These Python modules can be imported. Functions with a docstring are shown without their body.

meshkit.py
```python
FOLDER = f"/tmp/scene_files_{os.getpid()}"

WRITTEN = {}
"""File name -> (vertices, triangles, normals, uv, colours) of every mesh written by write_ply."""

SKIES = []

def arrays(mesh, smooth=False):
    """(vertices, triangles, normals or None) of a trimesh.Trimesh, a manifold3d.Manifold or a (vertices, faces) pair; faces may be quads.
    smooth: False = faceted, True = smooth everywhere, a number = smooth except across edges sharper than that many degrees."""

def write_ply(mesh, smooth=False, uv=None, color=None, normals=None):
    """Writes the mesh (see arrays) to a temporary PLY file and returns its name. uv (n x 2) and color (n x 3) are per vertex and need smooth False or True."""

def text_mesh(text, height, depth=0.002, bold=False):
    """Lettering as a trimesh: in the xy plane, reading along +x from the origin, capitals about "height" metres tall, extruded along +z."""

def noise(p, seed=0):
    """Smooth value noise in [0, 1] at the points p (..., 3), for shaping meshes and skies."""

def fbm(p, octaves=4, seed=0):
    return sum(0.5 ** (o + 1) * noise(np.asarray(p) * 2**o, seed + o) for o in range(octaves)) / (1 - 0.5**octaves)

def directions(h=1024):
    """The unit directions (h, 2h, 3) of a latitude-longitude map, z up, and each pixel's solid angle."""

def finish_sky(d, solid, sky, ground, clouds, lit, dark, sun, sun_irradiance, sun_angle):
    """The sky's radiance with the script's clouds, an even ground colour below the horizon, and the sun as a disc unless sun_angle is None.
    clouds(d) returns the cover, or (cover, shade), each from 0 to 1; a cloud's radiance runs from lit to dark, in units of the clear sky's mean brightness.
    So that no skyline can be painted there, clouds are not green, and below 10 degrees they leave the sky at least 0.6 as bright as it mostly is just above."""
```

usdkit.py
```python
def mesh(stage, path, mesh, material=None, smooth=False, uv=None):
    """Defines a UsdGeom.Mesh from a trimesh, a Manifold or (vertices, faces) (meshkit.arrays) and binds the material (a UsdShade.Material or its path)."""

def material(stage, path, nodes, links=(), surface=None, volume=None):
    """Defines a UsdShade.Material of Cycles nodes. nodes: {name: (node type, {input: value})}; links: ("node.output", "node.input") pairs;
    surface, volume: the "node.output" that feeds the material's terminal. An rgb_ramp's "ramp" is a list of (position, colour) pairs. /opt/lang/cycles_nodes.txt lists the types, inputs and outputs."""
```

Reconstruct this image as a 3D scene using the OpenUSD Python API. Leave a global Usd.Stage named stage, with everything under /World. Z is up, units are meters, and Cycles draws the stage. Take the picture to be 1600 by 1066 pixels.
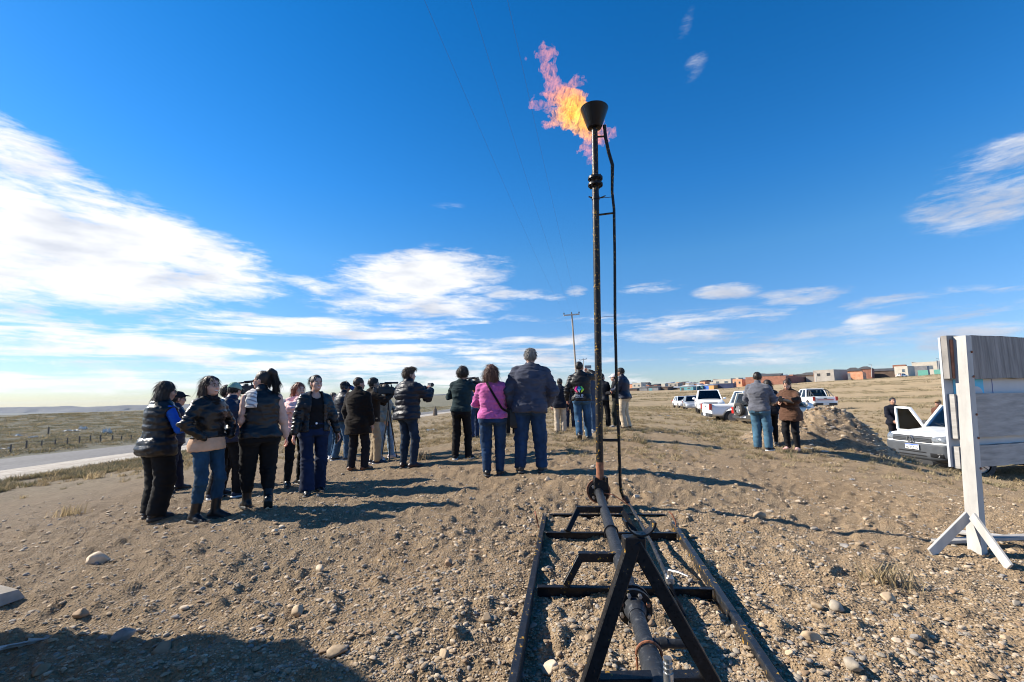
import math, random, numpy as np, trimesh, usdkit, meshkit
import manifold3d as m3
from concurrent.futures import ThreadPoolExecutor
from scipy.interpolate import RBFInterpolator
from shapely.geometry import Polygon
from pxr import Usd, UsdGeom, UsdLux, UsdShade, Gf, Sdf, Vt

stage = Usd.Stage.CreateInMemory()
UsdGeom.SetStageUpAxis(stage, 'Z'); UsdGeom.SetStageMetersPerUnit(stage, 1.0)
UsdGeom.Xform.Define(stage, '/World'); UsdGeom.Scope.Define(stage, '/World/Looks')
RNG = np.random.default_rng(7)
PI = math.pi

# ------------------------------------------------------------------ camera
CAM = np.array([0.0, 0.0, 1.6])
PITCH, ROLL, FOC = math.radians(6.98), math.radians(1.0), 711.0          # FOC: focal length in pixels of the 1600 px wide photograph
_f = np.array([0, math.cos(PITCH), math.sin(PITCH)]); _u0 = np.array([0, -math.sin(PITCH), math.cos(PITCH)]); _r0 = np.array([1.0, 0, 0])
_r = math.cos(ROLL) * _r0 - math.sin(ROLL) * _u0; _u = math.cos(ROLL) * _u0 + math.sin(ROLL) * _r0
cam = UsdGeom.Camera.Define(stage, '/World/camera')
cam.CreateHorizontalApertureAttr(36.0); cam.CreateVerticalApertureAttr(36.0 * 682 / 1024); cam.CreateFocalLengthAttr(36.0 * FOC / 1600)
cam.CreateClippingRangeAttr((0.05, 100000.0)); cam.CreateExposureAttr(1.15)
cam.AddTransformOp().Set(Gf.Matrix4d(*_r, 0, *_u, 0, *(-_f), 0, *CAM, 1))


def ray(px, py):
    return _f * FOC + _r * (px - 800) + _u * (533 - py)


def at(px, py, Y):
    "the point of the world at forward distance Y that the photograph shows at pixel (px, py)"
    d = ray(px, py); return CAM + d * (Y / d[1])


def proj(p):
    d = np.asarray(p, float) - CAM; k = d @ _f
    return 800 + FOC * (d @ _r) / k, 533 - FOC * (d @ _u) / k


# ------------------------------------------------------------------ sun and sky
SUN_AZ, SUN_EL = math.radians(-79.0), math.radians(33.0)                   # azimuth from +y towards +x
to_sun = np.array([math.sin(SUN_AZ) * math.cos(SUN_EL), math.cos(SUN_AZ) * math.cos(SUN_EL), math.sin(SUN_EL)])
sun = UsdLux.DistantLight.Define(stage, '/World/sun')
sun.CreateNormalizeAttr(True); sun.CreateIntensityAttr(1.25); sun.CreateAngleAttr(0.53); sun.CreateColorAttr(Gf.Vec3f(1.0, 0.93, 0.82))
_x = np.cross([0, 0, 1.0], to_sun); _x /= np.linalg.norm(_x); _y = np.cross(to_sun, _x)
sun.AddTransformOp().Set(Gf.Matrix4d(*_x, 0, *_y, 0, *to_sun, 0, 0, 0, 0, 1))


def azel(px, py):
    d = ray(px, py); d = d / np.linalg.norm(d)
    return math.atan2(d[0], d[1]), math.asin(d[2])


def build_sky():
    nodes = {'tc': ('texture_coordinate', {}), 'sep': ('separate_xyz', {}),
             'sky': ('sky_texture', {'sky_type': 'single_scattering', 'sun_disc': False, 'sun_elevation': SUN_EL, 'sun_rotation': SUN_AZ, 'altitude': 300.0, 'air_density': 1.0, 'aerosol_density': 0.12, 'ozone_density': 1.3}),
             'hs': ('hsv', {'saturation': 1.42, 'value': 1.0, 'hue': 0.496}),
             'tn': ('rgb_ramp', {'ramp': [(0, (.56, .66, .98)), (.086, (.60, .70, 1.0)), (.286, (.98, 1.06, 1.19)), (.43, (.69, 1.06, 1.32)), (.747, (.36, .99, 1.27)), (1.0, (.3, .95, 1.25))]}), 'tint': ('mix', {'mix_type': 'multiply', 'fac': 1.0}),
             'az': ('math', {'math_type': 'arctan2'}), 'el': ('math', {'math_type': 'arcsine'}), 'ae': ('combine_xyz', {'z': 0.0}),
             'bg': ('background_shader', {'strength': 0.065})}
    links = [('tc.generated', 'sep.vector'), ('sep.x', 'az.value1'), ('sep.y', 'az.value2'), ('sep.z', 'el.value1'), ('az.value', 'ae.x'), ('el.value', 'ae.y'), ('sky.color', 'hs.color'), ('el.value', 'tn.fac'), ('hs.color', 'tint.color1'), ('tn.color', 'tint.color2')]
    count = [0]

    def node(kind, **inputs):
        count[0] += 1; nm = f'n{count[0]}'; given = {}
        for k, v in inputs.items():
            if isinstance(v, str) and '.' in v: links.append((v, f'{nm}.{k}'))
            else: given[k] = v
        nodes[nm] = (kind, given); return nm
    # cloud banks: (px, py) of the centre, half length and half height in photograph pixels, tilt in degrees, weight
    banks = [(60, 395, 325, 92, -12, 1.02), (300, 415, 150, 58, -12, .97), (205, 348, 215, 45, -21, .75), (40, 245, 120, 48, -28, .8), (10, 330, 130, 60, -10, 1.0), (180, 470, 190, 28, -3, .62), (-150, 330, 220, 160, 0, 1.0),
             (655, 430, 135, 44, 6, .98), (640, 475, 150, 26, 0, .72), (520, 455, 85, 16, -14, .6), (790, 458, 95, 13, -4, .55),
             (1262, 460, 90, 18, 5, .80), (1140, 455, 62, 13, 4, .68), (1400, 468, 150, 13, 7, .52), (1360, 499, 60, 10, 4, .6), (1570, 282, 210, 66, 24, .56), (1018, 448, 62, 12, 7, .5), (1088, 97, 50, 20, 62, .21), (1070, 45, 56, 14, 70, .17), (1300, 520, 160, 12, 6, .46), (1530, 520, 160, 16, 6, .55), (900, 455, 20, 9, 0, .55), (1070, 525, 150, 13, 2, .55), (700, 323, 44, 9, 0, .2), (1250, 548, 110, 9, 2, .46), (1420, 545, 150, 10, 3, .42)]
    fld = None
    for (px, py, hw, hh, tilt, wgt) in banks:
        a0, e0 = azel(px, py); t = math.radians(tilt)
        a1, e1 = azel(px + hw * math.cos(t), py - hw * math.sin(t)); a2, e2 = azel(px - hh * math.sin(t), py - hh * math.cos(t))
        rx, ry = math.hypot(a1 - a0, e1 - e0), math.hypot(a2 - a0, e2 - e0)
        m = node('mapping', mapping_type='texture', vector='ae.vector', location=(a0, e0, 0), rotation=(0, 0, math.atan2(e1 - e0, a1 - a0)), scale=(rx, ry, 1))
        ln = node('vector_math', math_type='length', vector1=f'{m}.vector')
        mr = node('map_range', range_type='smoothstep', value=f'{ln}.value', from_min=1.45, from_max=0.25, to_min=0.0, to_max=wgt)
        fld = f'{mr}.result' if fld is None else node('math', math_type='maximum', value1=fld, value2=f'{mr}.result') + '.value'
    # bands of streaks low over the horizon, mostly to the left
    bn = node('mapping', vector='ae.vector', rotation=(0, 0, 0.03), scale=(2.4, 38.0, 1))
    bz = node('noise_texture', vector=f'{bn}.vector', scale=1.0, detail=6.0, roughness=0.55, distortion=0.5)
    lo = node('map_range', range_type='smoothstep', value='el.value', from_min=0.0, from_max=0.035, to_min=0.0, to_max=1.0)
    hi = node('map_range', range_type='smoothstep', value='el.value', from_min=0.20, from_max=0.14, to_min=0.0, to_max=1.0)
    lf = node('map_range', range_type='smoothstep', value='az.value', from_min=0.75, from_max=-0.10, to_min=0.42, to_max=1.0)
    bw = node('map_range', value=f'{bz}.fac', from_min=0.36, from_max=0.64, to_min=0.0, to_max=.98, clamp=True)
    b1 = node('math', math_type='multiply', value1=f'{lo}.result', value2=f'{hi}.result')
    b2 = node('math', math_type='multiply', value1=f'{b1}.value', value2=f'{lf}.result')
    b3 = node('math', math_type='multiply', value1=f'{b2}.value', value2=f'{bw}.result')
    fld = node('math', math_type='maximum', value1=fld, value2=f'{b3}.value') + '.value'
    # ragged edges: streaky turbulence
    w1 = node('mapping', vector='ae.vector', rotation=(0, 0, 0.22), scale=(5.0, 15.0, 1))
    n1 = node('noise_texture', vector=f'{w1}.vector', scale=1.0, detail=9.0, roughness=0.56, distortion=0.35)
    w2 = node('mapping', vector='ae.vector', rotation=(0, 0, 0.3), scale=(13.0, 62.0, 1), location=(3, 7, 0))
    n2 = node('noise_texture', vector=f'{w2}.vector', scale=1.0, detail=6.0, roughness=0.62, distortion=0.6)
    s1 = node('math', math_type='multiply_add', value1=f'{n1}.fac', value2=1.9, value3=-0.95)
    s2 = node('math', math_type='multiply_add', value1=f'{n2}.fac', value2=1.1, value3=-0.55)
    w4 = node('mapping', vector='ae.vector', rotation=(0, 0, 0.2), scale=(42.0, 150.0, 1), location=(5, 2, 0))
    n4 = node('noise_texture', vector=f'{w4}.vector', scale=1.0, detail=5.0, roughness=0.62, distortion=0.7)
    s5 = node('math', math_type='multiply_add', value1=f'{n4}.fac', value2=0.46, value3=-0.23)
    s6 = node('math', math_type='add', value1=f'{s1}.value', value2=f'{s5}.value')
    s3 = node('math', math_type='add', value1=f'{s6}.value', value2=f'{s2}.value')
    gate = node('map_range', range_type='smoothstep', value=fld, from_min=0.02, from_max=0.3, to_min=0.0, to_max=1.0)
    s4 = node('math', math_type='multiply', value1=f'{s3}.value', value2=f'{gate}.result')
    tot = node('math', math_type='add', value1=fld, value2=f'{s4}.value')
    cov = node('map_range', range_type='smoothstep', value=f'{tot}.value', from_min=0.14, from_max=0.94, to_min=0.0, to_max=0.97)
    up = node('map_range', range_type='smoothstep', value='el.value', from_min=0.0, from_max=0.02, to_min=0.0, to_max=1.0)
    cv = node('math', math_type='multiply', value1=f'{cov}.result', value2=f'{up}.result')
    w3 = node('mapping', vector='ae.vector', scale=(7.0, 24.0, 1), location=(1, 4, 0))
    n3 = node('noise_texture', vector=f'{w3}.vector', scale=1.0, detail=5.0, roughness=0.5)
    rb = node('map_range', range_type='smoothstep', value='az.value', from_min=0.7, from_max=-0.4, to_min=-0.16, to_max=0.12)
    sh = node('math', math_type='add', value1=f'{n3}.fac', value2=f'{rb}.result')
    col = node('rgb_ramp', fac=f'{sh}.value', ramp=[(0.25, (3.9, 4.3, 5.2)), (0.45, (5.6, 5.8, 6.3)), (0.62, (7.6, 7.6, 7.7))])
    mx = node('mix', mix_type='mix', fac=f'{cv}.value', color1='tint.color', color2=f'{col}.color')
    links.append((f'{mx}.color', 'bg.color'))
    mat = usdkit.material(stage, '/World/Looks/sky_look', nodes, links, surface='bg.background')
    dome = UsdLux.DomeLight.Define(stage, '/World/sky')
    UsdShade.MaterialBindingAPI.Apply(dome.GetPrim()).Bind(mat)
    dome.GetPrim().SetCustomDataByKey('kind', 'structure'); dome.GetPrim().SetCustomDataByKey('label', 'deep blue sky with a large white cloud bank on the left'); dome.GetPrim().SetCustomDataByKey('category', 'sky')


build_sky()

# ------------------------------------------------------------------ helpers
USED = {}


def path_for(name, parent=None):
    base = parent.GetPath().pathString if parent is not None else '/World'
    k = USED.get((base, name), 0); USED[(base, name)] = k + 1
    return f'{base}/{name}' if k == 0 else f'{base}/{name}_{k:03d}'


def tag(prim, label=None, cat=None, group=None, kind=None):
    prim = prim.GetPrim() if hasattr(prim, 'GetPrim') else prim
    for k, v in (('label', label), ('category', cat), ('group', group), ('kind', kind)):
        if v: prim.SetCustomDataByKey(k, v)
    return prim


def thing(name, label, cat, loc=(0, 0, 0), yaw=0.0, group=None, kind=None, mtx=None):
    x = UsdGeom.Xform.Define(stage, path_for(name))
    if mtx is not None:
        x.AddTransformOp().Set(mtx)
    else:
        x.AddTranslateOp().Set(Gf.Vec3d(*map(float, loc)))
        if yaw: x.AddRotateZOp().Set(float(yaw))
    return tag(x, label, cat, group, kind)


def obj(name, mesh, mat, parent=None, smooth=False, shift=None, label=None, cat=None, group=None, kind=None):
    v, f, n = meshkit.arrays(mesh, smooth) if not (isinstance(mesh, tuple) and len(mesh) == 3) else mesh
    if shift is not None: v = v - np.asarray(shift)
    p = path_for(name, parent)
    m = UsdGeom.Mesh.Define(stage, p)
    m.CreatePointsAttr(Vt.Vec3fArray.FromNumpy(v.astype(np.float32)))
    m.CreateFaceVertexCountsAttr(Vt.IntArray.FromNumpy(np.full(len(f), 3, np.int32)))
    m.CreateFaceVertexIndicesAttr(Vt.IntArray.FromNumpy(np.asarray(f).astype(np.int32).ravel()))
    m.CreateSubdivisionSchemeAttr('none')
    if n is not None:
        m.CreateNormalsAttr(Vt.Vec3fArray.FromNumpy(n.astype(np.float32))); m.SetNormalsInterpolation('vertex')
    if mat is not None: UsdShade.MaterialBindingAPI.Apply(m.GetPrim()).Bind(mat)
    return tag(m, label, cat, group, kind)


class MB:
    "collects boxes, bars and tubes into one mesh"

    def __init__(self): self.parts = []

    def add(self, m): self.parts.append(m); return self

    def box(self, c, s, yaw=0.0, R=None, bevel=0.0):
        s = np.asarray(s, float)
        if bevel > 0:
            b = min(bevel, s.min() * 0.45); pts = []
            for sx in (-1, 1):
                for sy in (-1, 1):
                    for sz in (-1, 1):
                        k = np.array([sx, sy, sz]) * s / 2
                        for ax in range(3):
                            q = k.copy(); sg = np.array([sx, sy, sz])
                            for o in range(3):
                                if o != ax: q[o] -= sg[o] * b
                            pts.append(q)
            m = trimesh.convex.convex_hull(np.array(pts))
        else:
            m = trimesh.creation.box(s)
        T = np.eye(4)
        if R is not None: T[:3, :3] = R
        elif yaw: T = trimesh.transformations.rotation_matrix(math.radians(yaw), [0, 0, 1])
        T[:3, 3] = c; m.apply_transform(T); return self.add(m)

    def bar(self, a, b, w, h, up=(0, 0, 1), bevel=0.003):
        "square bar from a to b, w wide, h high along up"
        a, b = np.asarray(a, float), np.asarray(b, float); d = b - a; L = np.linalg.norm(d); d /= L
        u = np.asarray(up, float); u = u - d * (u @ d); u /= np.linalg.norm(u); x = np.cross(d, u)
        return self.box((a + b) / 2, (w, L, h), R=np.stack([x, d, u], 1), bevel=bevel)

    def cyl(self, a, b, r, r2=None, n=16, cap=True):
        return self.tube([a, b], [r, r if r2 is None else r2], n)

    def tube(self, pts, r, n=10):
        p = np.asarray(pts, float); r = np.broadcast_to(np.asarray(r, float), (len(p),))
        t = np.gradient(p, axis=0); t /= np.linalg.norm(t, axis=1, keepdims=True) + 1e-12
        ref = np.array([0, 0, 1.0]) if np.abs(t[:, 2]).mean() < 0.8 else np.array([1.0, 0, 0])
        a = np.cross(t, ref); a /= np.linalg.norm(a, axis=1, keepdims=True) + 1e-12; b = np.cross(t, a)
        ang = np.arange(n) * 2 * PI / n
        v = (p[:, None] + r[:, None, None] * (np.cos(ang)[None, :, None] * a[:, None] - np.sin(ang)[None, :, None] * b[:, None])).reshape(-1, 3)
        i, j = np.meshgrid(np.arange(len(p) - 1), np.arange(n), indexing='ij')
        q = np.stack([i * n + j, i * n + (j + 1) % n, (i + 1) * n + (j + 1) % n, (i + 1) * n + j], -1).reshape(-1, 4)
        c0, c1 = len(v), len(v) + 1; v = np.vstack([v, p[0], p[-1]]); k = np.arange(n); e = (len(p) - 1) * n
        f = np.vstack([q[:, [0, 1, 2]], q[:, [0, 2, 3]], np.stack([np.full(n, c0), (k + 1) % n, k], 1), np.stack([np.full(n, c1), e + k, e + (k + 1) % n], 1)])
        return self.add(trimesh.Trimesh(v, f, process=False))

    def ring(self, c, axis, r_out, r_in, h, n=24):
        m = trimesh.creation.annulus(r_in, r_out, h, sections=n) if r_in > 0 else trimesh.creation.cylinder(r_out, h, sections=n)
        m.apply_transform(trimesh.geometry.align_vectors([0, 0, 1], np.asarray(axis, float) / np.linalg.norm(axis))); m.apply_translation(c); return self.add(m)

    def hull(self, pts): return self.add(trimesh.convex.convex_hull(np.asarray(pts, float)))

    def quad(self, pts, t=0.006):
        "a thin plate: four corners, thickness t along its normal (outwards)"
        p = np.asarray(pts, float); n = np.cross(p[1] - p[0], p[3] - p[0]); n /= np.linalg.norm(n)
        return self.hull(np.vstack([p - n * t * .5, p + n * t * .5]))

    def mesh(self): return trimesh.util.concatenate(self.parts)


def M(name, col, rough=0.6, metal=0.0, var=0.15, vs=6.0, bump=0.0, bs=60.0, spec=0.5, coat=0.0, col2=None, ramp=None, detail=5.0, sheen=0.0, trans=0.0, rvar=0.0, stretch=(1, 1, 1), dist=0.0):
    col = np.asarray(col, float)
    if ramp is None:
        c2 = np.asarray(col2, float) if col2 is not None else col
        ramp = [(0.30, np.clip(col * (1 - var), 0, 1)), (0.70, np.clip(c2 * (1 + var), 0, 1))]
    nodes = {'tc': ('texture_coordinate', {}), 'mp': ('mapping', {'scale': stretch}), 'n': ('noise_texture', {'scale': vs, 'detail': detail, 'roughness': 0.6, 'distortion': dist}), 'r': ('rgb_ramp', {'ramp': ramp}),
             'p': ('principled_bsdf', {'roughness': rough, 'metallic': metal, 'specular_ior_level': spec, 'coat_weight': coat, 'sheen_weight': sheen, 'sheen_roughness': 0.4})}
    links = [('tc.object', 'mp.vector'), ('mp.vector', 'n.vector'), ('n.fac', 'r.fac'), ('r.color', 'p.base_color')]
    if bump > 0:
        nodes |= {'b': ('noise_texture', {'scale': bs, 'detail': 3.0}), 'bp': ('bump', {'strength': 1.0, 'distance': bump})}
        links += [('mp.vector', 'b.vector'), ('b.fac', 'bp.height'), ('bp.normal', 'p.normal')]
    if rvar > 0:
        nodes['rr'] = ('map_range', {'from_min': 0.3, 'from_max': 0.7, 'to_min': max(0.02, rough - rvar), 'to_max': min(1, rough + rvar)}); links += [('n.fac', 'rr.value'), ('rr.result', 'p.roughness')]
    return usdkit.material(stage, '/World/Looks/' + name, nodes, links, surface='p.BSDF')

# ------------------------------------------------------------------ who stands where: (feet px, feet py, top py, height)
SPOTS = {
 'vest_blue': (238, 814, 598, 1.66), 'navy_cap_behind': (267, 762, 604, 1.74), 'leather_jacket': (318, 811, 584, 1.68), 'camera_hidden': (343, 772, 596, 1.74),
 'green_cap': (352, 781, 600, 1.72), 'ponytail': (401, 796, 580, 1.70), 'pink_fluffy': (460, 756, 594, 1.63), 'open_jacket': (487, 770, 585, 1.66),
 'boy_behind': (517, 716, 613, 1.60), 'headphones': (532, 719, 595, 1.74), 'long_coat': (558, 738, 591, 1.76), 'shoulder_camera': (581, 725, 590, 1.77),
 'grey_jacket': (600, 714, 596, 1.66), 'puffer': (636, 734, 576, 1.80), 'green_sweater': (721, 716, 571, 1.76), 'behind_camera': (744, 678, 583, 1.74),
 'pink_fleece': (771, 743, 570, 1.63), 'facing_black': (799, 678, 588, 1.72), 'big_jacket': (830, 740, 545, 1.83), 'navy_khaki': (876, 676, 590, 1.74),
 'dark_jeans': (891, 668, 592, 1.72), 'logo_jacket': (911, 687, 564, 1.78), 'crossed_arms': (944, 667, 582, 1.74), 'white_cap': (965, 666, 582, 1.70),
 'navy_beige': (977, 668, 572, 1.78), 'grey_fleece': (1192, 704, 581, 1.76), 'dark_leggings': (1209, 698, 593, 1.64), 'brown_coat': (1240, 703, 590, 1.66),
}
PLACE = {}
for _k, (_px, _pb, _pt, _H) in SPOTS.items():
    _lo, _hi = 1.0, 80.0
    for _ in range(50):
        _m = math.sqrt(_lo * _hi); _h = proj(at(_px, _pb, _m) + [0, 0, _H])[1]
        if _h < _pt: _lo = _m
        else: _hi = _m
    PLACE[_k] = at(_px, _pb, _m)

# ------------------------------------------------------------------ terrain
CTRL = [p for k, p in PLACE.items() if k not in ('camera_hidden', 'dark_leggings', 'behind_camera', 'dark_jeans', 'boy_behind', 'navy_cap_behind')]


def c3(x, y, z): CTRL.append(np.array([x, y, z], float))


for _x, _y in ((-.3, 1.2), (.6, 1.2), (1.4, 1.2), (-.1, 2.2), (.7, 2.2), (1.4, 2.2), (0.1, 3.2), (.8, 3.2), (1.5, 3.2), (.3, 4.3), (1.0, 4.4), (1.6, 4.3)): c3(_x, _y, .30)
for _x, _y, _z in ((-2, 1.2, .2), (-2.6, 2.4, .15), (-3.6, 3.2, .12), (-1.2, 2.4, .25), (-1.3, 4, .3), (-.5, 5.2, .38), (.95, 5.35, .36), (1.35, 5.9, .50), (1.6, 5.5, .40), (2.1, 6.2, .47),
                 (3, 1.5, .22), (2.6, 3, .22), (4.2, 4.0, .12), (3.2, 4.6, .2), (4.0, 6.2, .22), (3.3, 7.0, .38), (6.5, 6.5, .0), (6, 4.2, .05), (-5.6, 5.2, .1), (-6.5, 6.4, .03), (-9, 8.2, -.3), (-12, 11, -.7), (-8.5, 13, -.1), (-4, 16, .05), (-10.5, 18, -.6)): c3(_x, _y, _z)
CTRL += [at(1285, 640, 39), at(1075, 639, 54), at(1140, 661, 26), at(1430, 721, 12.8), at(1520, 735, 13), at(1600, 760, 11), at(1250, 690, 13), at(1330, 690, 12.5), at(1040, 655, 25), at(1000, 640, 38), at(1180, 670, 20),
         at(1000, 611, 230), at(1100, 609, 210), at(1232, 600, 190), at(1310, 594, 190), at(1400, 590, 190), at(1470, 585, 190), at(1600, 574, 190), at(1300, 612, 100), at(1450, 608, 90), at(1600, 610, 80), at(1040, 622, 100), at(1450, 640, 35), at(1600, 650, 35), at(940, 617, 200), at(880, 617, 200), at(870, 640, 50), at(780, 640, 60)]
ROADC = np.array([(4, -23.6), (12, -23.2), (22, -22.6), (40, -20.3), (71, -16.2), (103, -12.3), (150, -6.5), (220, 3)], float)      # (y, x) of the road's centre line


def road_x(y): return np.interp(y, ROADC[:, 0], ROADC[:, 1])


for _y in (6, 12, 18, 25, 35, 48, 65, 85, 105):
    for _d in (-9, -4, 0, 4.2): c3(road_x(_y) + _d, _y, -1.0 + (0 if _d > -6 else -.12))
    if _y > 20: c3(road_x(_y) + 7.5, _y, -.62)
for _px, _py, _Y in ((-250, 655, 90), (0, 650, 120), (215, 642, 150), (440, 630, 190), (560, 624, 230), (660, 619, 260), (700, 617, 270), (780, 617, 280)):
    _p = at(_px, _py, _Y); CTRL.append(_p); c3(*(_p[:2] * 0.55), -1.15 if _px < 500 else .1)
    for _s, _z in ((2.2, -8), (6, -45), (20, -75), (60, -80)): c3(*(_p[:2] * _s), _z)
for _px in (1000, 1200, 1400, 1600):
    for _Y, _z in ((330, 7), (600, 6), (2000, -40), (9000, -80)): c3(*at(_px, 600, _Y)[:2], _z)
_c = np.array(CTRL)
_q = np.stack([np.arctan2(_c[:, 0], _c[:, 1]) * 2.0, np.log(np.hypot(_c[:, 0], _c[:, 1]))], 1)
_rbf = RBFInterpolator(_q, _c[:, 2], kernel='linear', smoothing=0.0004)
AZ = np.linspace(-1.16, 1.16, 181); LR = np.linspace(math.log(0.8), math.log(9000), 261)
_g = np.stack(np.meshgrid(AZ * 2.0, LR, indexing='ij'), -1).reshape(-1, 2)
BASE = _rbf(_g).reshape(len(AZ), len(LR))
from scipy.ndimage import map_coordinates, gaussian_filter
BASE = gaussian_filter(BASE, (1.6, 1.6), mode='nearest')


def base_z(x, y):
    x, y = np.asarray(x, float), np.asarray(y, float)
    if x.ndim == 0: return float(base_z(x[None], y[None])[0])
    a = np.arctan2(x, y); r = np.log(np.maximum(np.hypot(x, y), 0.81)); ac = np.clip(a, -1.159, 1.159)
    z = map_coordinates(BASE, [(ac - AZ[0]) / (AZ[1] - AZ[0]), (np.clip(r, LR[0], LR[-1]) - LR[0]) / (LR[1] - LR[0])], order=1, mode='nearest')
    k = np.clip((np.abs(a) - 1.16) / 0.9, 0, 1); k = k * k * (3 - 2 * k)
    return z * (1 - k) + np.where(r < 5, .2, -60.0 * (r > 7)) * k


def bumps(x, y):
    r = np.hypot(x, y); p = np.stack([x, y, np.zeros_like(x)], -1)
    road = np.abs(x - road_x(y) - 1.0); rm = np.clip((road - 4.6) / 2.0, 0, 1)
    near = np.clip((16 - r) / 10, 0, 1)
    z = (meshkit.fbm(p * 1.3, 3, 3) - .5) * .10 * np.clip((60 - r) / 40, 0, 1)
    z += ((meshkit.fbm(p * 5.5, 2, 11) - .5) * .05 + (meshkit.fbm(p * 17 + 4, 3, 5) - .5) * .040) * near
    cl = meshkit.fbm(p * 9 + 9, 2, 21); z += np.clip(cl - .58, 0, 1) * .13 * near                       # clods
    z += (meshkit.fbm(p * .25, 3, 31) - .5) * .5 * np.clip((r - 12) / 25, 0, 1) * np.clip((400 - r) / 300, 0, 1)
    # wheel ruts and footprints beside the skid
    return z * rm


def ground_z(x, y):
    x, y = np.atleast_1d(np.asarray(x, float)), np.atleast_1d(np.asarray(y, float))
    return base_z(x, y) + bumps(x, y)


def gz(x, y): return float(ground_z(x, y)[0])


def ground_mesh():
    fine = np.radians(np.arange(-58, 58.01, 0.2)); side = np.radians(np.concatenate([np.arange(61, 180, 6)]))
    a = np.concatenate([-side[::-1], fine, side, [PI]]); nr = 640
    r = 0.9 * np.exp(np.linspace(0, math.log(8500 / .9), nr)); r = np.concatenate([[0.02], r])
    rr, aa = np.meshgrid(r, a, indexing='ij'); x, y = rr * np.sin(aa), rr * np.cos(aa)
    z = ground_z(x.ravel(), y.ravel()).reshape(x.shape)
    v = np.stack([x, y, z], -1).reshape(-1, 3); n = len(a)
    i, j = np.meshgrid(np.arange(len(r) - 1), np.arange(n), indexing='ij'); j2 = (j + 1) % n
    q = np.stack([i * n + j, (i + 1) * n + j, (i + 1) * n + j2, i * n + j2], -1).reshape(-1, 4)
    f = np.vstack([q[:, [0, 2, 1]], q[:, [0, 3, 2]]])
    return v, f


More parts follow.
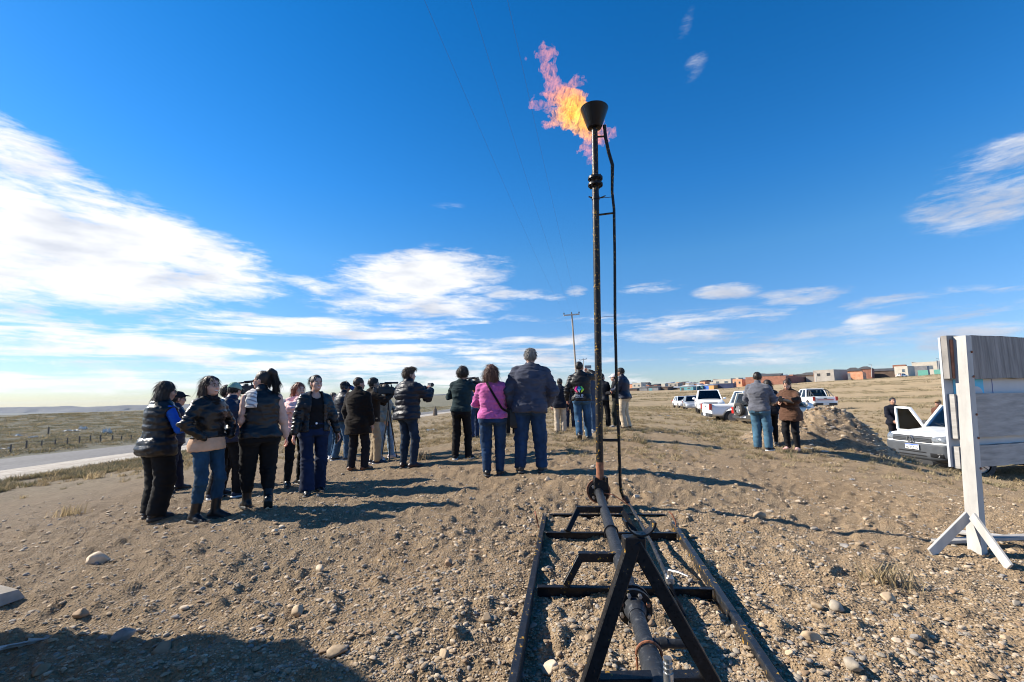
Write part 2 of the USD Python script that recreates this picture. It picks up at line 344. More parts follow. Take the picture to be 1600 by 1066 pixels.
def soil_look():
    N = {'g': ('geometry', {}), 's': ('separate_xyz', {}),
         'n1': ('noise_texture', {'scale': 0.55, 'detail': 8.0, 'roughness': 0.6}), 'n2': ('noise_texture', {'scale': 9.0, 'detail': 8.0, 'roughness': 0.65}), 'n3': ('noise_texture', {'scale': 70.0, 'detail': 4.0, 'roughness': 0.6}),
         'soil': ('rgb_ramp', {'ramp': [(0.30, (.145, .093, .048)), (0.50, (.270, .186, .104)), (0.68, (.38, .272, .160))]}),
         'grit': ('rgb_ramp', {'ramp': [(0.28, (.11, .074, .043)), (0.5, (.275, .195, .116)), (0.66, (.415, .312, .198)), (.8, (.53, .43, .295))]}),
         'straw': ('rgb_ramp', {'ramp': [(0.28, (.165, .118, .066)), (0.5, (.305, .227, .134)), (0.72, (.425, .332, .208))]}),
         'olive': ('rgb_ramp', {'ramp': [(0.3, (.11, .105, .065)), (0.5, (.185, .172, .115)), (0.7, (.27, .24, .165))]}),
         'v': ('voronoi_texture', {'scale': 46.0, 'randomness': 1.0}), 'vr': ('map_range', {'from_min': 0.0, 'from_max': 0.5, 'to_min': 1.0, 'to_max': 0.0, 'clamp': True}),
         'gx': ('map_range', {'range_type': 'smoothstep', 'from_min': -1.2, 'from_max': 1.6, 'to_min': .48, 'to_max': .66}),
         'mixn': ('math', {'math_type': 'multiply_add', 'value2': 1.6, 'value3': -0.8}), 'ga': ('math', {'math_type': 'add', 'use_clamp': True}),
         'm1': ('mix', {}), 'm2': ('mix', {}), 'm3': ('mix', {}),
         'dy': ('map_range', {'range_type': 'smoothstep', 'from_min': 8.0, 'from_max': 15.0, 'to_min': 0.0, 'to_max': 1.0}), 'da': ('math', {'math_type': 'multiply_add', 'value2': 1.5, 'value3': -0.75}), 'dd': ('math', {'math_type': 'add', 'use_clamp': True}),
         'ox': ('map_range', {'range_type': 'smoothstep', 'from_min': -24.5, 'from_max': -28.0, 'to_min': 0.0, 'to_max': 0.92}), 'rx': ('math', {'math_type': 'multiply_add', 'value2': -0.125, 'value3': 0.0}), 'xx': ('math', {'math_type': 'add'}),
         'hh': ('math', {'math_type': 'multiply_add', 'value2': 0.7}), 'bp': ('bump', {'strength': 1.0, 'distance': 0.022}), 'p': ('principled_bsdf', {'roughness': 0.95, 'specular_ior_level': 0.25, 'diffuse_roughness': 0.6}),
         'bm': ('mapping', {'scale': (.018, .085, 0.0)}), 'bn': ('noise_texture', {'scale': 1.0, 'detail': 6.0, 'roughness': .62}), 'bf': ('map_range', {'from_min': .50, 'from_max': .66, 'to_min': 0.0, 'to_max': .75, 'clamp': True}), 'bg': ('map_range', {'range_type': 'smoothstep', 'from_min': 14.0, 'from_max': 30.0, 'to_min': 0.0, 'to_max': 1.0}), 'bmul': ('math', {'math_type': 'multiply'}), 'm4': ('mix', {}), 'scrub': ('rgb_ramp', {'ramp': [(0.3, (.12, .10, .052)), (0.7, (.24, .195, .105))]})}
    L = [('g.position', 's.vector'), ('g.position', 'n1.vector'), ('g.position', 'n2.vector'), ('g.position', 'n3.vector'), ('g.position', 'v.vector'), ('n2.fac', 'soil.fac'), ('n3.fac', 'grit.fac'), ('n2.fac', 'straw.fac'), ('n1.fac', 'mixn.value1'), ('n2.fac', 'olive.fac'),
         ('s.x', 'gx.value'), ('gx.result', 'ga.value1'), ('mixn.value', 'ga.value2'), ('ga.value', 'm1.fac'), ('soil.color', 'm1.color1'), ('grit.color', 'm1.color2'),
         ('s.y', 'dy.value'), ('n1.fac', 'da.value1'), ('dy.result', 'dd.value1'), ('da.value', 'dd.value2'), ('dd.value', 'm2.fac'), ('m1.color', 'm2.color1'), ('straw.color', 'm2.color2'),
         ('s.y', 'rx.value1'), ('s.x', 'xx.value1'), ('rx.value', 'xx.value2'), ('xx.value', 'ox.value'), ('ox.result', 'm3.fac'), ('m2.color', 'm3.color1'), ('olive.color', 'm3.color2'), ('g.position', 'bm.vector'), ('bm.vector', 'bn.vector'), ('bn.fac', 'bf.value'), ('s.y', 'bg.value'), ('bf.result', 'bmul.value1'), ('bg.result', 'bmul.value2'), ('n2.fac', 'scrub.fac'), ('bmul.value', 'm4.fac'), ('m3.color', 'm4.color1'), ('scrub.color', 'm4.color2'), ('m4.color', 'p.base_color'),
         ('v.distance', 'vr.value'), ('vr.result', 'hh.value1'), ('n3.fac', 'hh.value3'), ('hh.value', 'bp.height'), ('bp.normal', 'p.normal')]
    return usdkit.material(stage, '/World/Looks/soil', N, L, surface='p.BSDF')


SOIL = soil_look()
ground = thing('ground', 'stony brown earth with dry grass further off', 'ground', kind='structure')
obj('soil', ground_mesh(), SOIL, ground, smooth=True)


def strip(edge0, edge1, lift, n=260, y0=5.0, y1=215.0, cross=7):
    "a ribbon of road between two offsets from the centre line, laid on the terrain"
    ys = y0 + (y1 - y0) * np.linspace(0, 1, n) ** 1.6; V = []
    for k in range(cross):
        t = k / (cross - 1); off = edge0 + (edge1 - edge0) * t
        e = 0.0 if 0 < k < cross - 1 else 1.0
        w = (meshkit.fbm(np.stack([ys * .6, np.full(n, 3.0 + k), np.zeros(n)], 1), 3) - .5) * 1.1 * e
        x = road_x(ys) + off + w; V.append(np.stack([x, ys, base_z(x, ys) + lift - (.05 if e else 0)], 1))
    V = np.concatenate(V); i, j = np.meshgrid(np.arange(cross - 1), np.arange(n - 1), indexing='ij')
    q = np.stack([i * n + j, (i + 1) * n + j, (i + 1) * n + j + 1, i * n + j + 1], -1).reshape(-1, 4)
    return V, q


def road_look(name, ramp, sc):
    return usdkit.material(stage, '/World/Looks/' + name, {'g': ('geometry', {}), 'n': ('noise_texture', {'scale': sc, 'detail': 9.0, 'roughness': 0.65}), 'm': ('mapping', {'scale': (1.2, .12, 1)}), 'n2': ('noise_texture', {'scale': 1.0, 'detail': 4.0}), 'a': ('math', {'math_type': 'multiply_add', 'value2': .6}), 'b': ('math', {'math_type': 'multiply', 'value2': .42}),
        'r': ('rgb_ramp', {'ramp': ramp}), 'bp': ('bump', {'strength': 0.7, 'distance': 0.02}), 'p': ('principled_bsdf', {'roughness': 0.9, 'specular_ior_level': .3})},
        [('g.position', 'n.vector'), ('g.position', 'm.vector'), ('m.vector', 'n2.vector'), ('n.fac', 'a.value1'), ('n2.fac', 'b.value1'), ('b.value', 'a.value3'), ('a.value', 'r.fac'), ('r.color', 'p.base_color'), ('n.fac', 'bp.height'), ('bp.normal', 'p.normal')], surface='p.BSDF')


obj('road_shoulder', strip(1.8, 5.6, .030), road_look('shoulder_gravel', [(.35, (.20, .17, .135)), (.5, (.30, .265, .22)), (.68, (.42, .385, .33))], 4.0), smooth=True, label='pale gravel shoulder along the near edge of the road', cat='road shoulder', kind='structure')
obj('road', strip(-2.6, 2.4, .055), road_look('asphalt', [(.34, (.085, .082, .080)), (.5, (.118, .114, .112)), (.68, (.165, .160, .155))], 7.0), smooth=True, label='worn grey asphalt road crossing the plain at left', cat='road', kind='structure')


# ------------------------------------------------------------------ far hills: a flat-topped range beyond the plain
def hills():
    prof = [(-900, 640), (-500, 638), (-200, 637.5), (0, 637), (60, 636), (110, 634.5), (135, 636), (190, 633.5), (285, 631.6), (360, 628), (440, 623), (470, 624), (560, 619), (620, 617.5), (660, 616.5), (700, 615), (740, 617), (800, 616), (900, 615.5), (1000, 615)]
    xs = np.linspace(-900, 1000, 420); py = np.interp(xs, *zip(*prof)) + (meshkit.fbm(np.stack([xs * .03, xs * 0, xs * 0], 1), 4) - .5) * 1.6
    V = []; n = len(xs)
    for t in np.linspace(0, 1, 14):
        row = []
        for x, y in zip(xs, py):
            p = at(x, y, 5200.0); base = -95.0; k = np.clip(t / .7, 0, 1)
            gul = (meshkit.fbm(np.array([[x * .05, 3.0, t * 1.5]]), 3)[0] - .5) * 420 * (1 - abs(2 * k - 1))
            Y = 4700 + 500 * k + (t - .7) * 2500 * (t > .7) + gul
            top = p[2]; prof_k = k ** 1.5
            row.append((p[0] * Y / 5200.0, Y, base + (top - base) * prof_k - (t > .7) * (t - .7) * 30))
        V += row
    V = np.array(V); i, j = np.meshgrid(np.arange(13), np.arange(n - 1), indexing='ij')
    q = np.stack([i * n + j, i * n + j + 1, (i + 1) * n + j + 1, (i + 1) * n + j], -1).reshape(-1, 4)
    return V, q


obj('hills', hills(), M('hill_scrub', (.075, .07, .062), rough=1, var=.35, vs=.004), smooth=True, label='long low flat-topped hills fading blue on the left horizon', cat='hills', kind='structure')

# ------------------------------------------------------------------ people: soft surfaces from distance fields
def surfnet(fn, lo, hi, h):
    "naive surface nets: the zero level of fn over the box lo..hi as (vertices, triangles)"
    lo, hi = np.asarray(lo, float), np.asarray(hi, float); n = np.maximum(((hi - lo) / h).astype(int) + 2, 4)
    ax = [lo[k] + h * np.arange(n[k]) for k in range(3)]
    P3 = np.stack(np.meshgrid(*ax, indexing='ij'), -1).reshape(-1, 3).astype(np.float32)
    v = fn(P3).reshape(n).astype(np.float32)
    for k in range(3):                                                      # closed at the border
        sl = [slice(None)] * 3
        for e in (0, -1): sl[k] = e; v[tuple(sl)] = np.maximum(v[tuple(sl)], h * .3)
    s = v < 0; c = np.array(n) - 1
    acc = np.zeros((*c, 3), np.float32); cnt = np.zeros(c, np.float32); faces = []
    grid = np.stack(np.meshgrid(*[np.arange(m) for m in n], indexing='ij'), -1).astype(np.float32)
    for k in range(3):
        a = [slice(None)] * 3; b = [slice(None)] * 3; a[k] = slice(0, -1); b[k] = slice(1, None)
        va, vb = v[tuple(a)], v[tuple(b)]; m = s[tuple(a)] != s[tuple(b)]
        idx = np.argwhere(m)
        if not len(idx): continue
        t = va[m] / (va[m] - vb[m]); pos = idx.astype(np.float32); pos[:, k] += t
        o1, o2 = (k + 1) % 3, (k + 2) % 3
        for d1 in (0, -1):
            for d2 in (0, -1):
                q = idx.copy(); q[:, o1] += d1; q[:, o2] += d2
                ok = (q[:, o1] >= 0) & (q[:, o2] >= 0) & (q[:, o1] < c[o1]) & (q[:, o2] < c[o2])
                np.add.at(acc, tuple(q[ok].T), pos[ok]); np.add.at(cnt, tuple(q[ok].T), 1)
        inner = (idx[:, o1] > 0) & (idx[:, o2] > 0) & (idx[:, o1] < c[o1]) & (idx[:, o2] < c[o2])
        e = idx[inner]; sg = s[tuple(e.T)]
        quad = []
        for d1, d2 in ((-1, -1), (0, -1), (0, 0), (-1, 0)):
            q = e.copy(); q[:, o1] += d1; q[:, o2] += d2; quad.append(q @ np.array([c[1] * c[2], c[2], 1]))
        Q = np.stack(quad, 1); Q[~sg] = Q[~sg][:, ::-1]; faces.append(Q)
    if not faces: return np.zeros((0, 3)), np.zeros((0, 3), int)
    Q = np.concatenate(faces); used = np.unique(Q); remap = np.zeros(c.prod(), int); remap[used] = np.arange(len(used))
    V = (acc.reshape(-1, 3)[used] / np.maximum(cnt.reshape(-1)[used], 1)[:, None]) * h + lo
    Q = remap[Q]
    return V, np.vstack([Q[:, [0, 1, 2]], Q[:, [0, 2, 3]]])


def capd(p, a, b, ra, rb):
    a, b = np.asarray(a, np.float32), np.asarray(b, np.float32); d = b - a
    t = np.clip((p - a) @ d / (d @ d + 1e-9), 0, 1)
    return np.linalg.norm(p - a - t[:, None] * d, axis=1) - (ra + (rb - ra) * t)


def elld(p, c, r):
    q = (p - np.asarray(c, np.float32)) / np.asarray(r, np.float32); k0 = np.linalg.norm(q, axis=1); k1 = np.linalg.norm(q / np.asarray(r, np.float32), axis=1)
    return k0 * (k0 - 1) / np.maximum(k1, 1e-6)


def smin(a, b, k):
    h = np.clip(.5 + .5 * (b - a) / k, 0, 1); return b + (a - b) * h - k * h * (1 - h)


def smax(a, b, k): return -smin(-a, -b, k)


def ik(a, t, l1, l2, hint):
    a, t = np.asarray(a, float), np.asarray(t, float); d = t - a; L = np.linalg.norm(d); Lc = min(L, (l1 + l2) * .998); u = d / L; t = a + u * Lc
    x = (l1 * l1 - l2 * l2 + Lc * Lc) / (2 * Lc); hgt = math.sqrt(max(l1 * l1 - x * x, 0))
    h = np.asarray(hint, float); h = h - u * (h @ u); h /= np.linalg.norm(h) + 1e-9
    return a + u * x + h * hgt, t


def rot(ax, deg):
    c, s = math.cos(math.radians(deg)), math.sin(math.radians(deg))
    return {'x': np.array([[1, 0, 0], [0, c, -s], [0, s, c]]), 'y': np.array([[c, 0, s], [0, 1, 0], [-s, 0, c]]), 'z': np.array([[c, -s, 0], [s, c, 0], [0, 0, 1.0]])}[ax]


def normals(V, F):
    n = np.zeros_like(V); fn = np.cross(V[F[:, 1]] - V[F[:, 0]], V[F[:, 2]] - V[F[:, 0]])
    for k in range(3): np.add.at(n, F[:, k], fn)
    return n / np.maximum(np.linalg.norm(n, axis=1, keepdims=True), 1e-12)


PZ = np.array([.70, .80, .88, .96, 1.06, 1.17, 1.28, 1.38, 1.44, 1.48])
PROFILE = {'m': (np.array([.165, .166, .168, .163, .152, .158, .174, .160, .102, .060]), np.array([.125, .125, .125, .115, .108, .115, .122, .105, .078, .06])),
           'f': (np.array([.172, .178, .180, .166, .136, .140, .150, .138, .088, .054]), np.array([.130, .135, .135, .118, .096, .105, .118, .098, .072, .055]))}


class Person:
    def __init__(s, sex='m', H=1.75, build=1.0, lean=0, side=0, head=(0, 0), arms=None, feet=None, legr=1.0, belly=0.0, h=.015, seed=0):
        s.sex, s.H, s.w, s.h, s.seed, s.belly, s.legr = sex, H, build, h, seed, belly, legr; s.k = H / 1.75
        s.c = np.array([0, 0, .93]); s.Rt = rot('x', -lean) @ rot('y', side)
        s.tor = lambda q: s.Rt @ (np.asarray(q, float) - s.c) + s.c
        s.Rh = s.Rt @ rot('z', head[0]) @ rot('x', head[1]); s.hc = s.tor((0, .012, 1.53)) + s.Rh @ np.array([0, .012, .085])
        sw = (.178 if sex == 'm' else .152) * (1 + (build - 1) * .7); s.sw = sw
        s.arm = []
        for i, sd in enumerate((-1, 1)):
            sh = s.tor((sd * sw, -.005, 1.385)); w, hint = (arms[i] if arms and arms[i] else ((sd * (sw + .065 * build), .05, .845), (sd * .35, -1, 0)))
            el, wr = ik(sh, w, .285, .25, hint); s.arm.append((sh, el, wr))
        hw = .088 * (1 + (build - 1) * .8) * (1.06 if sex == 'f' else 1)
        s.leg = []; s.foot = []
        for i, sd in enumerate((-1, 1)):
            ft = dict(x=sd * .105, y=0, lift=0, toe=sd * 12, pitch=0); ft.update((feet[i] if feet else None) or {})
            an = np.array([ft['x'], ft['y'], .085 + ft['lift']]); hip = np.array([sd * hw, 0, .90])
            kn, an = ik(hip, an, .425, .40, (math.sin(math.radians(ft['toe'])) * .5, 1, 0)); s.leg.append((hip, kn, an)); s.foot.append((an, rot('z', -ft['toe']) @ rot('x', ft['pitch'])))

    # ---- fields (p: points in the body's own frame, for a height of 1.75 m)
    def t_local(s, p): return ((p - s.c.astype(np.float32)) @ s.Rt.astype(np.float32)) + s.c.astype(np.float32)

    def torso(s, p, off, zlo, zhi, flare=0.0):
        q = s.t_local(p); wx, wy = PROFILE[s.sex]; z = q[:, 2]
        g = s.w; bel = s.belly * np.exp(-((z - 1.08) / .14) ** 2)
        ex = np.interp(z, PZ, wx) * g + off + flare * np.clip((1.0 - z) / .3, 0, 1) + bel * .4; ey = np.interp(z, PZ, wy) * (1 + (g - 1) * 1.15) + off + flare * np.clip((1.0 - z) / .3, 0, 1) * .8 + bel
        oy = -.012 * np.exp(-((z - 1.30) / .12) ** 2) + (.022 * np.exp(-((z - 1.27) / .07) ** 2) if s.sex == 'f' else 0) + bel * .5 - .012 * np.exp(-((z - .88) / .1) ** 2)
        r = np.sqrt((np.abs(q[:, 0] / ex)) ** 2.25 + (np.abs((q[:, 1] - oy) / ey)) ** 2.25 + 1e-9)
        d = (r ** .9 - 1) * np.minimum(ex, ey)
        return smax(d, np.maximum(zlo - z, z - zhi), .012).astype(np.float32)

    def shoulders(s, p, off):
        a, b = s.arm[0][0], s.arm[1][0]; nb = s.tor((0, -.012, 1.450))
        d = smin(capd(p, a * .92 + nb * .08, nb, .048 + off, .056 + off), capd(p, b * .92 + nb * .08, nb, .048 + off, .056 + off), .03)
        return d

    def arms(s, p, off, which=(0, 1), cut=1.0, thick=1.0):
        d = np.full(len(p), 9.0, np.float32); g = (1 + (s.w - 1) * .9) * thick * (1.0 if s.sex == 'm' else .92)
        for i in which:
            sh, el, wr = s.arm[i]; we = el + (wr - el) * cut
            d = np.minimum(d, smin(capd(p, sh, el, .050 * g + off, .042 * g + off), capd(p, el, we, .043 * g + off, .031 * g + off * .8), .02))
        return d

    def legs(s, p, off, ankle=.045, knee=.056, thigh=.083, cut=0.0):
        d = np.full(len(p), 9.0, np.float32); g = (1 + (s.w - 1) * .95) * s.legr
        for i in (0, 1):
            hp, kn, an = s.leg[i]; an2 = an + (kn - an) * cut
            d1 = smin(capd(p, hp, kn, thigh * g + off, knee * g + off), capd(p, kn, an2, knee * g + off, ankle + off), .03)
            if ankle < .06: d1 = smin(d1, elld(p, kn * .62 + an * .38 + np.array([0, -.022, 0]), (.045 * g, .05 * g, .12)) - off, .04)
            d = smin(d, d1, .012)
        return d

    def seat(s, p, off):
        g = s.w; d = np.full(len(p), 9.0, np.float32)
        for i, sd in enumerate((-1, 1)): d = np.minimum(d, elld(p, (sd * .08 * g, -.055 * g, .895), (.098 * g, .088 * g, .105)) - off)
        return d

    # ---- meshes
    def net(s, fn, h=None, lo=None, hi=None):
        if lo is None:
            pts = np.vstack([np.array(s.arm).reshape(-1, 3), np.array(s.leg).reshape(-1, 3), s.hc[None]]); lo = pts.min(0) - [.34, .30, .16]; hi = pts.max(0) + [.34, .30, .18]
        return surfnet(fn, lo, hi, h or s.h)

    def body(s, hand=(('relaxed', None), ('relaxed', None)), bare=False):
        g = s.w
        core = lambda p: np.minimum(smin(smin(smin(s.torso(p, -.022, .84, 1.475), s.shoulders(p, -.012), .04), s.arms(p, -.004), .03), s.legs(p, -.014, ankle=.036), .04), 9)
        V, F = s.net(core, s.h * 1.7); meshes = [(V, F)]
        Rh = s.Rh.astype(np.float32); hc = s.hc.astype(np.float32); nb = s.tor((0, -.02, 1.43))

        def head(p):
            q = (p - hc) @ Rh; f = 1 if s.sex == 'm' else 0; ax = q.copy(); ax[:, 0] = np.abs(ax[:, 0])
            d = smin(elld(q, (0, -.012, .03), (.076, .097, .096)), elld(q, (0, .022, -.032), (.060 + .003 * f, .070, .086)), .03)
            d = smin(d, elld(q, (0, .045, -.083), (.036 + .006 * f, .040, .030)), .03)
            d = smin(d, elld(ax, (.035, .060, -.028), (.027, .026, .030)), .02)
            d = smin(d, capd(ax, (0, .081, .020), (.040, .070, .020), .013, .010), .012)
            d = smax(d, -elld(ax, (.031, .098, .002), (.019, .016, .013)), .012)
            d = smin(d, smin(capd(q, (0, .086, .006), (0, .106, -.028), .008, .012), elld(ax, (.011, .095, -.033), (.009, .010, .008)), .008), .010)
            d = smin(d, capd(q, (-.020, .088, -.062), (.020, .088, -.062), .007, .007), .010)
            d = smin(d, elld(ax, (.078, -.008, -.008), (.010, .021, .033)), .006)
            return smin(d, capd(p, nb, hc + Rh @ np.array([0, -.025, -.05], np.float32), .062 * (.85 + .15 * g), .052 * (.9 + .1 * g) * (1 if f else .9)), .025)
        meshes.append(surfnet(head, np.minimum(s.hc, nb) - .15, np.maximum(s.hc, nb) + .15, max(.0085, s.h * .6)))
        for i, sd in enumerate((-1, 1)):
            sh, el, wr = s.arm[i]; st, opt = hand[i]
            if st == 'hidden': continue
            x = (wr - el) / np.linalg.norm(wr - el)
            if opt is not None and 'dir' in opt: x = np.asarray(opt['dir'], float); x /= np.linalg.norm(x)
            nrm = np.asarray(opt['palm'] if opt and 'palm' in opt else (-sd, .0, .0), float); nrm = nrm - x * (nrm @ x); nrm /= np.linalg.norm(nrm) + 1e-9
            tdir = np.cross(x, nrm) * (-sd)                                # towards the thumb
            curl = {'relaxed': 22, 'grip': 62, 'flat': 8, 'fist': 80}[st]; segs = []
            for fo, ln in ((.030, .066), (.010, .075), (-.010, .070), (-.029, .054)):
                b = wr + x * .088 + tdir * fo - nrm * .002; segs.append((wr + x * .012 + tdir * fo * .55, b, .0135, .0115)); ang = 0
                for q_, fr in enumerate((.46, .30, .24)):
                    ang += math.radians(curl * (1, 1.15, .8)[q_]); e = b + (x * math.cos(ang) + nrm * math.sin(ang)) * ln * fr; segs.append((b, e, .0098 - .0008 * q_, .0090 - .0010 * q_)); b = e
            b = wr + x * .022 + tdir * .026; e = b + (x * .66 + tdir * .62 + nrm * .34) * .042; segs.append((b, e, .0145, .0115)); e2 = e + (x * .84 + tdir * .20 + nrm * .45) * .034; segs.append((e, e2, .011, .0095)); e3 = e2 + (x * .85 - tdir * .1 + nrm * .5) * .026; segs.append((e2, e3, .0095, .008))

            def hnd(p, segs=segs, wr=wr, el=el, x=x):
                d = capd(p, wr - (wr - el) / np.linalg.norm(wr - el) * .05, wr + x * .02, .030 if s.sex == 'm' else .027, .026)
                for a, b, ra, rb in segs: d = smin(d, capd(p, a, b, ra, rb), .006)
                return d
            pts = np.array([a for a, *_ in segs] + [b for _, b, *_ in segs] + [wr - (wr - el) / np.linalg.norm(wr - el) * .06]); meshes.append(surfnet(hnd, pts.min(0) - .04, pts.max(0) + .04, .0065 if s.h < .0155 else .0095))
        try:
            ms = [m3.Manifold(m3.Mesh(np.asarray(v, np.float32), np.asarray(f, np.uint32))) for v, f in meshes]
            tot = ms[0]
            for q in ms[1:]: tot = tot + q
            r = tot.to_mesh(); V, F = np.array(r.vert_properties[:, :3], float), np.array(r.tri_verts, int)
            if len(F) < 500: raise ValueError
        except Exception:
            V = np.vstack([v for v, _ in meshes]); o = np.cumsum([0] + [len(v) for v, _ in meshes]); F = np.vstack([f + o[i] for i, (_, f) in enumerate(meshes)])
        return V, F

    def crumple(s, V, F, amp=.006, seed=0, ridges=None, scale=1.0):
        n = normals(V, F); p = V * np.array([9, 9, 13]) * scale + seed * 3.7
        amp = amp * 1.35; a = meshkit.fbm(p, 3, seed); fold = 1 - np.abs(2 * meshkit.noise(V * np.array([7, 7, 20]) * scale + 11 + seed + a[:, None] * 1.2, seed) - 1)
        d = (a - .5) * amp * 1.6 + (fold ** 3 - .3) * amp * 1.1
        el = np.full(len(V), 9.0)
        for sh, e, w in s.arm: el = np.minimum(el, np.linalg.norm(V - e, axis=1))
        for hp, kn, an in s.leg: el = np.minimum(el, np.linalg.norm(V - kn, axis=1))
        d *= 1 + 1.3 * np.exp(-(el / .12) ** 2)
        if ridges:
            period, ra = ridges; q = s.t_local(V.astype(np.float32)); ph = q[:, 2] / period; da = np.full(len(V), 9.0)
            for sh, e, w in s.arm:
                for (u, v_, base) in ((sh, e, 0), (e, w, .285)):
                    dd = v_ - u; L = np.linalg.norm(dd); t = np.clip((V - u) @ dd / L / L, 0, 1); dist = np.linalg.norm(V - u - t[:, None] * dd, axis=1)
                    m = (dist < da) & (dist < .085); da = np.where(m, dist, da); ph = np.where(m & (np.abs(q[:, 0]) > s.sw * .8), (base + t * L) / period, ph)
            ph = ph + (meshkit.noise(V * 6 + 5, seed) - .5) * .22
            d = d + ra * (np.sqrt(np.abs(np.sin(PI * ph))) - .72)
        return V + n * d[:, None]

    def top(s, off=.02, hem=.86, sleeves=True, soff=None, collar=None, neck=None, open_front=0.0, flare=0.0, ridges=None, amp=.006, which=(0, 1), cut=.96, vneck=0.0, seed=1, thick=1.0, zhi=1.475):
        soff = off * .62 if soff is None else soff; nb = s.tor((0, -.015, 1.44)); nt = s.hc * .42 + s.tor((0, -.018, 1.45)) * .58

        def fn(p):
            d = smin(s.torso(p, off, hem, zhi, flare), s.shoulders(p, off * .55), .05)
            if hem < .93: d = smin(d, smax(s.seat(p, off * .8), hem - p[:, 2], .01), .03)
            if collar in ('stand', 'hood', 'high'): d = smin(d, capd(p, nb, nt + (nt - nb) * (.25 if collar == 'high' else -.1), .070 + off * .4, .066 + off * .25), .02)
            if collar in ('hood', 'hoodup'): d = smin(d, elld(s.t_local(p), (0, -.092, 1.425), (.105, .055, .085)), .03)
            if collar == 'fold': d = smin(d, elld(s.t_local(p), (0, -.03, 1.455), (.092, .085, .03)), .015)
            if open_front or vneck:
                q = s.t_local(p)
                if open_front:
                    wdt = open_front * (1 + .25 * np.clip((1.35 - q[:, 2]) / .4, -1, 1)); d = smax(d, np.minimum(wdt - np.abs(q[:, 0]), q[:, 1] + .02), .008)
                if vneck: d = smax(d, -elld(q, (0, .085, 1.475), (vneck, .085, vneck * 1.15)), .01)
            if sleeves: d = smin(d, s.arms(p, soff, which, cut, thick), .035)
            else:
                for sh, el, wr in s.arm: d = smax(d, -capd(p, sh + (el - sh) * .25 + np.array([np.sign(sh[0]) * .02, 0, 0]), el, .066 + off * .3, .07), .012)
            return d
        V, F = s.net(fn); return s.crumple(V, F, amp, seed + s.seed, ridges), F

    def sleeve_pair(s, off=.008, cut=.97, which=(0, 1), amp=.004):
        V, F = s.net(lambda p: s.arms(p, off, which, cut)); return s.crumple(V, F, amp, 5 + s.seed), F

    def trousers(s, off=.012, waist=1.04, ankle=.058, knee=.060, thigh=.084, cut=0.0, amp=.006, seed=2):
        def fn(p):
            d = smin(smin(s.legs(p, off, ankle, knee, thigh, cut), smax(s.torso(p, off * .6, .84, waist), p[:, 2] - waist - .02, .01), .045), s.seat(p, off * .5), .03)
            for hp, kn, an in s.leg:
                up = (kn - an) / np.linalg.norm(kn - an); q = an + (kn - an) * cut; m = np.linalg.norm(p - an.astype(np.float32), axis=1) < .24
                d = np.where(m, smax(d, -((p - q.astype(np.float32)) @ up.astype(np.float32) + .028), .006), d)
            return d
        V, F = s.net(fn, s.h * 1.22); return s.crumple(V, F, amp, seed + s.seed), F

    def shoe(s, i, kind='shoe'):
        an, R = s.foot[i]; R = R.astype(np.float32); o = (an + R @ np.array([0, 0, -.085])).astype(np.float32); L = 1.0 if s.sex == 'm' else .92
        kn = s.leg[i][1]; up = (kn - an) / np.linalg.norm(kn - an)

        def upper(p):
            q = (p - o) @ R / 1.1
            d = smin(capd(q, (0, -.045, .045), (0, .075 * L, .036), .040, .041), capd(q, (0, .075 * L, .034), (.004, .155 * L, .028), .041, .031), .03)
            d = smin(d, capd(q, (0, -.01, .07), (0, .045, .062), .042, .034), .03)
            d = smin(d, capd(p, an, an + up * (.19 if kind == 'boot' else .012), .046 if kind != 'boot' else .052, .042 if kind != 'boot' else .056), .02)
            return smax(d, .012 - q[:, 2], .004)

        def sole(p):
            q = (p - o) @ R / 1.1; hgt = .034 if kind in ('boot', 'chunky') else .024
            d2 = np.minimum(capd(q * np.array([1, 1, 0], np.float32), (0, -.045, 0), (0, .075 * L, 0), .044, .047), capd(q * np.array([1, 1, 0], np.float32), (0, .075 * L, 0), (.004, .158 * L, 0), .047, .034))
            return smax(d2, np.maximum(-q[:, 2] - .004, q[:, 2] - hgt), .006)
        lo, hi = o - .26, o + .26; lo[2] = o[2] - .08; hi[2] = o[2] + (.36 if kind == 'boot' else .20)
        return surfnet(upper, lo, hi, .011 if s.h < .02 else .014), surfnet(sole, lo, hi, .009 if s.h < .02 else .012)

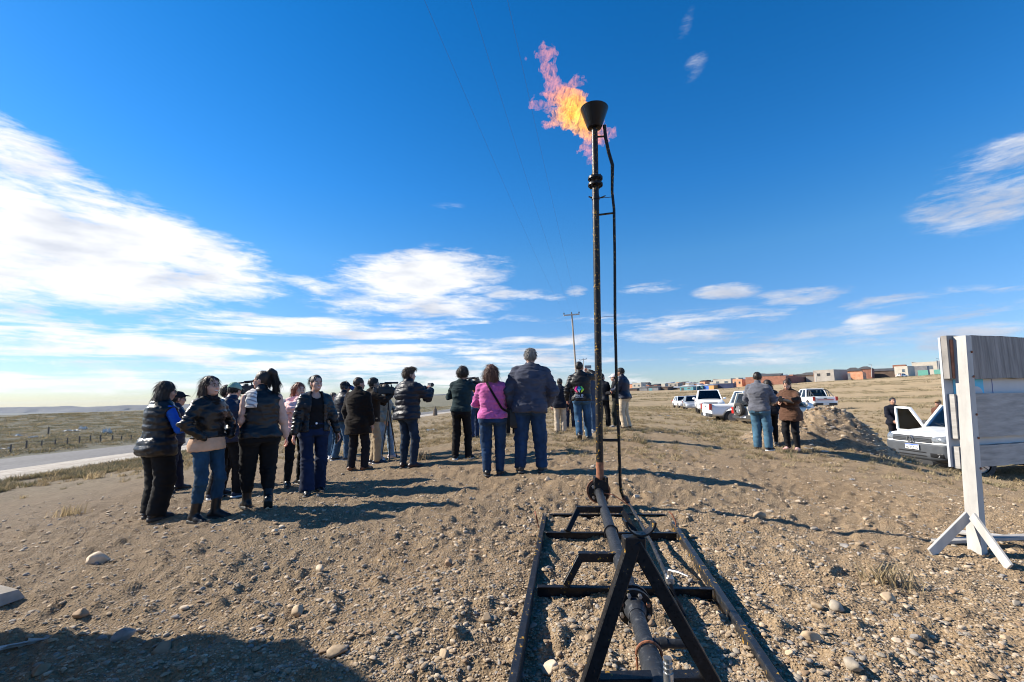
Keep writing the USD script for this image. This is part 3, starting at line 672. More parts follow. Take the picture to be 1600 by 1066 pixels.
    def hair(s, kind='short', length=.25, vol=1.0, amp=.006, seed=4):
        Rh, hc = s.Rh.astype(np.float32), s.hc.astype(np.float32)

        def fn(p):
            q = (p - hc) @ Rh; ax = q.copy(); ax[:, 0] = np.abs(ax[:, 0])
            d = elld(q, (0, -.020, .034), (.082 * vol + .002, .102 * vol + .001, .099 * vol + .002))
            if kind in ('short', 'crop', 'curly', 'quiff'):
                d = smax(d, (-.055 + .80 * np.clip(q[:, 1] + .05, 0, 1)) - q[:, 2], .01)
                d = smax(d, -elld(q, (0, .115, -.03), (.088, .068, .105)), .012)
                if kind == 'quiff': d = smin(d, elld(q, (0, .06, .115), (.062, .05, .034)), .03)
                if kind == 'curly': d = smin(d, elld(q, (0, -.045, .01), (.092 * vol, .085 * vol, .085)), .03)
            else:
                d = smax(d, -.075 - q[:, 2], .01)
                if kind in ('long', 'curly_long'):
                    m = 1.25 if kind == 'curly_long' else 1.0
                    d = smin(d, elld(q, (0, -.070, -length * .42), (.098 * m, .058 * m, length * .62 + .05)), .03)
                    d = smin(d, capd(ax, (.064, -.030, .02), (.080, -.012 + .02 * (length > .3), -length), .034 * m, .020 * m), .03)
                if kind == 'pony':
                    d = smin(d, capd(q, (0, -.085, .105), (0, -.115, .125), .036, .040), .012)
                    pts = [(0, -.115, .125), (.015, -.155, .10), (.035, -.165, .0), (.065, -.155, -.10), (.10, -.14, -.20)]; rr = [.032, .034, .030, .022, .008]
                    for k in range(4): d = smin(d, capd(q, pts[k], pts[k + 1], rr[k], rr[k + 1]), .02)
                if kind == 'bun': d = smin(d, elld(q, (0, -.10, .09), (.045, .04, .045)), .012)
                d = smax(d, -elld(q, (0, .125, -.055 if kind != 'bun' else -.04), (.074 if kind != 'pony' else .08, .080, .128)), .012)
                if kind in ('pony', 'bun'): d = smax(d, smax((-.05 + .55 * np.clip(q[:, 1] + .05, 0, 1)) - q[:, 2], .2 - 9 * (q[:, 1] < -.08), .001) if False else (-.06 + .55 * np.clip(q[:, 1] + .06, 0, 1)) - q[:, 2] - 9 * (q[:, 1] < -.098), .01)
            return d
        r = .17 + (length if 'long' in kind or kind == 'pony' else .02)
        V, F = surfnet(fn, s.hc - [.22, .26, r], s.hc + [.22, .24, .2], min(.010, s.h * .7))
        q = (V - s.hc) @ s.Rh; n = normals(V, F); ang = np.arctan2(q[:, 0], q[:, 1])
        if 'curly' in kind: d = (meshkit.fbm(V * 42, 2, seed) - .45) * amp * 3.4
        else: d = (meshkit.fbm(np.stack([ang * 9, q[:, 2] * 7, q[:, 1] * 16], 1) + 7, 3, seed) - .5) * amp * 2.2 + (meshkit.noise(V * [60, 60, 14], seed) - .5) * amp * .7
        return V + n * d[:, None], F

    def on_head(s, pts): return (s.Rh @ np.asarray(pts, float).T).T + s.hc

    def cap(s, brim=True):
        Rh, hc = s.Rh.astype(np.float32), s.hc.astype(np.float32)
        crown = lambda p: (lambda q: smax(np.abs(elld(q, (0, -.016, .035), (.088, .110, .103))) - .005, .028 - .12 * (q[:, 1] < -9) - q[:, 2], .004))((p - hc) @ Rh)
        visor = lambda p: (lambda q: smax(smax(elld(q, (0, .085, .040), (.078, .105, .040)), -elld(q, (0, .085, .030), (.085, .115, .040)), .004), .070 - q[:, 1] - .02, .004))((p - hc) @ Rh)
        a = surfnet(crown, s.hc - [.16, .16, .02], s.hc + [.16, .16, .18], .008)
        return a, (surfnet(visor, s.hc - [.22, .22, .1], s.hc + [.22, .22, .15], .007) if brim else None)

    def surface_march(s, fn, org, dirs, tmax=.45):
        "first points outside fn along rays from inside"
        t = np.full(len(dirs), .0)
        P0 = np.asarray(org, float)
        ts = np.linspace(0, tmax, 120)[:, None, None]; pts = (P0 + ts * dirs).reshape(-1, 3).astype(np.float32)
        val = fn(pts).reshape(120, len(dirs)); k = 119 - np.argmax(val[::-1] < 0, axis=0)
        return (P0 + (ts[np.minimum(k + 1, 119), 0]) * dirs)

# ------------------------------------------------------------------ the flare: pole on a hinge, pipe and skid in front of it
def onz(px, py, z):
    d = ray(px, py); return CAM + d * ((z - CAM[2]) / d[2])


def paint_look(name, paint=(.014, .014, .016), chips=(.50, .27, .03), amount=.62, rust=(.16, .06, .03), rough=.38, scale=34.0, rustat=.70, fade=0.0, spec=.22):
    "black paint worn through to yellow, rusty in places"
    N = {'tc': ('geometry', {}), 'n': ('noise_texture', {'scale': scale, 'detail': 7.0, 'roughness': .62}), 'n2': ('noise_texture', {'scale': 5.0, 'detail': 5.0, 'roughness': .6}), 'n3': ('noise_texture', {'scale': 90.0, 'detail': 3.0}),
         'add': ('math', {'math_type': 'multiply_add', 'value2': .45}), 'a': ('map_range', {'from_min': amount, 'from_max': amount + .03, 'clamp': True}), 'b': ('map_range', {'from_min': rustat, 'from_max': rustat + .12, 'clamp': True}),
         'pc': ('rgb_ramp', {'ramp': [(.3, np.array(paint) * .75), (.55, np.array(paint)), (.72, np.array(paint) * 1.7 + fade)]}), 'cc': ('rgb_ramp', {'ramp': [(.35, np.array(chips) * .5), (.6, chips)]}), 'm': ('mix', {'color2': chips}), 'm2': ('mix', {'color2': rust}),
         'rg': ('map_range', {'from_min': .3, 'from_max': .7, 'to_min': rough - .1, 'to_max': rough + .22}), 'bp': ('bump', {'strength': .6, 'distance': .002}), 'p': ('principled_bsdf', {'specular_ior_level': spec})}
    K = [('tc.position', 'n.vector'), ('tc.position', 'n2.vector'), ('tc.position', 'n3.vector'), ('n2.fac', 'add.value1'), ('n.fac', 'add.value3'), ('n.fac', 'pc.fac'), ('add.value', 'a.value'), ('n3.fac', 'cc.fac'), ('a.result', 'm.fac'), ('pc.color', 'm.color1'), ('cc.color', 'm.color2'),
         ('n2.fac', 'b.value'), ('b.result', 'm2.fac'), ('m.color', 'm2.color1'), ('m2.color', 'p.base_color'), ('n3.fac', 'rg.value'), ('rg.result', 'p.roughness'), ('n.fac', 'bp.height'), ('bp.normal', 'p.normal')]
    return usdkit.material(stage, '/World/Looks/' + name, N, K, surface='p.BSDF')


PAINT = paint_look('skid_paint', paint=(.008, .008, .009), amount=.90, rough=.34, rustat=.76, fade=.006)
RAILP = paint_look('rail_paint', paint=(.011, .012, .014), amount=.845, scale=26, rough=.36, rustat=.76, fade=.03, spec=.4)
POLEP = paint_look('pole_paint', paint=(.010, .010, .011), amount=.825, scale=48, rough=.36, rustat=.80)
PIPEP = paint_look('pipe_paint', paint=(.020, .022, .026), chips=(.09, .088, .085), amount=.84, rough=.45, rustat=.9, fade=.035)
RUST = M('rust', (.20, .075, .035), rough=.85, var=.5, vs=28, bump=.002, bs=120)
STEEL = M('bolt_steel', (.36, .34, .32), rough=.4, metal=.9, var=.3, vs=60)
ZG = .30; ZP = ZG + .24
pa, pb = onz(948, 809, ZP), onz(1017, 1033, ZP); AXD = (pa - pb) / np.linalg.norm(pa - pb); SIDE = np.array([AXD[1], -AXD[0], 0])      # AXD: away from the camera, SIDE: to the right
skid = thing('skid_frame', 'black steel skid of rails, crossbars and cradles that carries the pipe', 'skid', (0, 0, 0))
zt = ZG + .085
la, lb = onz(800, 1066, zt), onz(851, 802, zt); ra, rb = onz(1220, 1066, zt), onz(1052, 815, zt)
fix = lambda a, b, ext: (a - (b - a) / np.linalg.norm(b - a) * ext, b)


def channel(a, b, w, h, t=.008, flip=1):
    "a steel channel lying on its side: web and two flanges"
    m = MB(); a, b = np.asarray(a, float), np.asarray(b, float); dn = np.array([0, 0, -1.0]); d = (b - a) / np.linalg.norm(b - a); sd = np.cross(d, [0, 0, 1.0]) * flip
    m.bar(a + dn * t / 2, b + dn * t / 2, w, t); m.bar(a + dn * (h - t / 2), b + dn * (h - t / 2), w, t); m.bar(a + dn * h / 2 - sd * (w / 2 - t / 2), b + dn * h / 2 - sd * (w / 2 - t / 2), t, h - 2 * t - .002); return m.mesh()


for (a, b), fl in ((fix(la, lb, .9), -1), (fix(ra, rb, .9), 1)): obj('rail', channel(a, b, .038, .10, flip=fl), RAILP, skid)


def lerp_x(a, b, y): return a + (b - a) * ((y - a[1]) / (b[1] - a[1]))


bars = []
for px, py in ((930, 801), (940, 829), (970, 912)):
    y = onz(px, py, zt)[1]; l, r = lerp_x(la, lb, min(y, lb[1])), lerp_x(ra, rb, min(y, lb[1])); l, r = l + (r - l) * .035, r - (r - l) * .035; dy = AXD[0] / AXD[1] * (r[0] - l[0]) * -1.0; r = r + [0, dy * .6, 0]; bars.append((l, r))
    obj('crossbar', channel(l - [0, 0, .004], r - [0, 0, .004], .042, .085), PAINT, skid)
for bi, (pxl, pxtl, pytop) in enumerate(((886, 905, 793), (883, 908, 859))):
    l, r = bars[bi + 1]; f0 = (onz(pxl, (829, 912)[bi], zt)[0] - l[0]) / (r[0] - l[0]); wdt = (.52, .55)[bi]
    b0, b1 = l + (r - l) * f0, l + (r - l) * (f0 + wdt); hgt = .165; t0, t1 = b0 + (b1 - b0) * .17 + [0, 0, hgt] + AXD * .0, b1 - (b1 - b0) * .17 + [0, 0, hgt]
    t0, t1 = t0 + AXD * (.12, .04)[bi], t1 + AXD * (.12, .04)[bi]; cr = MB().bar(b0, t0, .045, .045, up=AXD).bar(b1, t1, .045, .045, up=AXD); obj('cradle_leg', MB().bar(b0, t0, .045, .045, up=AXD).mesh(), PAINT, skid); obj('cradle_leg', MB().bar(b1, t1, .045, .045, up=AXD).mesh(), PAINT, skid)
    obj('cradle_bar', MB().bar(t0 - (t1 - t0) * .04, t1 + (t1 - t0) * .04, .05, .055).mesh(), PAINT, skid)
# A-shaped stand
YA = 1.80
ap = at(990, 846, YA); l1, r1 = at(926, 1046, YA), at(1104, 1046, YA)
fl_, fr_ = ap + (l1 - ap) * ((ap[2] - ZG + .02) / (ap[2] - l1[2])), ap + (r1 - ap) * ((ap[2] - ZG + .02) / (ap[2] - r1[2]))
for q in (fl_, fr_): obj('stand_leg', MB().bar(ap + (q - ap) * .0, q, .050, .056, up=AXD, bevel=.004).mesh(), PAINT, skid)
obj('stand_head', MB().bar(ap + np.array([-.040, 0, -.005]), ap + np.array([.040, 0, -.005]), .054, .05, bevel=.004).mesh(), PAINT, skid)
c0, c1 = ap + (fl_ - ap) * .66, ap + (fr_ - ap) * .66; c0 = c0 + (c1 - c0) * .08; c1 = c1 - (c1 - c0) * .08
obj('stand_crossbar', MB().bar(c0 + [0, .01, 0], c1 + [0, .01, 0], .058, .075).mesh(), PAINT, skid)
cc = at(999, 811, YA); ring = []
for t in np.linspace(PI * 1.02, PI * 1.95, 22): ring.append(cc + np.array([math.cos(t) * .056, 0, math.sin(t) * .056]))
m = MB()
for k in range(21): m.bar(ring[k], ring[k + 1], .048, .007, up=cc - (ring[k] + ring[k + 1]) / 2, bevel=0)
obj('saddle', m.mesh(), PAINT, skid)
# handles of bent bar
hp = onz(845, 822, ZG + .1); obj('bar_handle', MB().tube([hp + [-.02, -.05, .0], hp + [-.045, -.05, .10], hp + [-.045, .12, .10], hp + [-.02, .12, 0]], .007, 8).mesh(), RUST, skid)
hp = onz(1057, 838, ZG); obj('bar_handle', MB().tube([hp + [0, 0, -.05], hp + [0, 0, .13], hp + [-.02, .03, .19], hp + [-.035, .06, .2]], .008, 8).mesh(), RUST, skid)

# the flare itself
hingeY = onz(939, 768, ZP)[1]
flare = thing('gas_flare', 'tall black flare pole with conical burner and its feed pipe on the skid', 'gas flare', (0, 0, 0))
far = pb + AXD * ((hingeY - pb[1]) / AXD[1]); near = pb - AXD * .55
vb = pb + AXD * ((onz(996, 945, ZP)[1] - pb[1]) / AXD[1])
obj('feed_pipe', MB().tube([far - AXD * .02, vb + AXD * .06], .043, 24).mesh(), PIPEP, flare, smooth=40)
obj('feed_pipe', MB().tube([vb - AXD * .06, near + AXD * .62], .0365, 24).tube([near + AXD * .62, near + AXD * .55, near], [.041, .045, .045], 24).mesh(), PIPEP, flare, smooth=40)
for o in (.03, -.03):
    fl = obj('flange', MB().ring(vb + AXD * o, AXD, .088, 0, .024, 32).mesh(), PAINT, flare, smooth=40)
    for k in range(8):
        t = k * PI / 4 + .39; q = vb + AXD * (o * 1.9) + (SIDE * math.cos(t) + np.array([0, 0, 1]) * math.sin(t)) * .070; obj('bolt', MB().cyl(q - AXD * .012, q + AXD * .012, .010, n=6).mesh(), STEEL if k % 3 else RUST, fl.GetPrim())
obj('pipe_hub', MB().tube([vb + AXD * .14, vb + AXD * .06, vb - AXD * .06, vb - AXD * .13], [.046, .058, .055, .040], 24).mesh(), PIPEP, flare, smooth=40)
for frac in (.985, .60, .10):
    q = near + (far - near) * (frac if frac != .10 else .155); u = [q + (SIDE * math.cos(t) + np.array([0, 0, 1]) * math.sin(t)) * .051 for t in np.linspace(-.25, PI + .25, 15)]; obj('u_bolt', MB().tube([u[0] - [0, 0, .08]] + u + [u[-1] - [0, 0, .08]], .006, 8).mesh(), RUST if frac < .2 else PAINT, flare, smooth=40)
bq = pb + AXD * .14; obj('branch_pipe', MB().tube([bq, bq + SIDE * .20, bq + SIDE * .225 - [0, 0, .02], bq + SIDE * .235 - [0, 0, .12]], [.019, .019, .019, .017], 14).ring(bq + SIDE * .075, SIDE, .024, 0, .03, 16).mesh(), PIPEP, flare, smooth=40)
nz = at(1045, 1066, 1.62); obj('hose_nozzle', MB().tube([nz + [0, 0, z] for z in (-.15, .0, .03, .031, .045, .046, .060, .061, .075)], [.016, .016, .016, .013, .0155, .013, .0155, .012, .0135], 16).mesh(), M('zinc', (.42, .42, .41), rough=.35, metal=.85, var=.2, vs=40), flare, smooth=40)
# hinge: flange pair facing the camera, rusty disc and box
obj('rusty_disc', MB().ring(far + AXD * .035, AXD, .132, 0, .03, 36).mesh(), RUST, flare, smooth=40)
fl = obj('flange', MB().ring(far - AXD * .01, AXD, .112, 0, .028, 32).mesh(), PAINT, flare, smooth=40)
for k in range(4):
    t = k * PI / 2 + PI / 4; q = far - AXD * .035 + (SIDE * math.cos(t) + np.array([0, 0, 1]) * math.sin(t)) * .082; obj('bolt', MB().cyl(q - AXD * .02, q + AXD * .02, .017, n=6).mesh(), STEEL, fl.GetPrim())
obj('pipe_collar', MB().tube([far - AXD * .02, far - AXD * .10], [.052, .046], 20).mesh(), PIPEP, flare, smooth=40)
hb = at(938, 757, hingeY); obj('hinge_box', MB().box(hb + [0, 0, .0], (.155, .13, .10), bevel=.006).box(hb + [-.06, -.02, .06], (.03, .12, .05), bevel=.004).box(hb + [.06, -.02, .06], (.03, .12, .05), bevel=.004).mesh(), PAINT, flare)
PB, PT = at(937.6, 752, hingeY), at(929, 204, hingeY); PD = (PT - PB) / np.linalg.norm(PT - PB)
pole_at = lambda py: PB + (PT - PB) * ((at(933, py, hingeY)[2] - PB[2]) / (PT[2] - PB[2]))
obj('rusty_stub', MB().tube([PB, pole_at(722)], .0425, 20).mesh(), RUST, flare, smooth=40)
obj('pole_pipe', MB().tube([pole_at(722), pole_at(292)], .040, 24).mesh(), POLEP, flare, smooth=40)
obj('pole_pipe', MB().tube([pole_at(276), PT + PD * .05], .038, 24).mesh(), POLEP, flare, smooth=40)
for py in (279, 289):
    q = pole_at(py); fl = obj('flange', MB().ring(q, PD, .088, 0, .026, 32).mesh(), PAINT, flare, smooth=40)
    for k in range(8): t = k * PI / 4; b_ = q + np.array([math.cos(t), math.sin(t), 0]) * .068; obj('bolt', MB().cyl(b_ - PD * .03, b_ + PD * .03, .011, n=6).mesh(), PAINT, fl.GetPrim())
q = pole_at(310); obj('clamp', MB().ring(q, PD, .047, .036, .035, 24).bar(q - [.045, 0, -.005], q - [.085, 0, -.025], .03, .008).bar(q + [.045, 0, 0], q + [.12, 0, .03], .03, .008).mesh(), PAINT, flare)
RPX = [(944.5, 196), (946, 214), (951, 238), (957, 258), (956.5, 300), (959.5, 328), (960.5, 400), (961, 500), (963.5, 600), (966, 660), (967.5, 700), (969, 752), (970.5, 768), (974, 777)]
RP = [at(x, y, hingeY - .015) for x, y in RPX]; obj('pilot_riser', MB().tube(RP, [.021] * 4 + [.017] * 10, 12).mesh(), POLEP, flare, smooth=50)
for (ya, x1, y1, w, h, mt) in ((214, 947, 213, .03, .012, PAINT), (336, 958.5, 333, .035, .014, PAINT), (310, 956, 308, .012, .005, PAINT), (496, 960, 494, .006, .004, RUST), (688, 966, 688, .03, .028, PAINT)): obj('bracket', MB().bar(pole_at(ya) + [.03, 0, 0], at(x1, y1, hingeY - .015), w, h).mesh(), mt, flare)
# pilot line back to the operator, with valve
pl = [RP[-1], onz(978, 779, .46), onz(986, 792, .42), onz(1018, 848, .47), onz(1037, 890, .52), onz(1048, 915, .52)]
obj('pilot_coupling', MB().tube([pl[0], (pl[0] + pl[1]) / 2, pl[1], (pl[1] + pl[2]) / 2], [.022, .030, .030, .020], 14).mesh(), RUST, flare, smooth=40)
obj('pilot_line', MB().tube(pl[1:] + [onz(1062, 945, .42), onz(1070, 965, .30)], .0125, 12).mesh(), PIPEP, flare, smooth=50)
q = onz(1046, 905, .53); obj('valve', MB().box(q, (.045, .07, .04), yaw=-10, bevel=.006).cyl(q, q + [0, 0, .05], .012, n=10).tube([q + [0, 0, .05], q + [.04, -.05, .055], q + [.075, -.10, .05]], [.008, .009, .006], 8).mesh(), STEEL, flare)
obj('wire', MB().tube([far + SIDE * .05 - AXD * .08, far + SIDE * .16 - AXD * .10 - [0, 0, .02], pl[2]], .006, 6).mesh(), RUST, flare, smooth=60)
# burner cone
rt = np.linalg.norm(at(951, 166, hingeY) - at(907.5, 166, hingeY)) / 2 * .99; zb, ztop = at(929, 202, hingeY), at(929, 173, hingeY); hh = ztop[2] - zb[2] + .02; prof = [(.0, .0), (.045, .0), (.082, .012), (.092, .03), (rt, hh), (rt - .006, hh + .004), (.086, .036), (0, .03)]
cone = trimesh.creation.revolve(np.array(prof), sections=64); cone.apply_transform(trimesh.geometry.align_vectors([0, 0, 1], PD)); cone.apply_translation(zb)
obj('burner_cone', cone, paint_look('cone_paint', paint=(.005, .005, .006), chips=(.42, .42, .42), amount=.97, rough=.14, rustat=.95, scale=9, spec=.16), flare, smooth=35)

# flame: thin burning gas that only gives off light, drifting left of the cone
FY = hingeY + .22


def flame():
    sp = [((946, 208), .10), ((930, 206), .17), ((910, 186), .23), ((888, 166), .25), ((872, 146), .20), ((864, 126), .13), ((853, 106), .10), ((848, 90), .10), ((845, 77), .08)]
    side = [((864, 176), .13), ((838, 164), .09)], [((928, 212), .15), ((924, 240), .10)], [((884, 150), .12), ((902, 130), .085)], [((878, 195), .09), ((850, 191), .04), ((832, 187), .04)], [((940, 212), .10), ((943, 230), .075)], [((852, 92), .06), ((834, 92), .045)], [((848, 84), .06), ((862, 82), .045)]
    caps = []
    for ch in (sp, *side):
        for (a, r0), (b, r1) in zip(ch, ch[1:]): caps.append((at(*a, FY) * [1, 1.6, 1], at(*b, FY) * [1, 1.6, 1], r0 * .9, r1 * .9))
    pts = np.array([c[0] for c in caps] + [c[1] for c in caps]) / [1, 1.6, 1]

    def fn(p):
        d = np.full(len(p), 9.0, np.float32)
        q = p * np.array([1, 1.6, 1], np.float32)
        for a, b, r0, r1 in caps: d = np.minimum(d, capd(q, a, b, r0, r1))
        pp = p.astype(float) * [1, .35, 1]; w = np.stack([meshkit.noise(pp * 4 + k * 9, k) for k in range(3)], 1) - .5
        d = d * 1.0
        return d + ((meshkit.fbm(pp * 8 + w * 2.6, 4, 3) - .5) * .34 + (meshkit.fbm(pp * 26, 2, 8) - .5) * .11 + .010).astype(np.float32)
    return surfnet(fn, pts.min(0) - .3, pts.max(0) + .3, .0125)


_core = at(902, 182, FY); _c2 = at(925, 195, FY)
FL = usdkit.material(stage, '/World/Looks/burning_gas', {
    'g': ('geometry', {}), 'sq': ('mapping', {'scale': (1, .28, 1)}), 'w': ('noise_texture', {'scale': 6.0, 'detail': 2.0}), 'wm': ('vector_math', {'math_type': 'scale', 'scale': .22}), 'wp': ('vector_math', {'math_type': 'add'}),
    'n': ('noise_texture', {'scale': 15.0, 'detail': 6.0, 'roughness': .62, 'distortion': .8}), 'a': ('math', {'math_type': 'multiply_add', 'value2': 2.0, 'value3': -1.0}), 'ab': ('math', {'math_type': 'absolute'}), 'r': ('map_range', {'from_min': 0.0, 'from_max': .26, 'to_min': 1.0, 'to_max': 0.0, 'clamp': True}), 'rp': ('math', {'math_type': 'power', 'value2': 2.4}),
    'ds': ('vector_math', {'math_type': 'distance', 'vector2': tuple(_core)}), 'dr': ('map_range', {'from_min': .06, 'from_max': .50, 'to_min': 1.0, 'to_max': 0.0, 'clamp': True}), 'cr': ('rgb_ramp', {'ramp': [(0, (1.0, .30, .10)), (.35, (1.0, .35, .06)), (.75, (1.0, .43, .05)), (1, (1.0, .50, .07))]}),
    's': ('map_range', {'from_min': 0, 'from_max': 1, 'to_min': 4.4, 'to_max': 15.0}), 'b': ('math', {'math_type': 'multiply_add', 'value2': .9}), 'ba': ('math', {'math_type': 'multiply', 'value2': .07}), 'e': ('math', {'math_type': 'multiply'}),
    'dn': ('math', {'math_type': 'multiply_add', 'value2': 6.5, 'value3': 1.3}), 'v': ('principled_volume', {'color': (0, 0, 0)})},
    [('g.position', 'sq.vector'), ('sq.vector', 'w.vector'), ('w.color', 'wm.vector1'), ('wm.vector', 'wp.vector1'), ('sq.vector', 'wp.vector2'), ('wp.vector', 'n.vector'), ('n.fac', 'a.value1'), ('a.value', 'ab.value1'), ('ab.value', 'r.value'), ('r.result', 'rp.value1'), ('g.position', 'ds.vector1'), ('ds.value', 'dr.value'), ('dr.result', 'cr.fac'), ('dr.result', 's.value'),
     ('rp.value', 'b.value1'), ('dr.result', 'ba.value1'), ('ba.value', 'b.value3'), ('b.value', 'e.value1'), ('s.result', 'e.value2'), ('e.value', 'v.emission_strength'), ('cr.color', 'v.emission_color'), ('dr.result', 'dn.value1'), ('dn.value', 'v.density')], volume='v.volume')
obj('flame', flame(), FL, smooth=True, label='orange and pink gas flame blown left from the burner cone', cat='flame')

# ------------------------------------------------------------------ what people wear
SKIN = {'a': (.36, .20, .135), 'b': (.31, .165, .11), 'c': (.41, .24, .17)}
LOOK = {}


def L(key):
    if key in LOOK: return LOOK[key]
    kind, _, spec = key.partition(':')
    c = tuple(float(x) for x in spec.split(',')) if spec else None
    nm = key.replace(':', '_').replace(',', '_').replace('.', 'p')
    if kind == 'skin':
        m = usdkit.material(stage, '/World/Looks/' + nm, {'tc': ('texture_coordinate', {}), 'n': ('noise_texture', {'scale': 14.0, 'detail': 4.0}), 'r': ('rgb_ramp', {'ramp': [(.3, np.array(c) * (.86, .80, .78)), (.7, np.minimum(np.array(c) * (1.08, 1.05, 1.04), 1))]}), 'p': ('principled_bsdf', {'roughness': .5, 'subsurface_weight': .25, 'subsurface_scale': .006, 'subsurface_radius': (1, .35, .2)})}, [('tc.object', 'n.vector'), ('n.fac', 'r.fac'), ('r.color', 'p.base_color')], surface='p.BSDF')
    elif kind == 'denim': m = M(nm, np.array(c) * .62, rough=.9, var=.42, vs=7, bump=.0012, bs=420, sheen=.05, spec=.15, stretch=(1, 1, .55))
    elif kind == 'leather': m = M(nm, np.array(c) * .6, rough=.36, var=.3, vs=12, bump=.0014, bs=150, spec=.34, rvar=.08)
    elif kind == 'nylon': m = M(nm, np.array(c) * .6, rough=.48, var=.18, vs=10, bump=.001, bs=90, spec=.25)
    elif kind == 'wool': m = M(nm, np.array(c) * .75, rough=.95, var=.28, vs=40, bump=.002, bs=320, sheen=.12, spec=.1)
    elif kind == 'fleece': m = M(nm, c, rough=.95, var=.20, vs=22, bump=.002, bs=260, sheen=.45, spec=.2)
    elif kind == 'cotton': m = M(nm, np.array(c) * (.6 if max(c) < .06 else .92), rough=.88, var=.16, vs=9, bump=.0008, bs=300, sheen=.03, spec=.14)
    elif kind == 'hair': m = M(nm, c, rough=.55, var=.5, vs=26, spec=.35, bump=.003, bs=60, stretch=(1, 1, .18))
    elif kind == 'rubber': m = M(nm, c, rough=.6, var=.2, vs=20)
    elif kind == 'glass': m = M(nm, c, rough=.06, var=.02, vs=4, spec=.8)
    elif kind == 'plastic': m = M(nm, c, rough=.38, var=.12, vs=20)
    LOOK[key] = m; return m


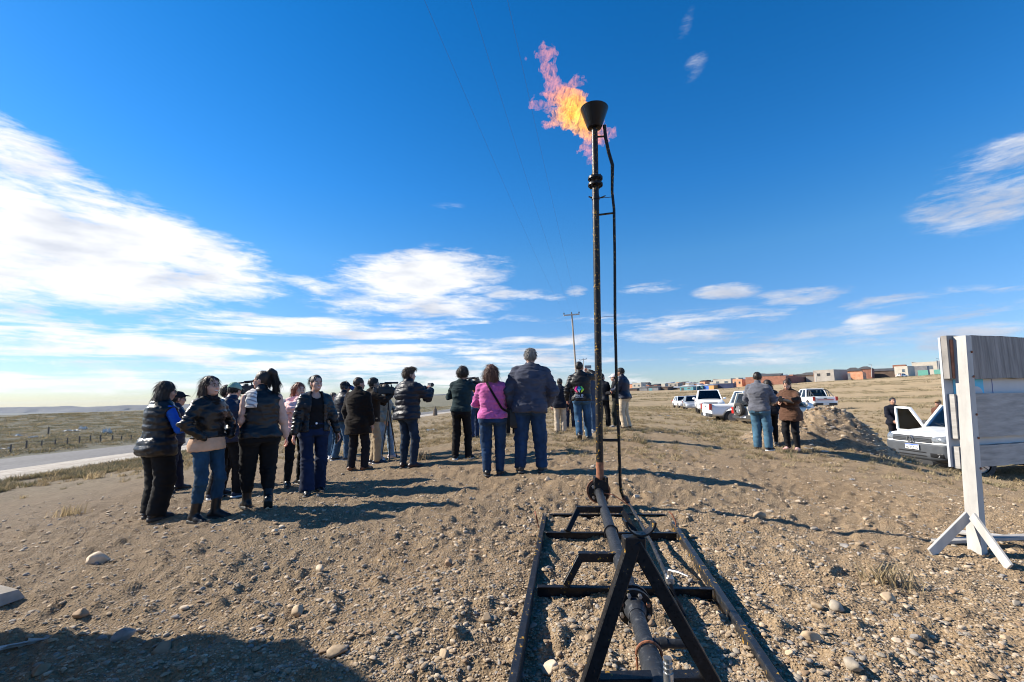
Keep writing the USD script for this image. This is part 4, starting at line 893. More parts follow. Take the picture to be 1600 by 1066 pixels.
BLK = '.010,.010,.012'
PEOPLE = {
 'vest_blue': dict(sex='f', build=1.14, yaw=62, head=(-8, -6), skin='a', arms=[((-.10, .37, 1.12), (-.6, -.6, -.4)), ((.13, .33, 1.13), (.5, -.8, -.3))], hands='relaxed',
   feet=[dict(y=.02, x=-.10), dict(y=-.02, x=.11)], tops=[('vest', 'leather:' + BLK, dict(off=.045, hem=.80, sleeves=False, collar='stand', ridges=(.085, .009), amp=.007)), ('sleeves', 'cotton:.012,.085,.46', 'sleeves')],
   legs=('cotton:.010,.010,.011', dict(off=.02, ankle=.085, knee=.085, thigh=.10)), shoes=('chunky', 'leather:' + BLK, 'rubber:.012,.012,.013'), hair=('long', 'hair:.018,.012,.009', dict(length=.36, vol=1.0)), sunglasses=True, face=True,
   label='woman in a black padded vest with bright blue sleeves and long dark hair'),
 'navy_cap_behind': dict(build=1.05, yaw=72, skin='b', arms=[((-.10, .34, 1.14), (-.6, -.6, -.4)), ((.08, .34, 1.10), (.5, -.8, -.3))], hands='grip', tops=[('jacket', 'nylon:.012,.018,.045', dict(off=.03, hem=.84, collar='stand'))], feet=[dict(y=.16), dict(y=-.16, pitch=-8)],
   legs=('cotton:.012,.016,.035', dict(off=.014)), shoes=('shoe', 'leather:.016,.014,.014', 'rubber:.03,.03,.03'), hair=('short', 'hair:.016,.012,.01', {}), sunglasses=True, cap='cotton:.012,.014,.022', label='man in navy with dark cap half hidden behind the woman with blue sleeves'),
 'leather_jacket': dict(sex='f', build=1.04, yaw=136, head=(-6, 2), skin='c', arms=[((-.195, .135, 1.0), (-.9, -.5, 0)), ((.195, .135, 1.0), (.9, -.5, 0))], hands='hidden', feet=[dict(y=.05, x=-.11, toe=-20), dict(y=-.03, x=.10, toe=8)],
   tops=[('jacket', 'leather:.011,.010,.010', dict(off=.034, soff=.020, hem=.985, collar='fold', amp=.010, flare=0)), ('shirt', 'cotton:.50,.32,.21', dict(off=.021, hem=.835, sleeves=False, amp=.005, zhi=1.2)), ('scarf', 'wool:.013,.012,.013', 'scarf')],
   legs=('denim:.018,.062,.120', dict(off=.006, ankle=.043, knee=.056, thigh=.086, cut=.40, waist=.90)), shoes=('boot', 'leather:.010,.010,.011', 'rubber:.012,.012,.012'), hair=('long', 'hair:.035,.018,.012', dict(length=.19, vol=1.0)), glasses=True, face='smile',
   label='smiling woman with glasses, black leather jacket over tan shirt, blue jeans, black boots'),
 'camera_hidden': dict(build=1.0, yaw=100, skin='b', head=(0, 4), arms=[((.05, .30, 1.50), (-.6, .1, -.6)), ((.16, .26, 1.48), (.7, -.2, -.5))], hands='grip', tops=[('jacket', 'nylon:.016,.02,.03', dict(off=.03, hem=.84, collar='stand'))],
   legs=('cotton:.012,.012,.014', dict(off=.014)), shoes=('shoe', 'leather:.02,.02,.02', 'rubber:.03,.03,.03'), hair=('short', 'hair:.02,.014,.01', {}), label='man raising a video camera, hidden behind the smiling woman in leather'),
 'green_cap': dict(build=1.06, yaw=48, skin='c', head=(8, -14), arms=[((-.10, .30, 1.12), (-.7, -.6, -.4)), ((.12, .30, 1.12), (.7, -.6, -.3))], hands='relaxed', feet=[dict(y=-.12, x=-.12), dict(y=.10, x=.12)], tops=[('jacket', 'nylon:.013,.026,.062', dict(off=.034, hem=.84, collar='hood'))],
   legs=('cotton:.012,.012,.014', dict(off=.016, ankle=.062, knee=.066)), shoes=('shoe', 'cotton:.03,.04,.07', 'rubber:.62,.62,.60'), hair=('crop', 'hair:.02,.014,.01', {}), cap='cotton:.22,.34,.27', label='person in a pale green cap, dark blue jacket and white-soled sneakers'),
 'ponytail': dict(sex='f', build=1.22, yaw=-10, head=(50, 0), skin='c', arms=[((-.17, .30, 1.06), (-.15, -1, -.4)), ((.33, .10, .86), (.6, -1, 0))], hands='relaxed', feet=[dict(y=.10, x=-.10), dict(y=-.20, x=.09, lift=.055, pitch=-42)],
   tops=[('vest', 'leather:.010,.011,.013', dict(off=.030, hem=.90, sleeves=False, collar='stand', amp=.008)), ('sleeves', 'cotton:.47,.33,.28', 'sleeves')],
   legs=('cotton:.009,.009,.010', dict(off=.010, ankle=.050, knee=.066, thigh=.096, cut=.34)), shoes=('boot', 'leather:.010,.010,.011', 'rubber:.015,.015,.015'), hair=('pony', 'hair:.016,.012,.010', dict(length=.25)), sunglasses=True, label='woman seen from behind in black leather vest, beige sleeves and high ponytail'),
 'pink_fluffy': dict(sex='f', build=1.0, yaw=160, skin='c', arms=[((-.20, .12, .88), (-.5, -1, 0)), ((.03, .135, 1.455), (.8, .2, -.8))], hands='grip', tops=[('coat', 'fleece:.70,.42,.40', dict(off=.045, hem=.90, collar='stand', amp=.016))],
   legs=('cotton:.011,.011,.012', dict(off=.006, ankle=.044)), shoes=('shoe', 'leather:.012,.012,.012', 'rubber:.02,.02,.02'), hair=('long', 'hair:.16,.045,.02', dict(length=.27, vol=1.02)), face=True, label='red-haired woman in a fluffy pink coat with a hand at her mouth'),
 'open_jacket': dict(sex='f', legr=.92, build=1.16, yaw=166, head=(6, 2), skin='c', arms=[((-.33, .08, .86), (-.6, -1, 0)), ((.30, .10, .85), (.6, -1, 0))], hands='relaxed', feet=[dict(y=-.05, x=-.10), dict(y=.14, x=.10)],
   tops=[('jacket', 'leather:.012,.014,.017', dict(off=.030, hem=.90, open_front=.085, collar='fold', amp=.008)), ('shirt', 'cotton:.010,.010,.012', dict(off=.010, hem=.93, sleeves=False, vneck=.085, amp=.004)), ('sleeves', 'cotton:.011,.011,.013', 'sleeves')],
   legs=('denim:.009,.020,.058', dict(off=.012, ankle=.092, knee=.068, thigh=.088)), shoes=('shoe', 'leather:.012,.013,.018', 'rubber:.02,.02,.02'), hair=('bun', 'hair:.03,.018,.013', {}), face='smile', buckle=True, label='smiling woman walking to the camera in open black jacket and dark flared jeans'),
 'boy_behind': dict(build=.95, yaw=150, skin='b', tops=[('jacket', 'cotton:.16,.13,.10', dict(off=.028, hem=.86, collar='hood'))], legs=('denim:.05,.12,.22', dict(off=.012)), shoes=('shoe', 'cotton:.5,.48,.45', 'rubber:.6,.6,.58'), hair=('short', 'hair:.03,.02,.014', {}), face=True, h=.02, label='dark-haired person in drab jacket and jeans behind the woman with open jacket'),
 'headphones': dict(build=1.06, yaw=66, head=(-8, -8), skin='b', arms=[((-.24, .06, .86), (-.5, -1, 0)), ((.055, .175, 1.60), (.7, .6, .1))], hands='flat', feet=[dict(y=-.08, x=-.12), dict(y=.10, x=.11)], tops=[('vest', 'nylon:.014,.018,.030', dict(off=.042, hem=.86, sleeves=False, collar='stand', ridges=(.075, .009))), ('sleeves', 'cotton:.035,.075,.20', dict(amp=.006))],
   legs=('denim:.04,.10,.19', dict(off=.014, ankle=.062)), shoes=('shoe', 'leather:.03,.03,.035', 'rubber:.4,.4,.38'), hair=('crop', 'hair:.05,.04,.03', {}), cap='cotton:.02,.024,.03', phones=True, h=.018, label='man with cap and headphones shading his eyes, padded vest over blue sleeves'),
 'long_coat': dict(build=1.08, yaw=34, head=(-34, -4), skin='b', arms=[((-.25, .05, .86), (-.4, -1, 0)), ((.25, .07, .85), (.4, -1, 0))], feet=[dict(y=-.03, x=-.12), dict(y=.05, x=.12)], tops=[('coat', 'wool:.016,.012,.010', dict(off=.040, hem=.68, flare=.035, collar='stand', amp=.007))],
   legs=('cotton:.014,.015,.022', dict(off=.012, ankle=.062)), shoes=('shoe', 'leather:.23,.095,.04', 'rubber:.12,.06,.03'), hair=('crop', 'hair:.04,.024,.015', {}), h=.017, label='man in a long dark wool coat with tan leather shoes'),
 'shoulder_camera': dict(build=1.02, yaw=84, head=(4, 0), skin='a', arms=[((-.02, .30, 1.42), (-.5, -.1, -.8)), ((.17, .36, 1.40), (.8, -.3, -.6))], hands='grip', tops=[('jacket', 'cotton:.034,.024,.018', dict(off=.03, hem=.84, collar='hood'))], legs=('cotton:.30,.23,.15', dict(off=.014, ankle=.062)), shoes=('shoe', 'leather:.02,.03,.06', 'rubber:.5,.5,.5'), hair=('short', 'hair:.014,.011,.009', dict(vol=1.05)), h=.018, label='bearded man in brown jacket and khaki trousers aiming a video camera on his shoulder'),
 'grey_jacket': dict(sex='f', build=1.04, yaw=118, head=(0, -14), skin='c', arms=[((-.16, .26, 1.05), (-.7, -.7, 0)), ((.22, .12, .90), (.5, -1, 0))], feet=[dict(y=.12, x=-.13), dict(y=-.08, x=.12)], tops=[('jacket', 'cotton:.20,.205,.185', dict(off=.034, hem=.86, collar='hood', amp=.010))], legs=('denim:.24,.33,.43', dict(off=.010, ankle=.056)), shoes=('shoe', 'cotton:.5,.42,.42', 'rubber:.65,.65,.63'), hair=('bun', 'hair:.10,.06,.035', {}), face=True, h=.018, label='woman in a grey hooded jacket and pale jeans beside the tripod'),
 'puffer': dict(build=1.08, yaw=48, head=(-24, 0), skin='c', arms=[((-.02, .43, 1.36), (-.6, -.2, -.7)), ((.13, .42, 1.34), (.6, -.3, -.7))], hands='grip', feet=[dict(y=0, x=-.10, toe=-30), dict(y=.03, x=.12, toe=32)], tops=[('puffer_jacket', 'nylon:.013,.016,.026', dict(off=.058, soff=.040, hem=.845, collar='high', ridges=(.098, .016), amp=.008))],
   legs=('denim:.017,.033,.062', dict(off=.008, ankle=.052, knee=.060)), shoes=('shoe', 'leather:.035,.016,.014', 'rubber:.02,.015,.014'), hair=('quiff', 'hair:.06,.035,.02', dict(vol=1.04, amp=.012)), label='man in a black puffer jacket holding up a small camera'),
 'green_sweater': dict(build=.97, yaw=16, head=(-4, 0), skin='a', arms=[((-.12, .33, 1.18), (-.8, -.4, -.4)), ((.20, .42, 1.30), (.9, -.1, -.3))], hands='grip', feet=[dict(y=0, x=-.12), dict(y=.05, x=.12)], tops=[('sweater', 'cotton:.020,.042,.048', dict(off=.024, hem=.90, amp=.009))],
   legs=('cotton:.012,.011,.012', dict(off=.012, ankle=.056)), shoes=('shoe', 'cotton:.014,.014,.016', 'rubber:.45,.45,.44'), hair=('curly', 'hair:.03,.02,.014', dict(vol=1.16)), label='curly-haired man in a dark green sweater reaching to a video camera'),
 'behind_camera': dict(build=.98, yaw=-40, skin='c', arms=[((-.10, .33, 1.36), (-.7, -.2, -.6)), ((.10, .33, 1.30), (.7, -.3, -.6))], hands='grip', tops=[('jacket', 'cotton:.03,.06,.14', dict(off=.026, hem=.86))], legs=('denim:.022,.045,.11', dict(off=.012)), shoes=('shoe', 'leather:.02,.02,.02', 'rubber:.05,.05,.05'), hair=('short', 'hair:.03,.02,.014', {}), h=.02, label='person in blue behind the video camera, mostly hidden by the pink fleece'),
 'pink_fleece': dict(sex='f', legr=.92, build=1.24, yaw=4, head=(-10, 0), skin='c', arms=[((-.13, .27, 1.05), (-.9, -.7, 0)), ((.13, .27, 1.05), (.9, -.7, 0))], feet=[dict(y=0, x=-.10), dict(y=.03, x=.10)], tops=[('fleece_jacket', 'fleece:.40,.085,.245', dict(off=.030, hem=.905, collar='stand', amp=.009))],
   legs=('denim:.019,.050,.115', dict(off=.008, ankle=.058, knee=.068, thigh=.092)), shoes=('shoe', 'leather:.025,.022,.02', 'rubber:.03,.03,.03'), hair=('curly_long', 'hair:.085,.035,.02', dict(length=.17, vol=1.10)), label='woman in a bright pink fleece with wavy brown hair, seen from behind'),
 'facing_black': dict(build=1.0, yaw=172, skin='c', arms=[((-.05, .22, 1.08), (-.9, -.5, 0)), ((.06, .24, 1.05), (.9, -.5, 0))], hands='grip', tops=[('jacket', 'nylon:.013,.013,.015', dict(off=.032, hem=.84, collar='stand'))], legs=('cotton:.013,.013,.014', dict(off=.014)), shoes=('shoe', 'leather:.02,.02,.02', 'rubber:.2,.2,.2'), hair=('short', 'hair:.07,.045,.025', {}), face=True, h=.02, label='man in black facing the camera between pink fleece and big grey-blue jacket'),
 'big_jacket': dict(build=1.16, yaw=2, head=(0, 6), skin='b', arms=[((-.25, .10, .90), (-.9, -.7, 0)), ((.24, .15, .94), (.9, -.8, 0))], hands='relaxed', feet=[dict(y=0, x=-.15), dict(y=.04, x=.15)], tops=[('jacket', 'cotton:.050,.055,.078', dict(off=.046, soff=.034, hem=.83, collar='fold', amp=.010, flare=.01))],
   legs=('denim:.020,.052,.118', dict(off=.014, ankle=.066, knee=.070, thigh=.092)), shoes=('shoe', 'leather:.04,.032,.028', 'rubber:.05,.045,.04'), hair=('short', 'hair:.15,.14,.13', dict(amp=.008)), label='tall grey-haired man in a big grey-blue jacket and jeans, seen from behind'),
 'navy_khaki': dict(build=1.08, yaw=4, skin='b', tops=[('coat', 'wool:.012,.015,.026', dict(off=.036, hem=.80, collar='stand'))], legs=('cotton:.40,.33,.25', dict(off=.018, ankle=.066)), shoes=('shoe', 'leather:.05,.04,.035', 'rubber:.05,.05,.05'), hair=('short', 'hair:.03,.026,.022', {}), h=.02, label='man in a navy coat and light khaki trousers, seen from behind'),
 'dark_jeans': dict(build=1.0, yaw=20, skin='b', tops=[('jacket', 'cotton:.02,.02,.03', dict(off=.03, hem=.86))], legs=('denim:.014,.022,.05', dict(off=.012)), shoes=('shoe', 'leather:.02,.02,.02', 'rubber:.03,.03,.03'), hair=('short', 'hair:.02,.015,.012', {}), h=.022, label='person in dark jeans hidden behind the man with the logo jacket'),
 'logo_jacket': dict(build=1.10, yaw=4, head=(-16, 0), skin='b', arms=[((-.33, .06, .90), (-.5, -1, 0)), ((.17, .30, 1.54), (1, -.1, -.5))], hands='grip', feet=[dict(y=-.20, x=-.06, lift=.06, pitch=-40), dict(y=.14, x=.12, lift=0)], tops=[('jacket', 'nylon:.014,.013,.014', dict(off=.034, hem=.875, collar='stand', amp=.010))],
   legs=('denim:.038,.10,.19', dict(off=.012, ankle=.062)), shoes=('shoe', 'leather:.035,.03,.028', 'rubber:.05,.045,.04'), hair=('crop', 'hair:.012,.010,.009', {}), logo=True, h=.017, label='man walking away in a black jacket with a colourful diamond emblem on its back'),
 'crossed_arms': dict(build=1.04, yaw=30, skin='b', arms=[((.06, .22, 1.16), (-.9, -.2, -.3)), ((-.06, .24, 1.20), (.9, -.2, -.3))], hands='grip', tops=[('jacket', 'nylon:.014,.014,.018', dict(off=.034, hem=.86, collar='stand'))], legs=('cotton:.013,.013,.015', dict(off=.016, ankle=.066)), shoes=('shoe', 'leather:.02,.02,.02', 'rubber:.03,.03,.03'), hair=('crop', 'hair:.014,.012,.010', {}), h=.02, label='man in black with folded arms right behind the flare pole'),
 'white_cap': dict(build=1.0, yaw=-80, skin='c', arms=[((-.14, .28, 1.12), (-.7, -.7, 0)), ((.12, .28, 1.10), (.7, -.7, 0))], hands='grip', tops=[('jacket', 'cotton:.020,.020,.024', dict(off=.03, hem=.86))], legs=('cotton:.030,.034,.028', dict(off=.014)), shoes=('shoe', 'cotton:.25,.24,.24', 'rubber:.5,.5,.5'), hair=('crop', 'hair:.03,.02,.015', {}), cap='cotton:.62,.55,.54', h=.02, label='person with a white cap behind the thin riser pipe'),
 'navy_beige': dict(build=1.16, yaw=-72, skin='b', head=(0, -6), arms=[((-.10, .30, 1.10), (-.7, -.7, 0)), ((.10, .30, 1.12), (.7, -.7, 0))], hands='grip', tops=[('jacket', 'nylon:.011,.016,.038', dict(off=.036, hem=.86, collar='stand'))], legs=('cotton:.42,.34,.24', dict(off=.018, ankle=.066)), shoes=('shoe', 'leather:.04,.03,.025', 'rubber:.05,.05,.05'), hair=('short', 'hair:.014,.011,.009', dict(vol=1.05)), h=.018, label='man in navy jacket and beige trousers, right of the thin riser pipe'),
 'behind_pole': dict(build=1.0, yaw=10, skin='b', arms=[((-.12, .28, 1.10), (-.7, -.7, 0)), ((.12, .28, 1.10), (.7, -.7, 0))], hands='grip', tops=[('jacket', 'cotton:.04,.05,.075', dict(off=.03, hem=.88))], legs=('denim:.05,.10,.18', dict(off=.012)), shoes=('shoe', 'cotton:.55,.54,.52', 'rubber:.6,.6,.58'), hair=('short', 'hair:.02,.015,.012', {}), h=.022, label='person in jeans and white shoes hidden behind the flare pole'),
 'grey_fleece': dict(build=1.14, yaw=18, head=(8, -6), skin='b', arms=[((-.16, .24, 1.02), (-.9, -.7, 0)), ((.14, .24, 1.04), (.9, -.7, 0))], hands='grip', feet=[dict(y=0, x=-.10), dict(y=.05, x=.11)], tops=[('fleece_pullover', 'fleece:.085,.088,.105', dict(off=.030, hem=.875, collar='stand', amp=.010))],
   legs=('denim:.075,.165,.245', dict(off=.016, ankle=.068, knee=.068)), shoes=('shoe', 'cotton:.03,.03,.035', 'rubber:.55,.55,.53'), hair=('crop', 'hair:.018,.014,.011', dict(vol=1.03)), h=.018, label='man in a grey fleece pullover and light jeans by the gravel heap'),
 'dark_leggings': dict(sex='f', build=.98, yaw=-20, skin='a', arms=[((-.10, .28, 1.06), (-.8, -.7, 0)), ((.2, .1, .9), (.5, -1, 0))], tops=[('jacket', 'cotton:.016,.018,.026', dict(off=.03, hem=.84))], legs=('cotton:.011,.011,.013', dict(off=.004, ankle=.043)), shoes=('shoe', 'cotton:.10,.10,.10', 'rubber:.4,.4,.4'), hair=('long', 'hair:.014,.010,.008', dict(length=.26)), h=.018, label='dark-haired woman in black leggings partly behind the man in grey fleece'),
 'brown_coat': dict(sex='f', build=1.18, yaw=212, head=(10, -24), skin='c', arms=[((-.10, .27, 1.26), (-1, -.2, -.2)), ((.10, .27, 1.18), (.9, -.4, -.4))], hands='grip', feet=[dict(y=-.02, x=-.10), dict(y=.03, x=.10)], tops=[('coat', 'wool:.105,.055,.036', dict(off=.038, hem=.74, flare=.02, collar='stand', amp=.008)), ('belt', 'wool:.15,.085,.058', 'belt')],
   legs=('cotton:.014,.014,.017', dict(off=.008, ankle=.050)), shoes=('shoe', 'fleece:.62,.34,.32', 'rubber:.6,.42,.40'), hair=('bun', 'hair:.04,.022,.015', {}), face=True, h=.016, label='woman in a belted brown coat looking down at her camera'),
 'door_person': dict(build=1.08, yaw=150, skin='b', tops=[('jacket', 'cotton:.012,.014,.024', dict(off=.035, hem=.85))], legs=('cotton:.012,.013,.02', dict(off=.014)), shoes=('shoe', 'leather:.02,.02,.02', 'rubber:.03,.03,.03'), hair=('crop', 'hair:.012,.010,.009', {}), h=.022, arms=[((-.3, .15, 1.1), (-.8, -.6, 0)), ((.2, .3, 1.0), (.8, -.6, 0))], label='person in dark uniform behind the open pickup door'),
 'behind_bonnet': dict(build=1.0, yaw=200, skin='b', tops=[('jacket', 'cotton:.10,.045,.03', dict(off=.03, hem=.85))], legs=('cotton:.012,.013,.02', dict(off=.014)), shoes=('shoe', 'leather:.02,.02,.02', 'rubber:.03,.03,.03'), hair=('crop', 'hair:.012,.010,.009', {}), cap='cotton:.22,.15,.08', h=.022, label='person in a tan cap behind the white pickup windscreen'),
}
PLACE['behind_pole'] = at(921, 663, 12.6); PLACE['door_person'] = at(1403, 706, 15.3); PLACE['behind_bonnet'] = at(1477, 696, 17.0)


def strands(s, hv, kind, c):
    "loose strands over the hair: (points, count per strand)"
    V, F = hv; rg = np.random.default_rng(len(V)); n = normals(V, F); q = (V - s.hc) @ s.Rh
    ok = np.ones(len(V), bool)
    ok = (q[:, 1] < .035) | (q[:, 2] > .09)
    if kind in ('bun', 'pony'): ok = (q[:, 1] < -.10) & ((q[:, 2] < .10) | (kind == 'bun'))
    if c.get('cap'): ok = (q[:, 2] < .02) & (q[:, 1] < .03)
    idx = np.nonzero(ok)[0]
    if not len(idx): return None
    idx = rg.choice(idx, 900 if s.h < .016 else 350); ln = {'short': .030, 'crop': .014, 'quiff': .045, 'curly': .035}.get(kind, .075)
    nn = n[idx]; down = s.Rh @ np.array([0, -.35, -1.0]); tan = down - nn * (nn @ down)[:, None]; tan /= np.linalg.norm(tan, axis=1, keepdims=True) + 1e-6
    w = rg.normal(0, .35, (len(idx), 3)); L0 = ln * rg.uniform(.5, 1.3, len(idx))[:, None]; base = V[idx] - nn * .004; up = .55 if kind in ('short', 'curly', 'quiff') else .22 if kind != 'crop' else .8
    d = tan * (1 - up) + nn * up * rg.uniform(.3, 1.3, (len(idx), 1)) + w * (1.3 if 'curly' in kind else .7) * .5
    ts = np.linspace(0, 1, 5)[None, :, None]; P = base[:, None] + d[:, None] * L0[:, None] * ts + (tan * L0)[:, None] * ts ** 2 * .4 - np.array([0, 0, .35]) * (L0[:, None] * ts ** 2)
    if 'curly' in kind: P = P + np.sin(ts * 7 + rg.uniform(0, 6, (len(idx), 1, 3))) * .009 * ts
    return P.reshape(-1, 3), np.full(len(idx), 5)


def build_person(key):
    c = PEOPLE[key]; h = c.get('h', .0145)
    s = Person(c.get('sex', 'm'), SPOTS[key][3] if key in SPOTS else 1.72, c['build'], lean=c.get('lean', (len(key) * 37 % 7) - 2.5), side=c.get('side', (len(key) * 53 + ord(key[1])) % 7 - 3), head=c.get('head', ((ord(key[2]) * 7) % 25 - 12, (ord(key[1]) * 5) % 13 - 8)), arms=c.get('arms'), feet=c.get('feet') or [dict(y=((ord(key[1]) * 3) % 9 - 4) * .02), dict(y=((ord(key[-1]) * 5) % 9 - 4) * .022)], legr=c.get('legr', 1.0), h=h, seed=len(key) * 3 + ord(key[0]))
    hd = c.get('hands', 'relaxed'); out = []
    opts = [None, None]
    if c.get('arms'):
        for i in (0, 1):
            if c['arms'][i] and c['arms'][i][0][1] > .2: opts[i] = dict(palm=(-np.sign(c['arms'][i][0][0] or 1) * .8, -.2, -.35))
    bd = s.body(hand=((hd, opts[0]), (hd, opts[1]))); out.append(('body', bd, f"skin:{','.join(map(str, SKIN[c['skin']]))}", None))
    main = None
    for (nm, mt, kw) in c['tops']:
        if kw == 'sleeves':
            for i in (0, 1): out.append(('sleeve', s.sleeve_pair(.012, .97, (i,)), mt, None))
        elif isinstance(kw, dict) and nm == 'sleeves':
            for i in (0, 1): out.append(('sleeve', s.sleeve_pair(.014, .97, (i,), kw['amp']), mt, None))
        elif kw == 'scarf':
            nb = s.tor((0, .005, 1.435))
            fn = lambda p: smin(elld(s.t_local(p), (0, .012, 1.455), (.095, .098, .042)), elld(s.t_local(p), (0, .05, 1.40), (.07, .085, .06)), .03)
            V, F = surfnet(fn, nb - .22, nb + .22, .013); out.append(('scarf', (s.crumple(V, F, .016, 9, None, 2.0), F), mt, None))
        elif kw == 'belt':
            fn = lambda p: smax(s.torso(p, .052, .6, 1.47), np.abs(s.t_local(p)[:, 2] - 1.07) - .022, .006)
            out.append(('belt', surfnet(fn, [-.4, -.4, .98], [.4, .4, 1.16], .012), mt, None))
        else:
            out.append((nm, s.top(**kw), mt, None)); main = main or nm
    out.append(('trousers', s.trousers(**c['legs'][1]), c['legs'][0], None))
    for i in (0, 1):
        up, so = s.shoe(i, c['shoes'][0]); nm = 'boot' if c['shoes'][0] == 'boot' else 'shoe'
        out.append((nm, up, c['shoes'][1], None)); out.append(('sole', so, c['shoes'][2], (nm, i)))
    if c['legs'][0].startswith('denim') and c['yaw'] < 90:
        pf = lambda p: smin(smax(s.torso(p, c['legs'][1]['off'] * .6, .7, 1.04), p[:, 2] - 1.06, .01), s.seat(p, c['legs'][1]['off'] * .5), .03)
        for sd in (-1, 1):
            xs, zs = np.meshgrid(np.linspace(-.062, .062, 8), np.linspace(-.07, .07, 8)); xs = xs * (1 - .16 * (zs < -.04)); pos = np.stack([sd * .088 * s.w + xs, xs * 0, .905 + zs], -1).reshape(-1, 3)
            r = np.array([s.surface_march(pf, q, np.array([[0, -1.0, 0]]), .3)[0] for q in pos]); i, j = np.meshgrid(range(7), range(7), indexing='ij'); a_ = (i * 8 + j).ravel(); f = np.vstack([np.stack([a_, a_ + 1, a_ + 9], 1), np.stack([a_, a_ + 9, a_ + 8], 1)]); out.append(('back_pocket', (np.vstack([r + [0, -.010, 0], r + [0, .01, 0]]), np.vstack([f, f[:, ::-1] + 64])), c['legs'][0], ('trousers', 0)))
    hk, hm, hw = c['hair']; hv = s.hair(hk, **hw)
    out.append(('hair', hv, hm, None))
    out.append(('HAIR', strands(s, hv, hk, c), hm, ('hair', 0)))
    if c.get('cap'):
        a, b = s.cap(); out.append(('cap', a, c['cap'], None)); out.append(('visor', b, c['cap'], ('cap', 0)))
    hd2 = lambda mb: (lambda m: (s.on_head(np.array(m.vertices)), np.array(m.faces)))(mb.mesh())
    if c.get('face'):
        for sd in (-1, 1):
            e = trimesh.creation.icosphere(2, .0108); e.apply_translation((sd * .031, .0845, .002)); out.append(('eye', hd2(MB().add(e)), 'plastic:.36,.34,.31', None))
            e = trimesh.creation.icosphere(1, .0070); e.apply_translation((sd * .031, .0925, .001)); out.append(('iris', hd2(MB().add(e)), 'plastic:.02,.012,.008', ('eye', 0 if sd < 0 else 1)))
            out.append(('eyebrow', hd2(MB().tube([(sd * .014, .094, .022), (sd * .030, .092, .028), (sd * .047, .080, .022)], [.0036, .0042, .002], 6)), hm, None))
        if c['face'] == 'smile':
            out.append(('lips', hd2(MB().tube([(-.030, .080, -.054), (-.015, .093, -.060), (0, .0965, -.061), (.015, .093, -.060), (.030, .080, -.054)], .0036, 6).tube([(-.029, .080, -.056), (-.014, .0925, -.071), (0, .096, -.074), (.014, .0925, -.071), (.029, .080, -.056)], .0042, 6)), 'cotton:.34,.10,.09', None))
            out.append(('teeth', hd2(MB().tube([(-.022, .086, -.059), (-.01, .0945, -.065), (.01, .0945, -.065), (.022, .086, -.059)], .0055, 6)), 'plastic:.72,.70,.66', None))
        else: out.append(('lips', hd2(MB().tube([(-.024, .084, -.061), (0, .0965, -.061), (.024, .084, -.061)], [.003, .0062, .003], 6)), 'cotton:.33,.12,.10', None))
    if c.get('sunglasses') or c.get('glasses'):
        mb = MB(); dark = bool(c.get('sunglasses'))
        for sd in (-1, 1):
            if dark: mb.hull([(sd * x, y, z) for x, y, z in ((.008, .107, .014), (.010, .106, -.016), (.030, .104, -.024), (.052, .094, -.014), (.056, .090, .014), (.03, .104, .018), (.008, .103, .014), (.010, .102, -.016), (.030, .100, -.024), (.052, .090, -.014), (.056, .086, .014))])
            else: mb.tube([(sd * (.031 + .025 * math.cos(t)), .104 - .012 * (1 + math.cos(t)) * .5, .001 + .019 * math.sin(t)) for t in np.linspace(0, 2 * PI, 19)], .0018, 5)
            mb.tube([(sd * .056, .088, .012), (sd * .080, .03, .014), (sd * .081, -.012, .010)], .0026, 5)
        mb.tube([(-.009, .108, .008), (.009, .108, .008)], .002, 5); out.append(('sunglasses' if dark else 'glasses', hd2(mb), 'glass:.012,.012,.014' if dark else 'plastic:.06,.06,.06', None))
    if c.get('phones'):
        mb = MB().tube([(.094 * math.sin(t), -.012, .035 + .118 * math.cos(t)) for t in np.linspace(-1.9, 1.9, 15)], .008, 6)
        out.append(('headphones', hd2(mb), 'plastic:.012,.012,.014', None))
        for sd in (-1, 1): out.append(('ear_cup', hd2(MB().ring((sd * .092, -.01, -.008), (1, 0, 0), .036, 0, .026, 16)), 'plastic:.016,.016,.018', ('headphones', 0)))
    if c.get('buckle'):
        e = trimesh.creation.icosphere(2, .016); V = s.surface_march(lambda p: s.torso(p, .012, .8, 1.2), (0, 0, 1.02), np.array([[0, 1.0, 0]])); e.apply_scale((1, .4, 1)); e.apply_translation(V[0]); out.append(('trouser_button', (np.array(e.vertices), np.array(e.faces)), 'plastic:.75,.75,.78', None))
    if c.get('logo'):
        fn = lambda p: smin(s.torso(p, .034 + .006, .875, 1.475), s.shoulders(p, .02), .05)

        def patch(poly, lift):
            g = Polygon(poly); tri = trimesh.creation.extrude_polygon(g, .001, engine='earcut'); tri = tri.subdivide().subdivide(); v = np.array(tri.vertices); f = np.array(tri.faces)
            o = np.array([0, -.02, 0]); res = np.zeros((len(v), 3))
            for z in np.unique(np.round(v[:, 1], 6)):
                m = np.abs(v[:, 1] - z) < 1e-5; xs = v[m, 0]
                ts = np.linspace(0, .32, 90); pts = np.stack([np.repeat(xs, 90), np.tile(-ts, len(xs)), np.full(len(xs) * 90, z)], 1).astype(np.float32)
                val = fn(pts).reshape(len(xs), 90); k = 89 - np.argmax(val[:, ::-1] < 0, axis=1); y = -ts[np.minimum(k + 1, 89)]
                res[m] = np.stack([xs, y - lift - v[m, 2], np.full(m.sum(), z)], 1)
            return res, f
        X0, Z0, q = -.035, 1.115, .082
        D = lambda pts: [(X0 + x * q, Z0 + z * q) for x, z in pts]
